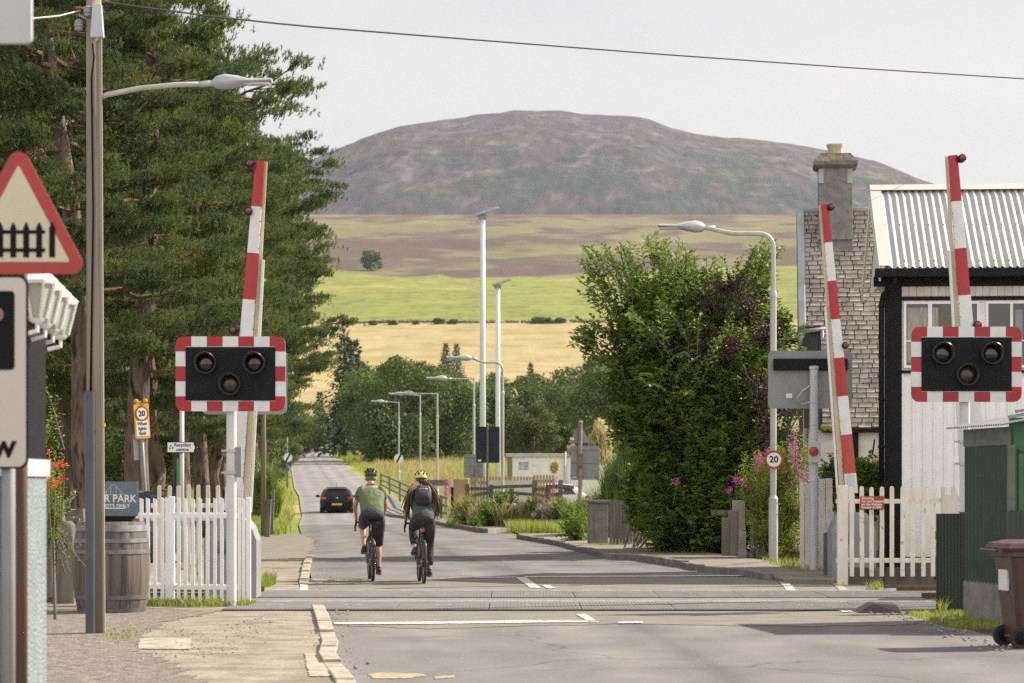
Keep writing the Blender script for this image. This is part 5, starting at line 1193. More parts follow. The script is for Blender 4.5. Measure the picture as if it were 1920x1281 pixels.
# ---------------------------------------------------------------- vehicles
def make_car(name, label, loc, rz, paint, lights=True, group=None):
    t = thing(name, label, 'car', loc, rz, group); b = MB()
    # y forward; rear at y=-2.0
    st = [(-2.02, .30, .58, .70, .70, .3), (-1.96, .24, .8, .86, .86, .5), (-1.8, .2, .86, .95, 1.02, .62), (-1.45, .18, .88, .97, 1.36, .58), (-1.1, .18, .89, .97, 1.47, .585),
          (-.3, .18, .89, .96, 1.50, .60), (.35, .18, .89, .94, 1.44, .585), (.75, .18, .88, .93, 1.2, .60), (1.2, .18, .87, .9, .95, .66), (1.75, .2, .82, .76, .8, .6), (2.0, .28, .66, .62, .64, .45)]
    rings = []
    for y, zb, hw, zw, zr, rw in st:
        h = [(hw * .9, zb), (hw, zb + .16), (hw * 1.01, (zb + zw) / 2 + .05), (hw * .97, zw), ((hw * .97 + rw) / 2 + .04, (zw + zr) / 2), (rw, zr - .03), (rw * .7, zr)]
        rings.append([(x, y, z) for x, z in h] + [(-x, y, z) for x, z in reversed(h)])
    b.loft(rings); body = b.build('body', paint, t, 'auto', sub=1)
    g = MB()
    def q4(a, b_, c, d): g.add([a, b_, c, d], [(0, 1, 2, 3)])
    q4((-.58, -1.80, 1.02), (.58, -1.80, 1.02), (.5, -1.455, 1.38), (-.5, -1.455, 1.38)); rw = g.build('rear_window', M['car_glass'], t)
    for s_ in (-1, 1):
        g = MB(); q4((s_ * .855, -1.35, 1.0), (s_ * .86, .7, .98), (s_ * .66, .25, 1.40), (s_ * .66, -1.05, 1.42)); g.build('side_window', M['car_glass'], t)
        MB().obox((s_ * .72, -1.87, .88), (.3, .12, .13), (0, 0, s_ * .35)).build('tail_light', M['tail'], t, bevel=.02)
        mm = MB(); mm.ball((s_ * 1.0, .35, 1.0), (.11, .06, .075), 10, 6); mm.beam((s_ * .86, .38, .95), (s_ * .98, .36, .98), .05, .04); mm.build('wing_mirror', paint, t, True)
        for y in (-1.3, 1.28):
            R = Matrix.Rotation(math.pi / 2, 3, 'Y'); w = MB(); w.lathe([(.2, -.1), (.30, -.11), (.325, -.08), (.325, .08), (.3, .11), (.2, .1)], 22, (s_ * .77, y, .32), R); wo = w.build('wheel', M['rubber_black'], t, 'auto')
            w = MB(); w.lathe([(.05, -.105), (.2, -.09), (.2, .09), (.05, .105)], 16, (s_ * .77, y, .32), R); w.build('rim', M['rim'], wo, 'auto')
    g = MB(); g.box(-.26, .26, -2.035, -2.0, .52, .63); g.build('number_plate', M['plate'], t)
    g = MB(); g.box(-.7, .7, -1.99, -1.9, .22, .34); g.build('rear_bumper', M['black'], t, bevel=.02)
    g = MB(); g.obox((0, -1.42, 1.46), (1.0, .22, .03), (.1, 0, 0)); g.build('spoiler', paint, t, bevel=.01)
    g = MB(); g.ball((0, -1.93, .9), (.07, .03, .05), 10, 6); g.build('badge', M['rim'], t, True)
    g = MB(); g.tube([(0, -1.1, 1.48), (0, -1.2, 1.72)], .008, 5); g.build('aerial', M['black'], t)
    return t
car = make_car('parked_car', 'black hatchback driving away along the road', (PX(626, 134.5), 134.5 + 2, .03), math.radians(4.5), M['car_black']); car.name = 'hatchback_car'
make_car('parked_car', 'dark blue car half hidden behind the pine trunks and barrel', (PX(180, 52), 52, 0), math.radians(96), M['car_blue'])
make_car('parked_car', 'red car mostly hidden behind the low pale fence by the cabin', (PX(972, 112), 112, .15), math.radians(90), M['car_red'])
make_car('parked_car', 'white car mostly hidden behind the low tan pickets by the cabin', (PX(1022, 114), 114, .2), math.radians(90), M['car_white'])

# ---------------------------------------------------------------- cabin and its fences
def cabin():
    D = 124; x0 = PX(952, D); t = thing('site_cabin', 'long pale flat roofed cabin behind the rail fence', 'cabin', (x0, D, 0), math.radians(-5)); zt = PZ(857, D); L = 8.0
    b = MB(); b.box(0, L, 0, 3, .25, zt); b.box(.2, L - .2, .1, 2.9, 0, .249); b.build('wall', M['cabin'], t)
    b = MB(); b.box(-.08, L + .1, -.1, 3.1, zt, zt + .17); b.build('roof', M['grey_lt'], t, bevel=.02)
    b = MB(); b.box(-.02, .22, -.03, .1, .25, zt - .001); b.build('corner_post', mat('olive_trim', (.2, .19, .1), rough=.6), t)
    MB().box(.55, 1.0, -.02, -.001, zt - .62, zt - .24).build('poster', mat('poster', (.18, .2, .42), (.5, .48, .55), sc=3.5, rough=.5), t)
    MB().box(1.2, 1.42, -.03, -.001, zt - .42, zt - .3).build('wall_plate', M['sign_bright'], t)
    b = MB(); b.tube([(2.8, -.08, .2), (2.8, -.08, zt + .25)], .05, 8); b.build('downpipe', M['galv'], t, True)
cabin()
t = thing('board_fence', 'tan board fence panel at the end of the low palisade', 'fence', (PX(850, 103), 103, 0), math.radians(-14)); b = MB()
b.box(0, .62, 0, .05, .35, PZ(899, 103)); b.build('board', M['tan_wood'], t); b = MB(); b.box(-.1, 0, -.02, .1, 0, PZ(928, 103) + .3); b.build('post', M['black'], t)
def low_palisade(px0, px1, D, top, bot, lab, m, sp=.13):
    t = thing('low_fence', lab, 'fence', (PX(px0, D), D, 0), 0); L = PX(px1, D) - PX(px0, D); b = MB(); x = 0
    while x < L: b.box(x, x + sp * .72, 0, .03, .2, PZ(top, D)); x += sp
    b.box(0, L, .031, .07, PZ(top, D) - .3, PZ(top, D) - .2); b.build('pickets', m, t)
    b = MB(); b.box(0, L, -.01, -.001, .2, PZ(bot, D)); return t
low_palisade(882, 1002, 108, 894, 905, 'low tan picket fence in front of the cabin', M['tan_wood'])
low_palisade(1000, 1035, 107, 891, 905, 'short tan pickets before the white car', M['tan_wood'])
t = thing('board_fence', 'low pale board along the foot of the tan pickets', 'fence', (PX(916, 106), 106, 0)); b = MB(); b.box(0, PX(1000, 106) - PX(916, 106), 0, .05, .9, PZ(901, 106)); b.build('board', M['render_wall'], t); b = MB(); b.box(.3, .4, .05, .12, 0, 1); b.box(1.5, 1.6, .05, .12, 0, 1); b.build('post', M['grey_wood'], t)
def rail_fence(label, pts, posts_n, rails, m, hgt, group=None, jit=.06, seed=1, pw=.13):
    t = thing('rail_fence', label, 'fence', pts[0], 0, group); rng = random.Random(seed); o = Vector(pts[0]); pts = [Vector(p) - o for p in pts]
    segs = list(zip(pts[:-1], pts[1:])); n = 0
    for a, b_ in segs:
        for i in range(posts_n):
            p = a + (b_ - a) * i / posts_n; q = MB(); q.beam(p + Vector((0, 0, -.1)), p + Vector((rng.uniform(-jit, jit), 0, hgt + rng.uniform(-jit, jit) * 2)), pw, pw); q.build('post', m, t)
            p2 = a + (b_ - a) * (i + 1) / posts_n
            for z in rails:
                q = MB(); q.beam(p + Vector((0, -.08, z + rng.uniform(-jit, jit))), p2 + Vector((0, -.08, z + rng.uniform(-jit, jit))), .05, .12); q.build('rail', m, t)
    return t
rail_fence('old dark post and rail fence before the cabin', [(PX(878, 99), 99, 0), (PX(1000, 93), 93, 0), (PX(1075, 90), 90, 0)], 3, (.45, .8, 1.25, 1.5), M['old_wood'], 1.62, seed=3, jit=.09, pw=.17)
rail_fence('dark rail fence sloping beside the far verge', [(PX(714, 178), 178, 1.35), (PX(800, 128), 128, .1), (PX(838, 112), 112, .0)], 4, (.35, .7, 1.05), M['grey_wood'], 1.15, seed=6, jit=.02)
# rubble wall stones
def stone_heap(name, label, cat, pts, h, w, size, n, m, seed):
    rng = random.Random(seed); b = MB(); pts = [Vector(p) for p in pts]
    for k in range(n):
        f = rng.random() * (len(pts) - 1); i = min(int(f), len(pts) - 2); p = pts[i].lerp(pts[i + 1], f - i)
        s_ = size * rng.uniform(.6, 1.3); z = rng.random() * h
        b.ball(p + Vector((rng.uniform(-w, w), rng.uniform(-w, w), z)), (s_ * rng.uniform(.8, 1.3), s_ * rng.uniform(.7, 1.1), s_ * rng.uniform(.5, .8)), 7, 5, Euler((rng.random(), rng.random(), rng.random() * 6)).to_matrix())
    return tag(b.build(name, m), label, cat)
stone_heap('rubble_wall', 'low mossy rubble wall under the old rail fence', 'wall', [(PX(905, 96.5), 96.5, 0), (PX(1000, 91.5), 91.5, 0), (PX(1075, 88.5), 88.5, 0)], .85, .2, .17, 420, M['stones'], 4)
b = MB(); b.ball((PX(860, 103), 101, .3), (.38, .3, .32), 12, 8); tag(b.build('boulder', M['stones']), 'pale boulder in the grass at the verge end', 'boulder')
t = thing('road_sign', 'small dark sign on two posts in the far grass', 'sign', (PX(836, 121), 121, 0)); MB().box(-.9, .1, -.03, .0, PZ(911, 121), PZ(900, 121)).build('plate', M['grey_dk'], t)
b = MB(); b.tube([(.0, .04, 0), (0, .04, PZ(898, 121))], .05, 8); b.tube([(-.75, .04, 0), (-.75, .04, PZ(900, 121))], .04, 8); b.build('post', M['grey'], t)
# gate pillar and wooden boards
t = thing('gate_pillar', 'square concrete gate pillar with a flat cap by the broom', 'pillar', (PX(1122, 66), 66.4, 0), math.radians(8)); zt = PZ(943, 66)
MB().box(-.24, .24, -.2, .2, 0, zt).build('shaft', M['concrete'], t, bevel=.02); MB().box(-.3, .28, -.26, .26, zt, zt + .07).build('cap', M['concrete'], t, bevel=.015); MB().box(-.13, .19, -.225, -.2, .12, zt - .2).build('panel', M['concrete'], t)
t = thing('board_fence', 'leaning grey board fence between the pillar and the big bush', 'fence', (PX(1143, 65), 65.2, 0), math.radians(-4)); b = MB(); zt = PZ(936, 65)
for i in range(11): b.box(i * .085, i * .085 + .078, 0, .02, .06, zt - i * .012)
b.build('boards', M['grey_wood'], t); MB().box(-.02, .95, .021, .06, .9, 1.0).build('rail', M['grey_wood'], t)
t = thing('board_fence', 'old grey gate boards under the big bush near the 20 post', 'fence', (PX(1352, 54), 54, .05)); rng = random.Random(3)
for i, (px, py, w) in enumerate(((1360, 975, .16), (1374, 962, .2), (1386, 943, .26), (1410, 955, .07), (1418, 952, .06), (1426, 955, .07), (1434, 958, .07), (1470, 960, .06), (1478, 962, .06))):
    b = MB(); x = PX(px, 54) - PX(1352, 54); b.obox((x, rng.uniform(-.05, .05), PZ(py, 54) / 2), (w, .05, PZ(py, 54)), (0, rng.uniform(-.04, .04), 0)); b.build('board', M['grey_wood'] if i != 2 else M['stones_pale'], t, bevel=.01)
b = MB(); b.box(-.2, 1.5, .06, .11, .9, 1.0); b.build('rail', M['old_wood'], t)
# left: short telegraph post, old fence posts
t = thing('timber_pole', 'dark thin timber pole in the long grass by the left verge', 'pole', (PX(494, 82), 82, 0)); MB().tube([(0, 0, -.1), (.0, 0, 8.2)], [.085, .07], 10).build('shaft', M['timber_pole'], t, True)
for px, D, h, lab in ((500, 79, 1.15, 'stout old fence post at the foot of the thin timber pole'), (509, 84, 1.45, 'leaning pale fence post right of the thin timber pole')):
    t = thing('fence_post', lab, 'post', (PX(px, D), D, 0)); b = MB(); b.beam((0, 0, -.1), (.06, 0, h), .17 if h < 1.3 else .1, .17 if h < 1.3 else .1); b.build('timber', M['old_wood'] if h < 1.3 else M['grey_wood'], t)
b = MB()
for z in (.5, .8, 1.05): b.tube([(PX(468, 80), 80, z), (PX(500, 79), 78.9, z), (PX(509, 84), 84, z)], .008, 4)
tag(b.build('wire_fence', M['grey_dk']), 'thin wire strung between the left fence posts', 'fence')
# far bridge parapet and white parapet walls
gz = float(ground_z(470)); D = 470
t = thing('parapet_wall', 'white painted bridge parapet beside the far road crest', 'wall', (PX(612, 440), 440, ground_z(440)))
b = MB(); b.prism([(0, 0), (.9, 0), (2.2, 0), (2.2, .95), (1.4, 1.25), (.4, 1.45), (0, 1.2)], 0, .5); b.build('wall', M['render_wall'], t); b = MB(); b.box(-.1, .35, -.05, .55, -.2, .75); b.build('pier', M['render_wall'], t)
t = thing('parapet_wall', 'low grey stone parapet end in the verge grass', 'wall', (PX(634, 330), 330, ground_z(330))); b = MB(); b.prism([(0, 0), (.9, 0), (.9, 1.2), (.5, 1.5), (0, 1.35)], 0, .5); b.build('wall', M['stones_pale'], t)
t = thing('road_bridge', 'grey concrete bridge band far behind the road crest', 'bridge', (PX(560, 620), 620, 0)); z1, z2 = PZ(808, 620), PZ(790, 620)
b = MB(); b.box(-6, 13, 0, 1, z1, z2); b.build('parapet', M['concrete_pale'], t); b = MB(); b.box(-6, 13, .1, 6, z1 - 2.6, z1 - .01); b.build('deck', M['concrete'], t)
b = MB()
for x in (-4, 4, 11): b.box(x, x + 1, 1, 5, 0, z1 - 2.6)
b.build('pier', M['concrete'], t)
# far wall, bales and tractor
stone_heap('field_wall', 'dry stone field wall between the yellow and green fields', 'wall', [(x, 1332, tz(x, 1332)) for x in range(-86, 70, 4)], 1.0, .5, .8, 420, M['stones_dark'], 7)
for i, (px, py, lab) in enumerate(((1028, 703, 'leftmost black wrapped bale in the stubble'), (1036, 704, 'black wrapped bale second from left in the stubble'), (1058, 705, 'upper black bale of the pair nearest the tractor'), (1061, 711, 'lower black bale of the pair nearest the tractor'), (985, 702, 'black wrapped bale beside the far hedge'))):
    D = 1005 - (py - 703) * 6; x = PX(px, D); t = thing('bale', lab, 'bale', (x, D, tz(x, D)), i, 'black silage bales'); R = Matrix.Rotation(math.pi / 2, 3, 'X')
    MB().lathe([(.6, -.6), (.72, -.5), (.72, .5), (.6, .6)], 14, (0, 0, .7), R).build('wrapped_bale', M['bale'], t, 'auto')
D = 1000; x = PX(1092, D); t = thing('tractor', 'small blue tractor working among the bales in the stubble field', 'tractor', (x, D, tz(x, D)), math.radians(-70)); R = Matrix.Rotation(math.pi / 2, 3, 'Y')
b = MB(); b.box(-.4, .4, .2, 2.4, .8, 1.7); b.box(-.5, .5, -1, .3, .7, 1.4); b.build('bonnet', M['tractor'], t, bevel=.08)
b = MB(); b.loft([[(-.7, -1.1, 1.4), (.7, -1.1, 1.4), (.7, .4, 1.4), (-.7, .4, 1.4)], [(-.6, -1, 2.8), (.6, -1, 2.8), (.6, .2, 2.8), (-.6, .2, 2.8)]]); cb = b.build('cab', M['car_glass'], t); MB().box(-.68, .68, -1.1, .3, 2.801, 2.92).build('cab_roof', M['tractor'], cb)
for s_ in (-1, 1):
    for y, r in ((-.7, .9), (1.9, .6)): MB().lathe([(r * .5, -.2), (r, -.18), (r, .18), (r * .5, .2)], 16, (s_ * .85, y, r), R).build('wheel', M['rubber_black'], t, 'auto')
b = MB(); b.box(-1.2, 1.2, -4.2, -1.6, .8, 2.0); b.build('trailer_load', M['bale'], t)
# ---------------------------------------------------------------- vegetation
def unit(a): return a / np.maximum(np.linalg.norm(a, axis=-1, keepdims=True), 1e-9)
def cards(name, C, Dv, N, ln, wd, mt, parent=None, mi=None, fold=0.0):
    """leaf-shaped cards: centre-base C, direction Dv, side from normal N; diamond of 4 points"""
    S = unit(np.cross(Dv, N)); n = len(C); ln = np.broadcast_to(np.asarray(ln, float), (n,))[:, None]; wd = np.broadcast_to(np.asarray(wd, float), (n,))[:, None]
    up = unit(np.cross(S, Dv)) * wd * fold
    V = np.stack([C, C + Dv * ln * .45 - S * wd * .5 + up, C + Dv * ln, C + Dv * ln * .45 + S * wd * .5 + up], 1).reshape(-1, 3)
    i = np.arange(n) * 4
    if fold: F_ = np.concatenate([np.stack([i, i + 1, i + 2], 1), np.stack([i, i + 2, i + 3], 1)]); mi = None if mi is None else np.concatenate([mi, mi])
    else: F_ = np.stack([i, i + 1, i + 2, i + 3], 1)
    return mesh_np(name, V, F_, mt, parent, mi=mi)
def blades(name, Pb, h, w, lean, mt, seed, kind=None, label=None, mi=None, parent=None, axis=None):
    r = np.random.default_rng(seed); n = len(Pb); a = r.uniform(0, 2 * np.pi, n); S = np.stack([np.cos(a), np.sin(a), 0 * a], 1) * (w / 2 * r.uniform(.6, 1.3, n))[:, None]
    b = r.uniform(0, 2 * np.pi, n); hh = h * r.uniform(.5, 1.25, n); T = np.stack([np.cos(b) * lean * hh * r.uniform(.2, 1, n), np.sin(b) * lean * hh * r.uniform(.2, 1, n), hh], 1)
    Mid = T * np.array([.35, .35, .6])
    V = np.stack([Pb - S, Pb + S, Pb + Mid + S * .75, Pb + T, Pb + Mid - S * .75], 1).reshape(-1, 3); i = np.arange(n) * 5
    F_ = np.stack([i, i + 1, i + 2, i + 4], 1); F2 = np.stack([i + 4, i + 2, i + 3, i + 3], 1)
    F3 = np.stack([i + 4, i + 2, i + 3], 1)
    # triangles only, so that all faces have one size
    tri = np.concatenate([F_[:, [0, 1, 2]], F_[:, [0, 2, 3]], F3]); m3 = None if mi is None else np.concatenate([mi] * 3)
    o = mesh_np(name, V, tri, mt, parent, mi=m3)
    if kind: tag(o, label, kind=kind)
    return o

def shoots(label, name, seed, base, items, lmat, leaf=(.15, .085), grp=None):
    """long arching leafy shoots: (root px, py, tip px, py, distance)"""
    r = np.random.default_rng(seed); t = thing(name, label, 'bush', base, 0, grp); b0 = np.array(base); br = MB(); C, Dv, Nn = [], [], []
    for x0, y0, x1, y1, D in items:
        a = np.array(P(x0, y0, D + r.uniform(-.5, .3))); e = np.array(P(x1, y1, D + r.uniform(-.9, .2))); ln = np.linalg.norm(e - a); m = int(ln / .06); s_ = np.linspace(0, 1, m)[:, None]
        pts = a + (e - a) * s_ + np.array([0, 0, 1.0]) * np.sin(s_ * np.pi) * ln * r.uniform(.02, .12)
        tang = unit(np.gradient(pts, axis=0)); sd = unit(np.cross(tang, np.array([0, -.5, 1.0]) + r.normal(0, .15, 3))); br.tube([Vector(q - b0) for q in pts[::max(1, m // 6)]] + [Vector(pts[-1] - b0)], [.008] * (len(pts[::max(1, m // 6)])) + [.003], 4, caps=False)
        for sg in (-1, 1):
            k = slice((sg + 1) // 2, None, 2); n = len(pts[k]); C.append(pts[k] + r.normal(0, .01, (n, 3))); Dv.append(unit(tang[k] * .6 + sd[k] * sg * .75 + r.normal(0, .16, (n, 3)) + np.array([0, 0, -.18]))); Nn.append(unit(np.array([0, -.35, 1.0]) + r.normal(0, .3, (n, 3))))
    C = np.concatenate(C) - b0; l = leaf[0] * r.uniform(.7, 1.2, len(C)); br.build('stems', M['bark_dull'], t, True, fixn=False); cards('foliage', C, np.concatenate(Dv), np.concatenate(Nn), l, l * leaf[1] / leaf[0], lmat, t, fold=.28); return t

# ---- scots pines
def pine_mesh(seed, H, cb, R, tr, lean=(0, 0), limbs=52, top_flat=.75, skip_low=0):
    r = np.random.default_rng(seed); nz_ = 14; tz_ = np.linspace(0, 1, nz_)
    wob = np.cumsum(r.normal(0, .09, (nz_, 2)), 0); wob[0] = 0
    ax = np.stack([lean[0] * tz_ + wob[:, 0], lean[1] * tz_ + wob[:, 1], tz_ * H], 1)
    rad = tr * (1 - tz_ * .86) * (1 + .35 * np.exp(-tz_ * 22))
    trunk = MB(); trunk.tube([Vector(p) for p in ax], list(rad), 14)
    lb = MB(); TC, TD = [], []
    for k in range(limbs):
        f = (k + .5) / limbs; z = cb + (H - cb) * f ** .95; u = z / H
        base = np.array([np.interp(u, tz_, ax[:, 0]), np.interp(u, tz_, ax[:, 1]), z])
        prof = min(1.0, .7 + .8 * f) * math.sqrt(max(.05, 1 - max(0, (f - top_flat) / (1.02 - top_flat)) ** 2))
        L = R * prof * r.choice([r.uniform(.45, .75), r.uniform(.85, 1.12)]); az = k * 2.39996 + r.uniform(-.5, .5); rise = r.uniform(-.12, .12) + .45 * f ** 2; n = 8; pts = []; curl = r.uniform(-.35, .35)
        for q in range(n):
            s_ = q / (n - 1); a2 = az + curl * s_; pts.append(base + np.array([math.cos(a2) * L * s_, math.sin(a2) * L * s_, L * (rise * s_ + .12 * s_ * s_ - .09 * math.sin(s_ * 3.1))]) + r.normal(0, .07, 3) * (q > 0))
        pts = np.array(pts); r0 = min(.5 * np.interp(u, tz_, rad), .03 + .012 * L)
        lb.tube([Vector(p) for p in pts], list(r0 * (1 - np.linspace(0, 1, n) * .82)), 6, caps=False)
        ns = int(4 + L * 2.6)
        for j in range(ns):
            s_ = .2 + .8 * (j + r.random()) / ns; p = np.array([np.interp(s_, np.linspace(0, 1, n), pts[:, c]) for c in range(3)])
            side = az + curl + r.choice([-1, 1]) * r.uniform(.25, 1.15); ll = (L * r.uniform(.14, .3) * (1.2 - .6 * s_) + .2)
            end = p + np.array([math.cos(side), math.sin(side), r.uniform(.0, .3)]) * ll; mid = (p + end) / 2 + np.array([0, 0, -.05])
            lb.tube([Vector(p), Vector(mid), Vector(end)], [.018, .013, .006], 4, caps=False)
            for cen, sg, nt_ in ((end, r.uniform(.17, .28), 38), (mid * .4 + end * .6, .17, 14)):
                c = cen + r.normal(0, 1, (nt_, 3)) * np.array([sg, sg, .06]); c[:, 2] -= .15 * ((c[:, :2] - cen[:2]) ** 2).sum(1); TC.append(c)
                o = unit(c - base); TD.append(unit(o * .45 + np.array([0, 0, 1.0]) + r.normal(0, .3, (nt_, 3))))
    TC = np.concatenate(TC); TD = np.concatenate(TD); K = 17; N = len(TC)
    nd = unit(TD[:, None, :] + r.normal(0, .55, (N, K, 3))); ln = r.uniform(.065, .125, (N, K, 1))
    st = TC[:, None, :] - TD[:, None, :] * r.uniform(0, .13, (N, K, 1)); sd = unit(np.cross(nd, r.normal(0, 1, (N, K, 3)))) * .0095
    V = np.stack([st - sd, st + sd, st + nd * ln], 2).reshape(-1, 3); F_ = np.arange(N * K * 3).reshape(-1, 3)
    return trunk, lb, V, F_
PINES = []
def pine(label, x, D, spec=None, src=None, rz=0, sc=1.0):
    if src is not None:
        copy_thing(src, (x, D, float(ground_z(D)) - .05), rz, label, sc); return src
    t = thing('pine_tree', label, 'tree', (x, D, -.05), rz, 'scots pines along the left of the road')
    if sc != 1.0: t.scale = (sc, sc, sc)
    tk, lb, V, F_ = pine_mesh(*spec)
    tk.build('trunk', M['bark'], t, True); lb.build('limbs', M['bark_red'], t, True, fixn=False); mesh_np('crown', V, F_, M['needles'], t); return t
pA = pine('tall scots pine, thickest straight trunk beside the yellow 20 sign', PX(246, 58), 58, (11, 15.5, 4.2, 3.5, .31, (.1, .0), 52))
pB = pine('scots pine leaning left close behind the timber pole', PX(178, 51), 51, (23, 15, 4.8, 3.8, .31, (-1.5, .4), 48))
pC = pine('scots pine just right of the thick straight pine, dark trunk behind the yellow sign', PX(290, 66), 66, (37, 13.5, 3.2, 3.2, .27, (.0, .3), 50))
pine('far left scots pine standing deeper in the row', PX(60, 62), 62, src=pA, rz=2.1)
pine('scots pine behind the recycling centre pole', PX(345, 73), 73, src=pC, rz=1.2, sc=1.02)
pine('scots pine leaning left beside the recycling sign arrow', PX(382, 79), 79, src=pB, rz=.3, sc=.86)
pine('slim scots pine just left of the signal post', PX(402, 87), 87, src=pC, rz=2.9, sc=.95)
pine('scots pine directly behind the left signal post', PX(418, 94), 94, src=pA, rz=4.0, sc=.72)
pine('scots pine deep in the row behind the striped signal board', PX(456, 104), 104, src=pC, rz=5.0, sc=1.14)
pine('scots pine at the road end of the row, above the black hatchback', PX(478, 116), 116, src=pA, rz=3.4, sc=1.1)
pine('smallest scots pine, last of the row and leaning over the left verge', PX(486, 126), 126, src=pB, rz=math.pi, sc=.8)
pine('scots pine deep behind the leaning pine on the left', PX(130, 84), 84, src=pC, rz=.5, sc=1.25)
pine('scots pine deep behind the red triangle sign', PX(30, 78), 78, src=pB, rz=1.7, sc=1.12)

# ---- broadleaf and conifer trees further off
def broad_mesh(seed, H, R, n=5200, cb=.16, card=(.34, .5)):
    r = np.random.default_rng(seed); tk = MB(); tk.tube([(0, 0, -.3), (.1, 0, H * .3), (0, .1, H * .7)], [.03 * H, .022 * H, .008 * H], 8)
    nb = 26; C, Nn = [], []; per = n // nb
    for k in range(nb):
        f = r.uniform(cb + .06, .93); rr = R * math.sqrt(max(.06, 1 - ((f - .48) / .56) ** 2)) * r.uniform(.25, .85); a = k * 2.4 + r.uniform(-.4, .4)
        c = np.array([math.cos(a) * rr, math.sin(a) * rr, f * H]); br_ = R * r.uniform(.26, .46)
        tk.tube([(0, 0, H * min(.6, f * .6)), Vector(c * np.array([.5, .5, .85])), Vector(c)], [.01 * H, .006 * H, .002 * H], 5, caps=False)
        v = unit(r.normal(0, 1, (per, 3)) + np.array([0, 0, .25])); C.append(c + v * br_ * np.array([1, 1, .72]) * r.uniform(.7, 1.08, (per, 1))); Nn.append(v)
    C = np.concatenate(C); Nn = unit(np.concatenate(Nn) + r.normal(0, .5, (len(C), 3))); Dv = unit(np.cross(Nn, r.normal(0, 1, (len(C), 3))))
    return tk, C, Dv, Nn, r.uniform(card[0], card[1], len(C))
def broad(label, x, D, H, R, seed, m, src=None, rz=0, sc=1, group='trees beyond the far end of the road', dz=0, **kw):
    z = tz(x, D) - .1 + dz
    if src is not None: return copy_thing(src, (x, D, z), rz, label, sc)
    t = thing('broadleaf_tree', label, 'tree', (x, D, z), rz, group); tk, C, Dv, Nn, l = broad_mesh(seed, H, R, **kw)
    tk.build('trunk', M['bark_dull'], t, True, fixn=False); cards('crown', C, Dv, Nn, l, l * .8, m, t, fold=.2); return t
def conifer(label, x, D, H, R, seed, src=None, rz=0, sc=1, group='dark conifers in the valley'):
    z = tz(x, D) - .1
    if src is not None: return copy_thing(src, (x, D, z), rz, label, sc)
    r = np.random.default_rng(seed); t = thing('conifer_tree', label, 'tree', (x, D, z), rz, group)
    MB().tube([(0, 0, -.3), (0, 0, H)], [.02 * H, .004 * H], 7).build('trunk', M['bark_dull'], t, True)
    C, Dv = [], []
    for k in range(210):
        f = (k / 210) ** 1.1; z0 = H * (.08 + .91 * f); L = R * (1 - f) ** .85 * r.uniform(.55, 1.15) + .15; a = k * 2.4 + r.uniform(-.3, .3); m = int(5 + 9 * (1 - f))
        s_ = r.uniform(.15, 1, m)[:, None]; d = np.array([math.cos(a), math.sin(a), 0]); C.append(np.array([0, 0, z0]) + d * L * s_ + np.array([0, 0, -1]) * (L * .28 * s_ ** 1.3) + r.normal(0, .1, (m, 3)))
        Dv.append(unit(d + r.normal(0, .55, (m, 3)) + np.array([0, 0, -.25])))
    C = np.concatenate(C); Dv = np.concatenate(Dv); Nn = unit(r.normal(0, .5, C.shape) + np.array([0, 0, 1])); l = r.uniform(.5, .95, len(C)) * (H / 16)
    cards('crown', C, Dv, Nn, l, l * .5, M['conif'], t, fold=.15); return t
r_ = random.Random(77)
bt = [broad('big dark rounded tree right of the road crest', PX(700, 300), 300, 11, 5.0, 5, M['far_leaf'], n=9000, cb=.02, card=(.26, .42)),
      broad('broad green tree behind the thin middle lamp posts', PX(800, 345), 345, 12, 5.6, 6, M['far_leaf'], n=9000, cb=.02, card=(.28, .45)),
      broad('yellowish green tree behind the lamp posts', PX(868, 330), 330, 9.5, 4.4, 7, M['far_leaf2'], n=8000, cb=.02, card=(.26, .4)),
      broad('mid green bushy tree beyond the cabin', PX(1040, 350), 350, 11.5, 5.2, 8, M['far_leaf'], n=9000, cb=.02, card=(.28, .44))]
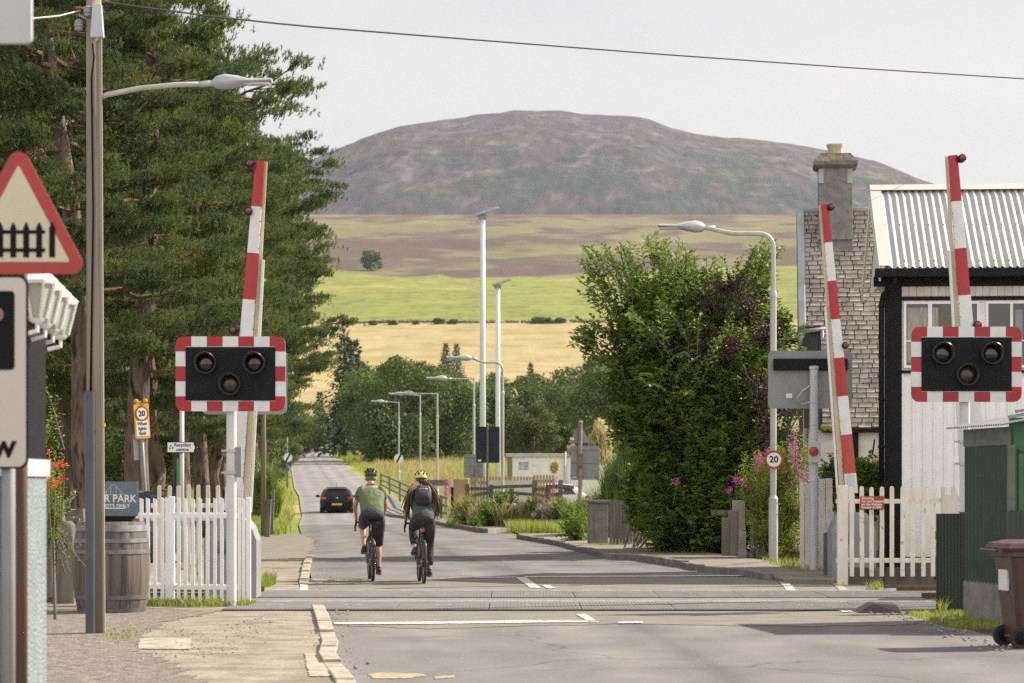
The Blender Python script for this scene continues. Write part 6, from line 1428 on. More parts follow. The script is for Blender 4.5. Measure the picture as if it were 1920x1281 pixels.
spots = [(722, 290, .95, 0, 'dark tree close to the road crest'), (742, 275, .92, 3, 'dark tree behind the right cyclist'), (676, 420, .85, 0, 'dark tree over the white parapet'), (770, 300, .9, 1, 'round tree between two lamp posts'),
         (835, 300, .86, 3, 'dense tree left of the taller mast'), (905, 310, .84, 0, 'dark tree behind the two masts'), (960, 320, .85, 3, 'green tree above the cabin roof end'), (1000, 300, .66, 2, 'small yellowish tree above the cabin'), (1085, 310, .8, 0, 'dark tree behind the triangular sign back'), (1130, 290, .85, 1, 'dark tree beside the big bush'),
         (705, 400, 1.12, 3, 'tall leafy tree deeper behind the road crest'), (755, 420, 1.1, 2, 'tall yellowish tree in the second row'), (830, 430, 1.05, 1, 'round crowned tree in the second row'), (890, 410, .95, 2, 'pale tree in the second row behind the masts'), (945, 440, 1.0, 2, 'pale green tree left of the small conifer'), (1010, 430, .95, 3, 'mid green tree right of the small conifer'), (1075, 420, 1.05, 2, 'pale tree in the second row near the big bush'), (1120, 400, 1.2, 3, 'tree edge seen left of the big bush'),
         (600, 520, .75, 2, 'bush like tree by the far bridge'), (560, 560, .8, 3, 'dark tree left of the far bridge'), (668, 500, .85, 1, 'tree hanging over the far bridge end'), (530, 420, .7, 2, 'pale bushy tree beyond the left verge'), (500, 360, .7, 0, 'dark bushy tree beyond the left verge'), (800, 560, 1.15, 3, 'tree of the third row left of the masts'), (720, 600, 1.3, 0, 'dark tree of the third row below the spruces'), (900, 600, 1.0, 1, 'tree of the third row behind the masts'), (980, 620, 1.0, 0, 'dark tree of the third row by the stubble field'), (1060, 600, .95, 2, 'pale tree of the third row by the bales'), (1180, 420, 1.2, 0, 'tree mostly behind the big bush'), (1250, 460, 1.2, 1, 'far tree behind the big bush'), (1330, 480, 1.2, 3, 'tree far behind the copper shrub'), (1480, 300, .9, 1, 'tree showing between the lamp post and the slate house')]
for px, D, sc, k, lab in spots: broad(lab, PX(px, D), D, 0, 0, 0, None, src=bt[k], rz=r_.uniform(0, 6), sc=sc * r_.uniform(1.03, 1.13))
for i in range(13):
    px, D = -30 + i * 38 + (i % 3) * 9, (150, 210, 280, 180)[i % 4]
    nm = ('far left', 'second', 'third', 'fourth', 'fifth', 'sixth', 'seventh', 'eighth', 'ninth', 'tenth', 'eleventh', 'twelfth', 'last')[i]
    copy_thing(bt[(i * 2 + i // 3) % 4], (PX(px, D), D, float(ground_z(D)) - .2), i * 1.1, nm + ' from the left of the leafy trees seen behind the pine trunks', .62 + .05 * (i % 4))['group'] = 'leafy trees behind the pine trunks'
cf = conifer('tall spruce left of the masts, the higher of two twins', PX(836, 950), 950, 20, 5.0, 3)
for px, D, sc, lab in ((856, 960, .95, 'tall spruce beside its twin in the yellow field'), (818, 920, .62, 'shorter dark spruce left of the twin spruces'), (995, 900, .86, 'small pointed spruce by the bales'), (690, 840, 1.0, 'pointed spruce above the dark trees'), (722, 850, .9, 'pointed spruce left of the yellow field'), (664, 560, 1.1, 'dark spruce beside the pine crowns'), (646, 330, .8, 'tall ragged spruce right of the pine row'), (664, 380, .85, 'ragged spruce behind the tall one by the pine row'), (740, 690, .7, 'small spruce at the foot of the yellow field'), (1118, 900, .85, 'dark spruce left of the big bush'), (880, 800, .6, 'small spruce right of the twin spruces'), (760, 880, .9, 'spruce standing at the foot of the straw field by the far lamp'), (708, 800, 1.05, 'taller spruce in the group left of the straw field'), (676, 760, .95, 'spruce at the left end of the group by the straw field'), (905, 930, .6, 'little spruce between the two masts'), (600, 700, .9, 'spruce half behind the pine crowns')):
    conifer(lab, PX(px, D), D, 0, 0, 0, src=cf, rz=r_.uniform(0, 6), sc=sc)
t = broad('lone dark round tree on the edge of the moor', PX(695, 1930), 1930, 14, 8.5, 15, M['far_leaf'], n=2200, card=(1.3, 2.2), group='lone trees')
for px, D, sc, lab in ((948, 985, .16, 'small hedge bush by the stubble'), (962, 990, .2, 'hedge bush left of the stubble'), (975, 988, .18, 'low hedge bush near the lone bale'), (1010, 992, .12, 'tiny hedge bush between the bales'), (940, 975, .2, 'hedge bush behind the shorter mast'), (1100, 1010, .34, 'dark bush above the tractor'), (735, 1320, .3, 'bush on the field wall behind the tallest lamp'), (822, 1325, .36, 'bush on the field wall left of the mast'), (850, 1325, .3, 'low bush on the field wall'), (1010, 1328, .4, 'long bush on the field wall'), (1025, 1328, .36, 'bush on the field wall near the middle'), (1050, 1328, .34, 'bush on the field wall to the right'), (780, 1322, .25, 'small bush on the field wall'), (700, 1318, .3, 'bush at the left end of the field wall')):
    copy_thing(t, (PX(px, D), D, tz(PX(px, D), D) - .4), r_.uniform(0, 6), lab, (sc * 1.3, sc, sc * .62))['group'] = 'field bushes'

# ---- big bush on the right: arching leafy shoots
def bush(label, name, seed, base, ext, shoots, lmat, purple=False, leaf=(.155, .092), hmin=.0, upright=.35, cat='bush'):
    """ext: list of (x, y, z, radius) lobes in world coordinates that shape the outline"""
    r = np.random.default_rng(seed); t = thing(name, label, cat, base); b0 = np.array(base); lobes = np.array(ext, float)
    wgt = lobes[:, 3] ** 2; wgt /= wgt.sum(); br = MB(); C, Dv, Nn = [], [], []
    for k in range(shoots):
        q = lobes[r.choice(len(lobes), p=wgt)]; v = unit(r.normal(0, 1, 3) + np.array([0, -.25, .18])); rr = q[3] * r.uniform(.55, 1.0) ** .6
        tip = q[:3] + v * rr
        if tip[2] < .06: tip[2] = .06 + abs(r.normal(0, .1))
        cen = q[:3] + np.array([0, 0, -q[3] * .5]); ln = r.uniform(.55, 1.15)
        dirn = unit(unit(tip - cen) + np.array([0, 0, upright]) + r.normal(0, .25, 3)); st = tip - dirn * ln * .75
        m = int(ln / .055); s_ = np.linspace(.1, 1, m); drop = np.array([0, 0, -1.0]) * r.uniform(.05, .3)
        pts = st + dirn * ln * s_[:, None] + drop * (s_[:, None] ** 2.2) * ln * .6
        tang = unit(np.gradient(pts, axis=0)); sd = unit(np.cross(tang, np.array([0, 0, 1.0]) + r.normal(0, .25, 3)))
        alt = np.where(np.arange(m) % 2 == 0, 1, -1)[:, None]
        for rep in range(2):
            d = unit(tang * .55 + sd * alt * (1 if rep == 0 else -1) * .8 + r.normal(0, .22, (m, 3)) + np.array([0, 0, -.12])); nn = unit(np.array([0, 0, 1.0]) + r.normal(0, .42, (m, 3)))
            C.append(pts + r.normal(0, .012, (m, 3))); Dv.append(d); Nn.append(nn)
        if k % 3 == 0: br.tube([Vector(st - b0), Vector(pts[m // 2] - b0), Vector(pts[-1] - b0)], [.011, .007, .003], 4, caps=False)
        if k % 60 == 0: br.tube([Vector(r.normal(0, .25, 3) * np.array([1, 1, 0])), Vector(cen - b0), Vector(st - b0)], [.02, .016, .008], 5, caps=False)
    C = np.concatenate(C) - b0; Dv = np.concatenate(Dv); Nn = np.concatenate(Nn); n = len(C); l = leaf[0] * r.uniform(.65, 1.25, n)
    br.build('stems', M['bark_dull'], t, True, fixn=False); cards('foliage', C, Dv, Nn, l, l * leaf[1] / leaf[0], lmat, t, fold=.28); return t
def L(px, py, D, rpx): p = P(px, py, D); return (p.x, p.y, p.z, rpx / FPX * D)
bush('big leafy elm bush overhanging the pavement on the right', 'leafy_bush', 3, (PX(1290, 58), 58, 0),
     [L(1222, 588, 57, 58), L(1255, 562, 58, 46), L(1238, 650, 57, 96), L(1290, 620, 58, 110), L(1250, 730, 58, 64), L(1260, 760, 57, 120), L(1370, 720, 57, 105), L(1330, 840, 57, 110), L(1268, 860, 58, 74), L(1400, 860, 57, 85), L(1300, 940, 57, 105), L(1278, 960, 58, 60), L(1380, 960, 56.5, 75), L(1160, 612, 57.5, 22), L(1420, 620, 58, 55), L(1380, 575, 58, 44), L(1310, 580, 58, 40), L(1420, 530, 58, 26), L(1320, 1010, 57, 55), L(1470, 690, 57, 40), L(1178, 690, 58, 24), L(1460, 620, 58, 28), L(1240, 800, 58, 52), L(1275, 870, 58, 44), L(1265, 1020, 57, 36), L(1420, 950, 56.5, 60), L(1105, 625, 57.5, 14), L(1190, 520, 58, 16), L(1270, 520, 58, 24)], 3900, M['leaf'])
rs = random.Random(31); SH = []
for x1, y1, n in ((1104, 475, 4), (1122, 466, 3), (1092, 505, 3), (1150, 470, 4), (1175, 462, 4), (1215, 450, 5), (1240, 462, 4), (1280, 466, 4), (1300, 478, 3), (1340, 488, 3), (1100, 545, 3), (1088, 632, 4), (1100, 600, 3), (1105, 660, 3), (1118, 700, 3), (1440, 455, 4), (1460, 462, 3), (1425, 470, 3), (1405, 480, 3), (1130, 760, 3), (1470, 640, 3), (1500, 625, 2), (1150, 820, 2), (1205, 700, 4), (1240, 690, 4), (1280, 720, 4), (1190, 590, 4), (1250, 560, 4), (1300, 590, 4), (1340, 640, 3), (1220, 620, 4), (1290, 660, 3)):
    for q in range(n + (4 if y1 < 520 else 1)):
        dx, dy = x1 - 1290, y1 - 780; k = rs.uniform(.22, .5); d_ = 57 + rs.uniform(-.6, .6) if (x1 < 1180 or y1 < 500 or x1 > 1400) else 55.6 + rs.uniform(-.4, .4)
        SH.append((x1 - dx * k + rs.uniform(-28, 28), y1 - dy * k + rs.uniform(-25, 25), x1 + rs.uniform(-16, 16), y1 + rs.uniform(-14, 20), d_))
shoots('long arching elm shoots standing out of the big bush', 'elm_shoots', 4, (PX(1290, 57), 57.2, 0), SH, M['leaf'])
bush('copper leaved shrub rising through the big bush beside the lamp post', 'copper_shrub', 5, (PX(1400, 59), 59.2, 0),
     [L(1365, 520, 56.5, 34), L(1330, 560, 56, 28), L(1400, 560, 56, 36), L(1310, 640, 55.8, 36), L(1430, 620, 56, 30), L(1425, 720, 55.5, 36), L(1440, 790, 55.5, 30), L(1370, 640, 55.6, 28), L(1480, 760, 55, 24), L(1420, 850, 55, 22)], 190, M['leaf_purple'], leaf=(.075, .05))
bush('low bright shrub behind the board fence left of the big bush', 'leafy_bush', 7, (PX(1190, 61), 61.5, 0), [L(1205, 905, 61, 30), L(1240, 880, 61, 36), L(1205, 955, 60.5, 24), L(1240, 960, 60, 38), L(1262, 1005, 59.5, 34)], 420, M['leaf_lo'])
bush('yellow green willowherb clump around the 20 sign post', 'willowherb_clump', 9, (PX(1460, 52.8), 52.8, 0), [L(1430, 920, 53, 40), L(1475, 880, 53, 40), L(1490, 940, 52.8, 35), L(1440, 980, 53, 40), L(1475, 1000, 52.7, 35), L(1500, 850, 53, 20), L(1415, 880, 53.4, 24), L(1460, 1030, 52.5, 25)], 520, M['leaf_y'], leaf=(.095, .024), upright=.9, cat='plant')
bush('green bush between the white planks and the signal box', 'leafy_bush', 12, (PX(1620, 46.5), 47, 0), [L(1625, 895, 46.5, 26), L(1610, 920, 46.5, 30), L(1560, 905, 47, 20), L(1645, 920, 46.5, 24), L(1563, 868, 47, 10)], 260, M['leaf_lo'], leaf=(.1, .07))
def flowers(label, name, spots, D, mt, seed, hgt=.5, size=.035, cat='plant', n=26, spread=.05, group=None):
    r = np.random.default_rng(seed)
    p0 = P(*spots[0][:2], D); t = thing(name, label, cat, (p0.x, D, 0), 0, group); st = MB(); C = []
    for px, py in spots:
        p = np.array(P(px, py, D + r.uniform(-.15, .15))) - np.array([p0.x, D, 0]); st.tube([Vector(p - np.array([r.normal(0, .04), 0, hgt + .3])), Vector(p - np.array([0, 0, hgt * .5])), Vector(p)], [.008, .006, .003], 4, caps=False)
        C = p + r.normal(0, 1, (n, 3)) * np.array([spread, spread, spread * (2.6 if hgt > .4 else 1)])
        d = unit(r.normal(0, 1, C.shape)); cards('flower_head', C, d, unit(r.normal(0, 1, C.shape)), size, size * .8, mt, t, fold=.2)
    st.build('stems', M['stem'], t, True, fixn=False)
flowers('tall pink willowherb spikes left of the signal board post', 'willowherb', [(1487, 835), (1490, 850), (1510, 905), (1497, 880)], 52.3, M['flower_pink'], 3, n=60, spread=.055, size=.05)
flowers('pink willowherb spikes around the round 20 sign', 'willowherb', [(1424, 860), (1418, 876), (1478, 912), (1470, 893), (1440, 850), (1503, 920)], 52.6, M['flower_pink'], 4, n=46, spread=.03, size=.045)
flowers('pair of round pink blooms in front of the dark bush', 'pink_blooms', [(1368, 918), (1393, 903), (1380, 902)], 54.5, M['flower_pink'], 5, hgt=.35, n=40, spread=.045, size=.05)
flowers('single pink bloom high on the dark bush', 'pink_blooms', [(1268, 904)], 55.2, M['flower_pink'], 6, hgt=.2, n=40, spread=.05, size=.05)
flowers('pink willowherb patch far off by the tan board fence', 'willowherb', [(838, 912), (843, 908), (848, 914), (834, 916), (1040, 905), (1045, 900)], 108, M['flower_pink'], 7, n=22, spread=.08, size=.09)
flowers('pink flowers at the end of the white pickets by the green shed', 'willowherb', [(1803, 945), (1802, 955)], 40, M['flower_pink'], 8, n=30, spread=.03, size=.04)
flowers('orange and pink lilies beside the left building', 'orange_lily', [(93, 846), (112, 871), (102, 872), (90, 898), (104, 905), (116, 898), (92, 912), (120, 872)], 29.5, M['flower_orange'], 9, n=13, spread=.02, size=.034, hgt=.39)
bush('thin leafy stems of the orange lilies', 'lily_leaves', 21, (PX(102, 29.8), 29.8, 0), [L(100, 930, 29.8, 22), L(96, 890, 29.8, 18), L(100, 960, 29.8, 20), L(95, 770, 29.9, 8), L(98, 740, 29.9, 5), L(94, 800, 29.9, 8)], 60, M['leaf_y'], leaf=(.055, .016), upright=1.2, cat='plant')
# ---- broom bush with cream plume
def wisp(label, name, seed, lob, n, ln, mt, w=.012, cat='bush', base=None):
    r = np.random.default_rng(seed); base = base or (lob[0][0], lob[0][1], 0); t = thing(name, label, cat, base); b0 = np.array(base); PB = []
    lob = np.array(lob); k = r.choice(len(lob), n, p=lob[:, 3] ** 2 / (lob[:, 3] ** 2).sum()); v = unit(r.normal(0, 1, (n, 3))) * r.uniform(.2, 1, (n, 1)) ** .5
    C = lob[k, :3] + v * lob[k, 3:4] - b0; C[:, 2] = np.maximum(C[:, 2] - ln * .5, .0)
    blades('stems', C, ln, w, .55, mt, seed, parent=t); return t
wisp('bright green broom bush at the foot of the rusty sign post', 'broom_bush', 4, [L(1092, 980, 80, 30), L(1138, 955, 79, 36), L(1172, 905, 78, 44), L(1115, 990, 79, 32), L(1155, 965, 78, 38), L(1192, 865, 77, 34), L(1078, 1000, 80, 18)], 9000, .95, M['broom'], .03)
wisp('tall cream flowered plume behind the grey sign backs', 'cream_plume', 5, [L(1125, 805, 92, 12), L(1118, 825, 92, 16), L(1136, 830, 92, 14), L(1130, 850, 92, 18), L(1072, 845, 92, 10), L(1040, 875, 92, 9), L(1124, 795, 92, 7), L(1140, 812, 92, 9)], 3200, .22, M['plume'], .055, 'plant')
bush('leafy weeds under the old rail fence', 'roadside_weeds', 25, (PX(930, 93), 93, 0), [L(880, 960, 95, 20), L(920, 965, 93, 24), L(945, 950, 94, 26), L(895, 985, 92, 14), L(1050, 950, 88, 14), L(1000, 955, 91, 16)], 250, M['leaf_lo'], leaf=(.12, .07), cat='plant')
bush('dark shrub below the gate pillar and broom', 'leafy_bush', 27, (PX(1085, 70), 70, 0), [L(1080, 990, 70, 24), L(1090, 970, 71, 22)], 90, M['leaf'], leaf=(.09, .05))
for i, (px, py, D, lab) in enumerate(((500, 885, 104, 'bright gorse like bush on the left verge'), (478, 870, 110, 'green bush behind the thin timber pole'), (520, 905, 96, 'tall green grass clump by the left verge'))):
    wisp(lab, 'verge_bush', 40 + i, [L(px - 22, py, D, 22), L(px - 36, py + 20, D, 22), L(px - 12, py + 32, D, 18)], 2600, .9, M['broom'], .035)
broadb = [(512, 830, 200), (560, 815, 330), (590, 825, 400), (470, 820, 150), (535, 818, 260)]
for i, (px, py, D) in enumerate(broadb):
    lab = ('pale bush left of the blue plates post', 'bush under the far bridge on the left', 'bush at the road crest below the bridge', 'green bush below the pine row end', 'leafy bush beyond the left verge')[i]
    copy_thing(bt[2], (PX(px, D), D, float(ground_z(D)) - .2), i * 1.3, lab, .32 + .02 * i)['group'] = 'bushes along the left verge'

wisp('straw coloured weeds growing up the old rail fence', 'straw_weeds', 9, [L(900, 975, 94, 26), L(950, 972, 92.5, 26), L(1000, 965, 91, 26), L(1040, 960, 89.5, 22), L(870, 955, 97, 22)], 1500, .75, M['straw'], .03, 'plant')
# ---- grass on the verges (stuff)
def strip_pts(rng, n, D0, D1, xa, xb, pw=1.0, zf=None):
    D = D0 + (D1 - D0) * rng.random(n) ** pw; u = rng.random(n); X = xa(D) * (1 - u) + xb(D) * u
    return np.stack([X, D, ground_z(D) - .03], 1)
rg = np.random.default_rng(50)
lx = lambda D: roadL(D) - .35 - .5 * np.maximum(0, np.sin(D * .9)) * (D < 140)
Pb = strip_pts(rg, 30000, 84, 470, lambda D: roadL(D) - 7.5 - D * .012, lx, 1.7)
blades('verge_grass', Pb, .38, .035, .6, [M['grass'], M['straw']], 51, 'stuff', 'long summer grass on the left verge', mi=(fbm(Pb[:, 0] / 2, Pb[:, 1] / 5, 7) > .56).astype(int))
Pb = strip_pts(rg, 26000, 103, 470, lambda D: roadR(D) + .5, lambda D: roadR(D) + 3 + D * .03, 1.5)
far_ = (Pb[:, 0] - roadR(Pb[:, 1])) / 3 + rg.normal(0, .25, len(Pb)); 
blades('verge_grass', Pb, .5, .04, .5, [M['grass'], M['straw']], 53, 'stuff', 'green and straw coloured grass on the right verge', mi=(far_ > .75).astype(int))
Pb = strip_pts(rg, 16000, 118, 300, lambda D: roadR(D) + 3, lambda D: roadR(D) + 22, 1.3)
blades('meadow_grass', Pb, .75, .06, .5, [M['straw'], M['grass']], 55, 'stuff', 'tall straw coloured meadow right of the far road', mi=(fbm(Pb[:, 0] / 4, Pb[:, 1] / 8, 17) > .58).astype(int))
Pb = np.stack([rg.uniform(PX(950, 88), PX(1060, 88), 2600), rg.uniform(84, 90, 2600), np.zeros(2600)], 1); Pb = Pb[(Pb[:, 0] > .3 - (Pb[:, 1] - 84) * .1)]
blades('verge_grass', Pb, .38, .03, .6, M['grass'], 57, 'stuff', 'bright grass in front of the old rail fence')
Pb = np.stack([rg.uniform(PX(840, 98), PX(945, 98), 2600), rg.uniform(95.5, 101, 2600), np.zeros(2600)], 1)
blades('verge_grass', Pb, .32, .03, .6, M['grass'], 58, 'stuff', 'grass at the foot of the weeds on the right verge')
def tuft(n, x0, x1, d0, d1, h, lab, sd, m='grass', w=.014):
    r = np.random.default_rng(sd); Pb = np.stack([r.uniform(x0, x1, n), r.uniform(d0, d1, n), np.full(n, .01)], 1); k = fbm(Pb[:, 0] * 3, Pb[:, 1] * 2, sd) > .45
    blades('weed_tufts', Pb[k], h, w, .7, M[m], sd, 'stuff', lab)
tuft(3200, PX(275, 33.2), PX(475, 33.2), 32.7, 34.2, .09, 'grass and weeds along the foot of the white pickets', 61)
tuft(300, PX(400, 33), PX(436, 33), 32.8, 33.1, .38, 'tall weeds against the left signal post', 62)
tuft(500, PX(470, 38), PX(490, 38), 38.8, 41, .2, 'grass beyond the left fence end', 63)
tuft(2600, PX(1720, 30), PX(1875, 28.5), 27.6, 31, .06, 'grass along the foot of the green shed', 64)
tuft(260, PX(1745, 31), PX(1765, 31), 30.6, 31.2, .2, 'tall weeds at the tin fence corner', 65)
tuft(1500, PX(1430, 50), PX(1600, 46), 44.5, 51, .16, 'weeds under the white planks', 66)
tuft(220, PX(1620, 38.4), PX(1650, 38.4), 38, 38.8, .14, 'grass tuft between the rusty rails', 67)
tuft(200, PX(190, 27), PX(250, 26), 25.5, 27.5, .03, 'small moss tufts by the timber pole', 68)
tuft(900, PX(1200, 62), PX(1330, 57), 55.5, 63, .14, 'grass under the big bush', 69)
tuft(400, PX(1110, 66), PX(1200, 64), 63.5, 66, .14, 'grass by the gate pillar', 70)
# stones and grit
def grit(n, pts, smin, smax, lab, sd, m):
    r = np.random.default_rng(sd); b = MB(); P_ = [G(*q) for q in pts]
    for k in range(n):
        a = r.integers(len(P_) - 1); p = P_[a].lerp(P_[a + 1], r.random()); s_ = r.uniform(smin, smax) * (1 if r.random() < .9 else 2)
        b.ball((p.x + r.normal(0, .12), p.y + r.normal(0, .45), .012 + s_ * .3), (s_, s_ * .8, s_ * .6), 5, 4)
    tag(b.build('grit', m), lab, kind='stuff')
grit(420, [(590, 1056), (600, 1085), (612, 1150), (620, 1160), (618, 1200), (650, 1260)], .004, .012, 'loose stones along the left kerb', 81, M['stones'])
grit(700, [(100, 1180), (300, 1175), (400, 1230), (500, 1160), (200, 1260)], .003, .009, 'loose gravel on the footway', 82, M['stones'])
grit(160, [(1600, 1140), (1700, 1160), (1800, 1190), (1880, 1220)], .006, .02, 'loose stones by the green shed', 83, M['stones'])
# ---------------------------------------------------------------- cyclists
def skin_mesh(name, chains, m, parent, sub=2):
    """chains: list of lists of (pos, radius); chains start at an existing point when their first pos matches one. First vertex is the root."""
    vs_, rs, es = [], [], []; idx = {}
    def vid(p, r):
        k = tuple(round(c, 4) for c in p)
        if k not in idx: idx[k] = len(vs_); vs_.append(tuple(p)); rs.append(r)
        return idx[k]
    for ch in chains:
        prev = None
        for p, r in ch:
            i = vid(p, r)
            if prev is not None and prev != i: es.append((prev, i))
            prev = i
    me = bpy.data.meshes.new(name); me.from_pydata(vs_, es, []); o = bpy.data.objects.new(name + '_tmp', me); COL.objects.link(o)
    sm = o.modifiers.new('skin', 'SKIN'); sm.use_smooth_shade = True; sm.branch_smoothing = .4
    for i, r in enumerate(rs):
        sv_ = me.skin_vertices[0].data[i]; sv_.radius = r if isinstance(r, tuple) else (r, r); sv_.use_root = (i == 0)
    sb = o.modifiers.new('sub', 'SUBSURF'); sb.levels = sub; sb.render_levels = sub
    dg = bpy.context.evaluated_depsgraph_get(); m2 = bpy.data.meshes.new_from_object(o.evaluated_get(dg)); m2.name = name
    bpy.data.objects.remove(o); m2.materials.clear(); m2.materials.append(m)
    for p in m2.polygons: p.use_smooth = True
    q = bpy.data.objects.new(name, m2); COL.objects.link(q); q.parent = parent; return q
def ering(c, rx, ry, ax=(1, 0, 0), ay=(0, 1, 0), n=16, sq=1.0):
    c = Vector(c); ax = Vector(ax).normalized(); ay = Vector(ay).normalized(); out_ = []
    for k in range(n):
        a = 2 * math.pi * k / n; ca, sa = math.cos(a), math.sin(a)
        out_.append(c + ax * rx * math.copysign(abs(ca) ** sq, ca) + ay * ry * math.copysign(abs(sa) ** sq, sa))
    return out_

def bicycle(label, loc, rz):
    t = thing('bicycle', label, 'bicycle', loc, rz, 'bicycles ridden side by side')
    RY = Matrix.Rotation(math.pi / 2, 3, 'Y')
    for y, nm in ((0, 'rear'), (1.03, 'front')):
        b = MB(); ring = []
        n = 44; k = 10; vs_, fs_ = [], []
        for i in range(n):
            a = 2 * math.pi * i / n
            for j in range(k):
                q = 2 * math.pi * j / k; rr = .327 + .0225 * math.cos(q); vs_.append((.0225 * math.sin(q), y + rr * math.cos(a), .35 + rr * math.sin(a)))
        for i in range(n):
            for j in range(k): fs_.append((i * k + j, i * k + (j + 1) % k, ((i + 1) % n) * k + (j + 1) % k, ((i + 1) % n) * k + j))
        b.add(vs_, fs_); w = b.build('wheel', M['rubber_black'], t, True)
        b = MB(); b.lathe([(.298, -.012), (.31, -.013), (.31, .013), (.298, .012), (.292, 0), (.298, -.012)], 44, (0, y, .35), RY); b.build('rim', M['bike'], w, 'auto')
        b = MB(); b.lathe([(.012, -.065), (.02, -.03), (.02, .03), (.012, .065)], 12, (0, y, .35), RY)
        for i in range(24):
            a = 2 * math.pi * i / 24; b.tube([(.02 * (1 if i % 2 else -1), y, .35), (0, y + .3 * math.cos(a), .35 + .3 * math.sin(a))], .0016, 3, caps=False)
        b.build('spokes', M['bike_metal'], w, fixn=False)
        b = MB(); b.lathe([(.05, -.002), (.08, -.002), (.08, .002), (.05, .002)], 24, (-.045, y, .35), RY); b.build('brake_disc', M['bike_metal'], w)
    bb = Vector((0, .435, .275)); st = Vector((0, .235, .80)); hd0 = Vector((0, .93, .72)); hd1 = Vector((0, .90, .85)); sad = Vector((0, .205, .99))
    b = MB(); b.tube([bb, st], .017, 10); b.tube([bb, hd0], .021, 10); b.tube([st + Vector((0, 0, -.03)), hd1], .016, 10); b.tube([hd0, hd1], .022, 10)
    for s_ in (-1, 1):
        b.tube([(s_ * .062, 0, .35), (s_ * .05, .3, .30), (s_ * .02, .43, .275)], .010, 8); b.tube([(s_ * .062, 0, .35), (s_ * .045, .13, .6), (s_ * .014, .24, .78)], .009, 8)
        b.tube([hd0 + Vector((s_ * .02, 0, 0)), (s_ * .055, .95, .62), (s_ * .058, 1.03, .35)], .013, 8)
    b.tube([st, sad], .0136, 10); b.build('frame', M['bike'], t, True)
    b = MB(); b.loft([ering((0, .06, 1.0), .07, .022, (1, 0, 0), (0, 0, 1), 12), ering((0, .12, 1.005), .075, .026, (1, 0, 0), (0, 0, 1), 12), ering((0, .2, 1.0), .045, .022, (1, 0, 0), (0, 0, 1), 12), ering((0, .33, 1.0), .018, .015, (1, 0, 0), (0, 0, 1), 12)]); b.build('saddle', M['black'], t, True)
    b = MB(); pts = [(-.21, 1.0, .95), (-.10, .965, .955), (.10, .965, .955), (.21, 1.0, .95)]; b.tube(pts, .0155, 10); b.tube([hd1, (0, .965, .955)], .016, 10)
    for s_ in (-1, 1): b.tube([(s_ * .21, 1.0, .95), (s_ * .215, 1.06, .95), (s_ * .222, 1.09, .91), (s_ * .232, 1.06, .84), (s_ * .24, .98, .815), (s_ * .24, .93, .815)], .0155, 10); b.tube([(s_ * .215, 1.06, .955), (s_ * .217, 1.10, .99), (s_ * .218, 1.115, 1.005)], [.019, .019, .012], 10); b.tube([(s_ * .22, 1.105, .975), (s_ * .235, 1.12, .90), (s_ * .245, 1.09, .85)], [.01, .012, .008], 6)
    b.build('handlebar', M['black'], t, True)
    b = MB(); b.lathe([(.03, .048), (.082, .048), (.086, .052), (.082, .056), (.03, .056)], 28, bb, RY); b.lathe([(.012, -.07), (.02, -.06), (.02, .06), (.012, .07)], 12, bb, RY)
    b.beam(bb + Vector((-.075, 0, 0)), bb + Vector((-.08, .02, .17)), .016, .026); b.beam(bb + Vector((.075, 0, 0)), bb + Vector((.08, -.02, -.17)), .016, .026); b.build('crankset', M['bike_metal'], t, 'auto')
    for s_, z, y in ((-1, .17, .02), (1, -.17, -.02)): MB().obox(bb + Vector((s_ * .125, y, z)), (.085, .075, .018)).build('pedal', M['bike_metal'], t)
    b = MB(); b.lathe([(.02, .03), (.045, .034), (.05, .045), (.03, .056)], 20, (0, 0, .35), RY); b.beam((.055, .0, .34), (.06, -.02, .22), .012, .03)
    for r_a in (0.0,):
        b.tube([(.053, .0, .395), (.053, .435, .357)], .005, 4); b.tube([(.053, 0, .30), (.053, .01, .22), (.053, .435, .192)], .005, 4)
    b.build('chain_gear', M['bike'], t, 'auto')
    return t

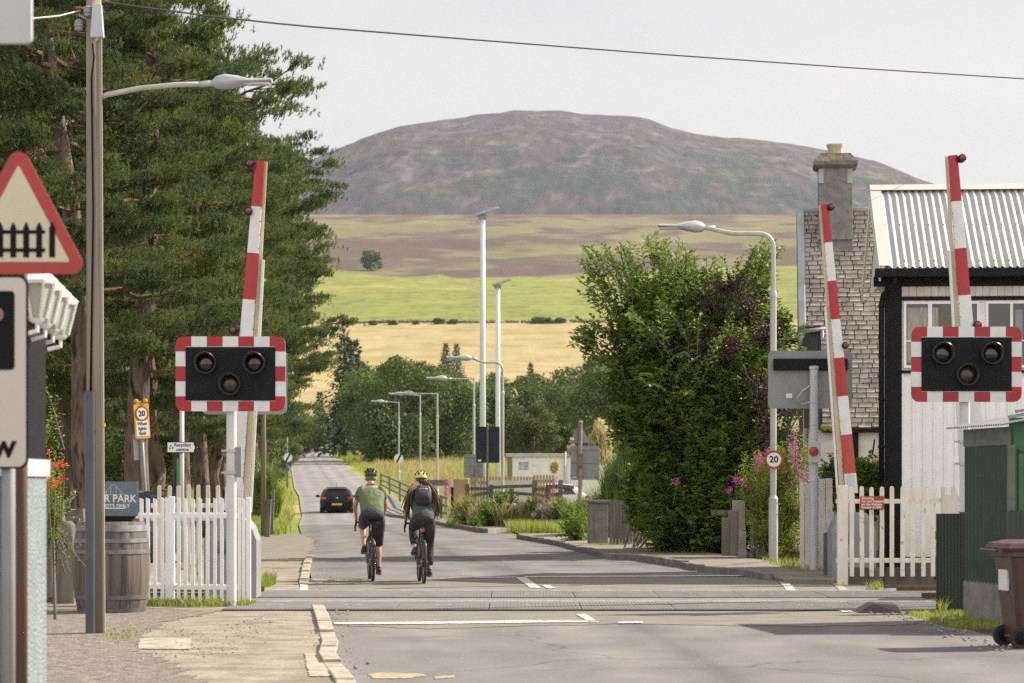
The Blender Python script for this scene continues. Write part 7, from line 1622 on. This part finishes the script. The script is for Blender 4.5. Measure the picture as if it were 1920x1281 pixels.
def rider(label, loc, rz, o):
    t = thing('person', label, 'person', loc, rz, 'cyclists riding away')
    V_ = Vector; d = o.get('dz', 0)
    hip = V_((0, .17, 1.04 + d)); waist = V_((0, .30, 1.22 + d)); chest = V_((0, .46, 1.40 + d)); neck = V_((0, .58, 1.535 + d)); skull = V_((0, .66, 1.665 + d))
    sk = o['skin']; w = o['w']
    body = [[(hip, (.13 * w, .11)), (waist, (.12 * w, .10)), (chest, (.145 * w, .105)), (neck, .062), (V_((0, .61, 1.585 + d)), .056), (skull, (.076, .088))]]
    # head: skull, jaw and nose
    body.append([(skull, .08), (V_((0, .70, 1.69 + d)), (.072, .08))]); body.append([(skull, .08), (V_((0, .715, 1.62 + d)), (.05, .05))])
    knees = {}
    for s_ in (-1, 1):
        sh = V_((s_ * .165 * w, .50, 1.455 + d)); el = V_((s_ * (.235 + o['elb']) * w, .72, 1.21 + d)); wr = V_((s_ * .222, .99, 1.035)); hand = V_((s_ * .219, 1.055, 1.012))
        body.append([(chest, .1), (sh, .062), ((sh + el) / 2, .048), (el, .04), ((el * .55 + wr * .45), .037), (wr, .027), (hand, (.036, .026))])
        for i in range(4):
            a = hand + V_((s_ * (-.016 + .0 * i), .03 + .018 - i * .012, .004 - i * .012)); b_ = a + V_((s_ * .026, .024, -.012 - .004 * i)); c = b_ + V_((s_ * -.006, .004, -.028))
            body.append([(hand, .03), (a, .0105), (b_, .0095), (c, .0085)])
        body.append([(hand, .03), (hand + V_((-s_ * .026, .012, .01)), .012), (hand + V_((-s_ * .03, .036, -.01)), .0095)])
        hj = V_((s_ * .095 * w, .20, 1.0 + d))
        if s_ < 0: kn = V_((s_ * .135, .62, .905)); an = V_((s_ * .122, .405, .545)); toe = V_((s_ * .13, .56, .475)); heel = V_((s_ * .12, .37, .475))
        else: kn = V_((s_ * .115, .47, .60)); an = V_((s_ * .122, .355, .205)); toe = V_((s_ * .13, .51, .125)); heel = V_((s_ * .12, .32, .145))
        body.append([(hip, .12), (hj, .092 * w), (hj.lerp(kn, .5), .082), (kn, .056), (kn.lerp(an, .3) + V_((0, -.012, 0)), .055), (kn.lerp(an, .75), .038), (an, .033), (toe, (.034, .024))])
        knees[s_] = (hj, kn, an, toe, heel)
    skin_mesh('body', body, M['skin'], t)
    # top garment: torso and sleeves
    up = (neck - hip).normalized(); fwd = V_((0, up.z, -up.y)); ax = V_((1, 0, 0))
    b = MB(); h0 = o['hem']
    prof = [(-.07, .178, .135), (.05, .185, .138), (.18, .182, .132), (.30, .198, .132), (.40, .212, .124), (.47, .20, .105), (.52, .15, .085), (.555, .085, .066)]
    b.loft([ering(hip + up * (u * 1.02) + fwd * .0 + V_((0, -.02 * math.sin(u * 6), .0)), rx * w, ry, ax, fwd, 20, .86) for u, rx, ry in prof if u >= h0])
    for s_ in (-1, 1):
        sh = V_((s_ * .155 * w, .49, 1.455 + d)); el = V_((s_ * (.235 + o['elb']) * w, .72, 1.21 + d)); wr = V_((s_ * .222, .99, 1.035)); L_ = o['sleeve']
        if L_ <= 1: e = sh.lerp(el, L_); b.tube([sh + V_((-s_ * .06, -.03, .01)), sh, sh.lerp(e, .5), e], [.085, .082, .074, .072], 14, caps=True)
        else: b.tube([sh + V_((-s_ * .06, -.03, .01)), sh, sh.lerp(el, .5), el, el.lerp(wr, .85)], [.082, .078, .062, .05, .036], 14)
    b.build('top', M[o['top']], t, True, sub=1)
    # trousers or shorts
    b = MB(); b.loft([ering(hip + up * u + V_((0, dy, 0)), rx * w, ry, ax, fwd, 20, .9) for u, rx, ry, dy in ((.13, .165, .128, 0), (.03, .183, .142, -.01), (-.06, .19, .142, .0), (-.13, .15, .11, .03))])
    for s_ in (-1, 1):
        hj, kn, an, toe, heel = knees[s_]; e = kn.lerp(an, o['leg'])
        mid = hj.lerp(kn, .5)
        if o['leg'] < .4: b.tube([hj + V_((-s_ * .01, -.05, .03)), hj.lerp(kn, .2), mid, kn.lerp(hj, .12), kn.lerp(an, .05), e], [.118 * w, .116 * w, .102, .085, .08, .078], 16)
        else: b.tube([hj + V_((-s_ * .01, -.05, .03)), hj.lerp(kn, .2), mid, kn.lerp(hj, .12), kn.lerp(an, .1), kn.lerp(an, .5), e], [.124 * w, .12 * w, .104, .082, .076, .07, .062], 16)
    b.build('trousers' if o['leg'] > .4 else 'shorts', M[o['bottom']], t, True, sub=1)
    for s_ in (-1, 1):
        hj, kn, an, toe, heel = knees[s_]; b = MB(); dr = (toe - heel).normalized(); upv = V_((0, -dr.z, dr.y))
        b.loft([ering(heel + dr * u + upv * z, rx, rz_, ax, upv, 14, .85) for u, z, rx, rz_ in ((-.02, .03, .02, .03), (.0, .03, .034, .042), (.06, .035, .038, .048), (.13, .02, .044, .034), (.2, .006, .046, .024), (.245, .0, .03, .018))])
        b.tube([an + upv * -.03, an + (kn - an).normalized() * .05], [.042, .039], 12); sh_ = b.build('shoe', M[o['shoe']], t, True, sub=1)
        b = MB(); b.loft([ering(heel + dr * u - upv * .022, rx, .011, ax, upv, 14, .7) for u, rx in ((-.022, .022), (.0, .036), (.07, .038), (.14, .045), (.2, .046), (.25, .028))]); b.build('sole', M['sole'], sh_, True)
    # helmet: shell with vents and ears below, hair under it
    hc = skull + V_((0, .012, .045)); tilt = Matrix.Rotation(math.radians(-10), 3, 'X')
    b = MB(); vs_, fs_ = [], []; nu, nv = 28, 9
    for j in range(nv):
        ph = (math.pi * .56) * j / (nv - 1)
        for i in range(nu):
            a = 2 * math.pi * i / nu; rib = 1 + (.03 if (i % 4) in (0, 1) else -.035) * (math.sin(ph) ** 2) * (j < nv - 2)
            q = tilt @ V_((.098 * math.sin(ph) * math.cos(a) * rib, .135 * math.sin(ph) * math.sin(a) * rib, .108 * math.cos(ph) * rib)); vs_.append(hc + q)
    for j in range(nv - 1):
        for i in range(nu): fs_.append((j * nu + i, (j + 1) * nu + i, (j + 1) * nu + (i + 1) % nu, j * nu + (i + 1) % nu))
    b.add(vs_, fs_); hm = b.build('helmet', M[o['helmet']], t, True)
    v = MB()
    for i in range(9):
        a = math.radians(-90 + (i - 4) * 27)
        for ph, hh in ((.62, .018), (1.12, .024)):
            if (i + (ph > 1)) % 2: continue
            q = tilt @ V_((.098 * math.sin(ph) * math.cos(a), .135 * math.sin(ph) * math.sin(a), .108 * math.cos(ph)))
            v.ball(hc + q * 1.0, (.017, .017, hh), 8, 6)
    v.build('vent', M['black'], hm, True)
    e = MB()
    for s_ in (-1, 1): e.ball(skull + V_((s_ * .083, -.005, -.025)), (.014, .026, .034), 8, 6)
    e.build('ear', M['skin'], t, True)
    f = MB(); f.ball(skull + V_((0, .105, -.03)), (.014, .02, .022), 8, 6); f.build('nose', M['skin'], t, True)
    f = MB()
    for s_ in (-1, 1): f.ball(skull + V_((s_ * .032, .094, .005)), (.012, .008, .009), 8, 6)
    f.build('eyes', M['sign_bright'], t, True)
    f = MB(); f.ball(skull + V_((0, .098, -.072)), (.024, .01, .007), 8, 6); f.build('mouth', M['flower_mouth'], t, True)
    h = MB(); h.ball(skull + V_((0, -.022, -.005)), (.082, .078, .082), 16, 10); h.build('hair', M[o['hair']], t, True)
    if o.get('dreads'):
        r = random.Random(6); h = MB()
        for k in range(54):
            s_ = -1 if k % 2 else 1; x0 = s_ * r.uniform(.01, .075); st = skull + V_((x0, r.uniform(-.09, -.05), r.uniform(-.07, .0)))
            shp = V_((s_ * r.uniform(.13, .215), r.uniform(.32, .50), 1.50 + d + r.uniform(-.03, .03))); ln = r.uniform(.2, .46)
            end = shp + V_((s_ * r.uniform(.0, .13), r.uniform(-.1, .06), -ln)); c = shp.lerp(end, .5) + V_((s_ * r.uniform(.0, .05), -.05, 0))
            h.tube([st, st.lerp(shp, .55) + V_((0, -.05, .035)), shp + V_((s_ * .01, -.075, .01)), c + V_((0, -.045, 0)), end], [.011, .012, .012, .0105, .005], 6)
        h.build('dreadlocks', M['hair'], t, True)
    if o.get('collar'):
        c = MB(); c.loft([ering(neck + up * u, r1, r2, ax, fwd, 16) for u, r1, r2 in ((-.035, .105, .08), (.012, .075, .066))], caps=False); c.build('collar', M[o['top']], t, True)
        p = MB()
        p.loft([ering(hip + up * u + fwd * (-.128), .10, .004, ax, up * 1.0, 8) for u in (.0,)] * 2) if False else None
    return t
M['flower_mouth'] = mat('lips', (.35, .12, .1), rough=.5)
def backpack(label, loc, rz, d):
    t = thing('backpack', label, 'backpack', loc, rz); V_ = Vector; up = V_((0, .41, .5)).normalized(); bk = V_((0, -up.z, up.y)); c0 = V_((0, .235, 1.215 + d)); ax = V_((1, 0, 0)); b = MB()
    b.loft([ering(c0 + up * u + bk * o_, rx, ry, ax, bk, 18, .7) for u, rx, ry, o_ in ((-.02, .06, .05, .11), (.0, .115, .075, .115), (.07, .14, .095, .135), (.18, .142, .10, .14), (.28, .12, .085, .13), (.345, .085, .06, .115), (.37, .03, .03, .105))]); b.build('bag', M['pack'], t, True, sub=1)
    p = MB(); p.loft([ering(c0 + up * u + bk * o_, rx, ry, ax, bk, 14, .7) for u, rx, ry, o_ in ((.02, .07, .03, .19), (.05, .10, .05, .2), (.14, .105, .05, .21), (.19, .07, .03, .2))]); p.build('front_pocket', M['pack'], t, True)
    z = MB(); z.tube([c0 + up * .2 + bk * .245 + ax * -.07, c0 + up * .215 + bk * .25, c0 + up * .2 + bk * .245 + ax * .07], .004, 5); z.tube([c0 + up * .30 + bk * .2 + ax * .09, c0 + up * .2 + bk * .235 + ax * .115, c0 + up * .1 + bk * .235 + ax * .12], .006, 5); z.build('reflective_trim', M['galv'], t, True)
    s = MB()
    for q in (-1, 1): s.tube([c0 + up * .3 + bk * .06 + ax * q * .07, V_((q * .115, .47, 1.53 + d)), V_((q * .125, .60, 1.46 + d)), V_((q * .14, .52, 1.28 + d)), c0 + up * .04 + bk * .03 + ax * q * .12], .018, 8)
    s.build('strap', M['pack'], t, True); return t
RZ = math.radians(6.2)
c1 = G(699, 1091); c2 = G(795, 1095.5)
bicycle('dark gravel bicycle under the rider in the green jersey', c1, RZ); k2 = bicycle('dark bicycle with a red rear reflector under the rider with dreadlocks', c2, RZ)
MB().obox((0, .175, .86), (.05, .02, .075)).build('reflector', M['reflector'], k2, bevel=.008)
rider('cyclist in a green short sleeved jersey and charcoal shorts riding away', c1, RZ, dict(top='shirt', bottom='shorts', sleeve=.62, leg=.08, helmet='helmet_k', hair='hair_grey', shoe='shoe', w=1.06, hem=-.2, elb=.0, skin=0, collar=1, dz=.03))
rider('cyclist with long dreadlocks, lime helmet, teal top and black trousers', c2, RZ, dict(top='teal', bottom='trousers', sleeve=.6, leg=.86, helmet='helmet_y', hair='hair', shoe='shoe_blue', w=.95, hem=-.2, elb=.0, skin=0, dreads=1, dz=-.02))
backpack('small black backpack worn by the rider with dreadlocks', c2, RZ, -.02)
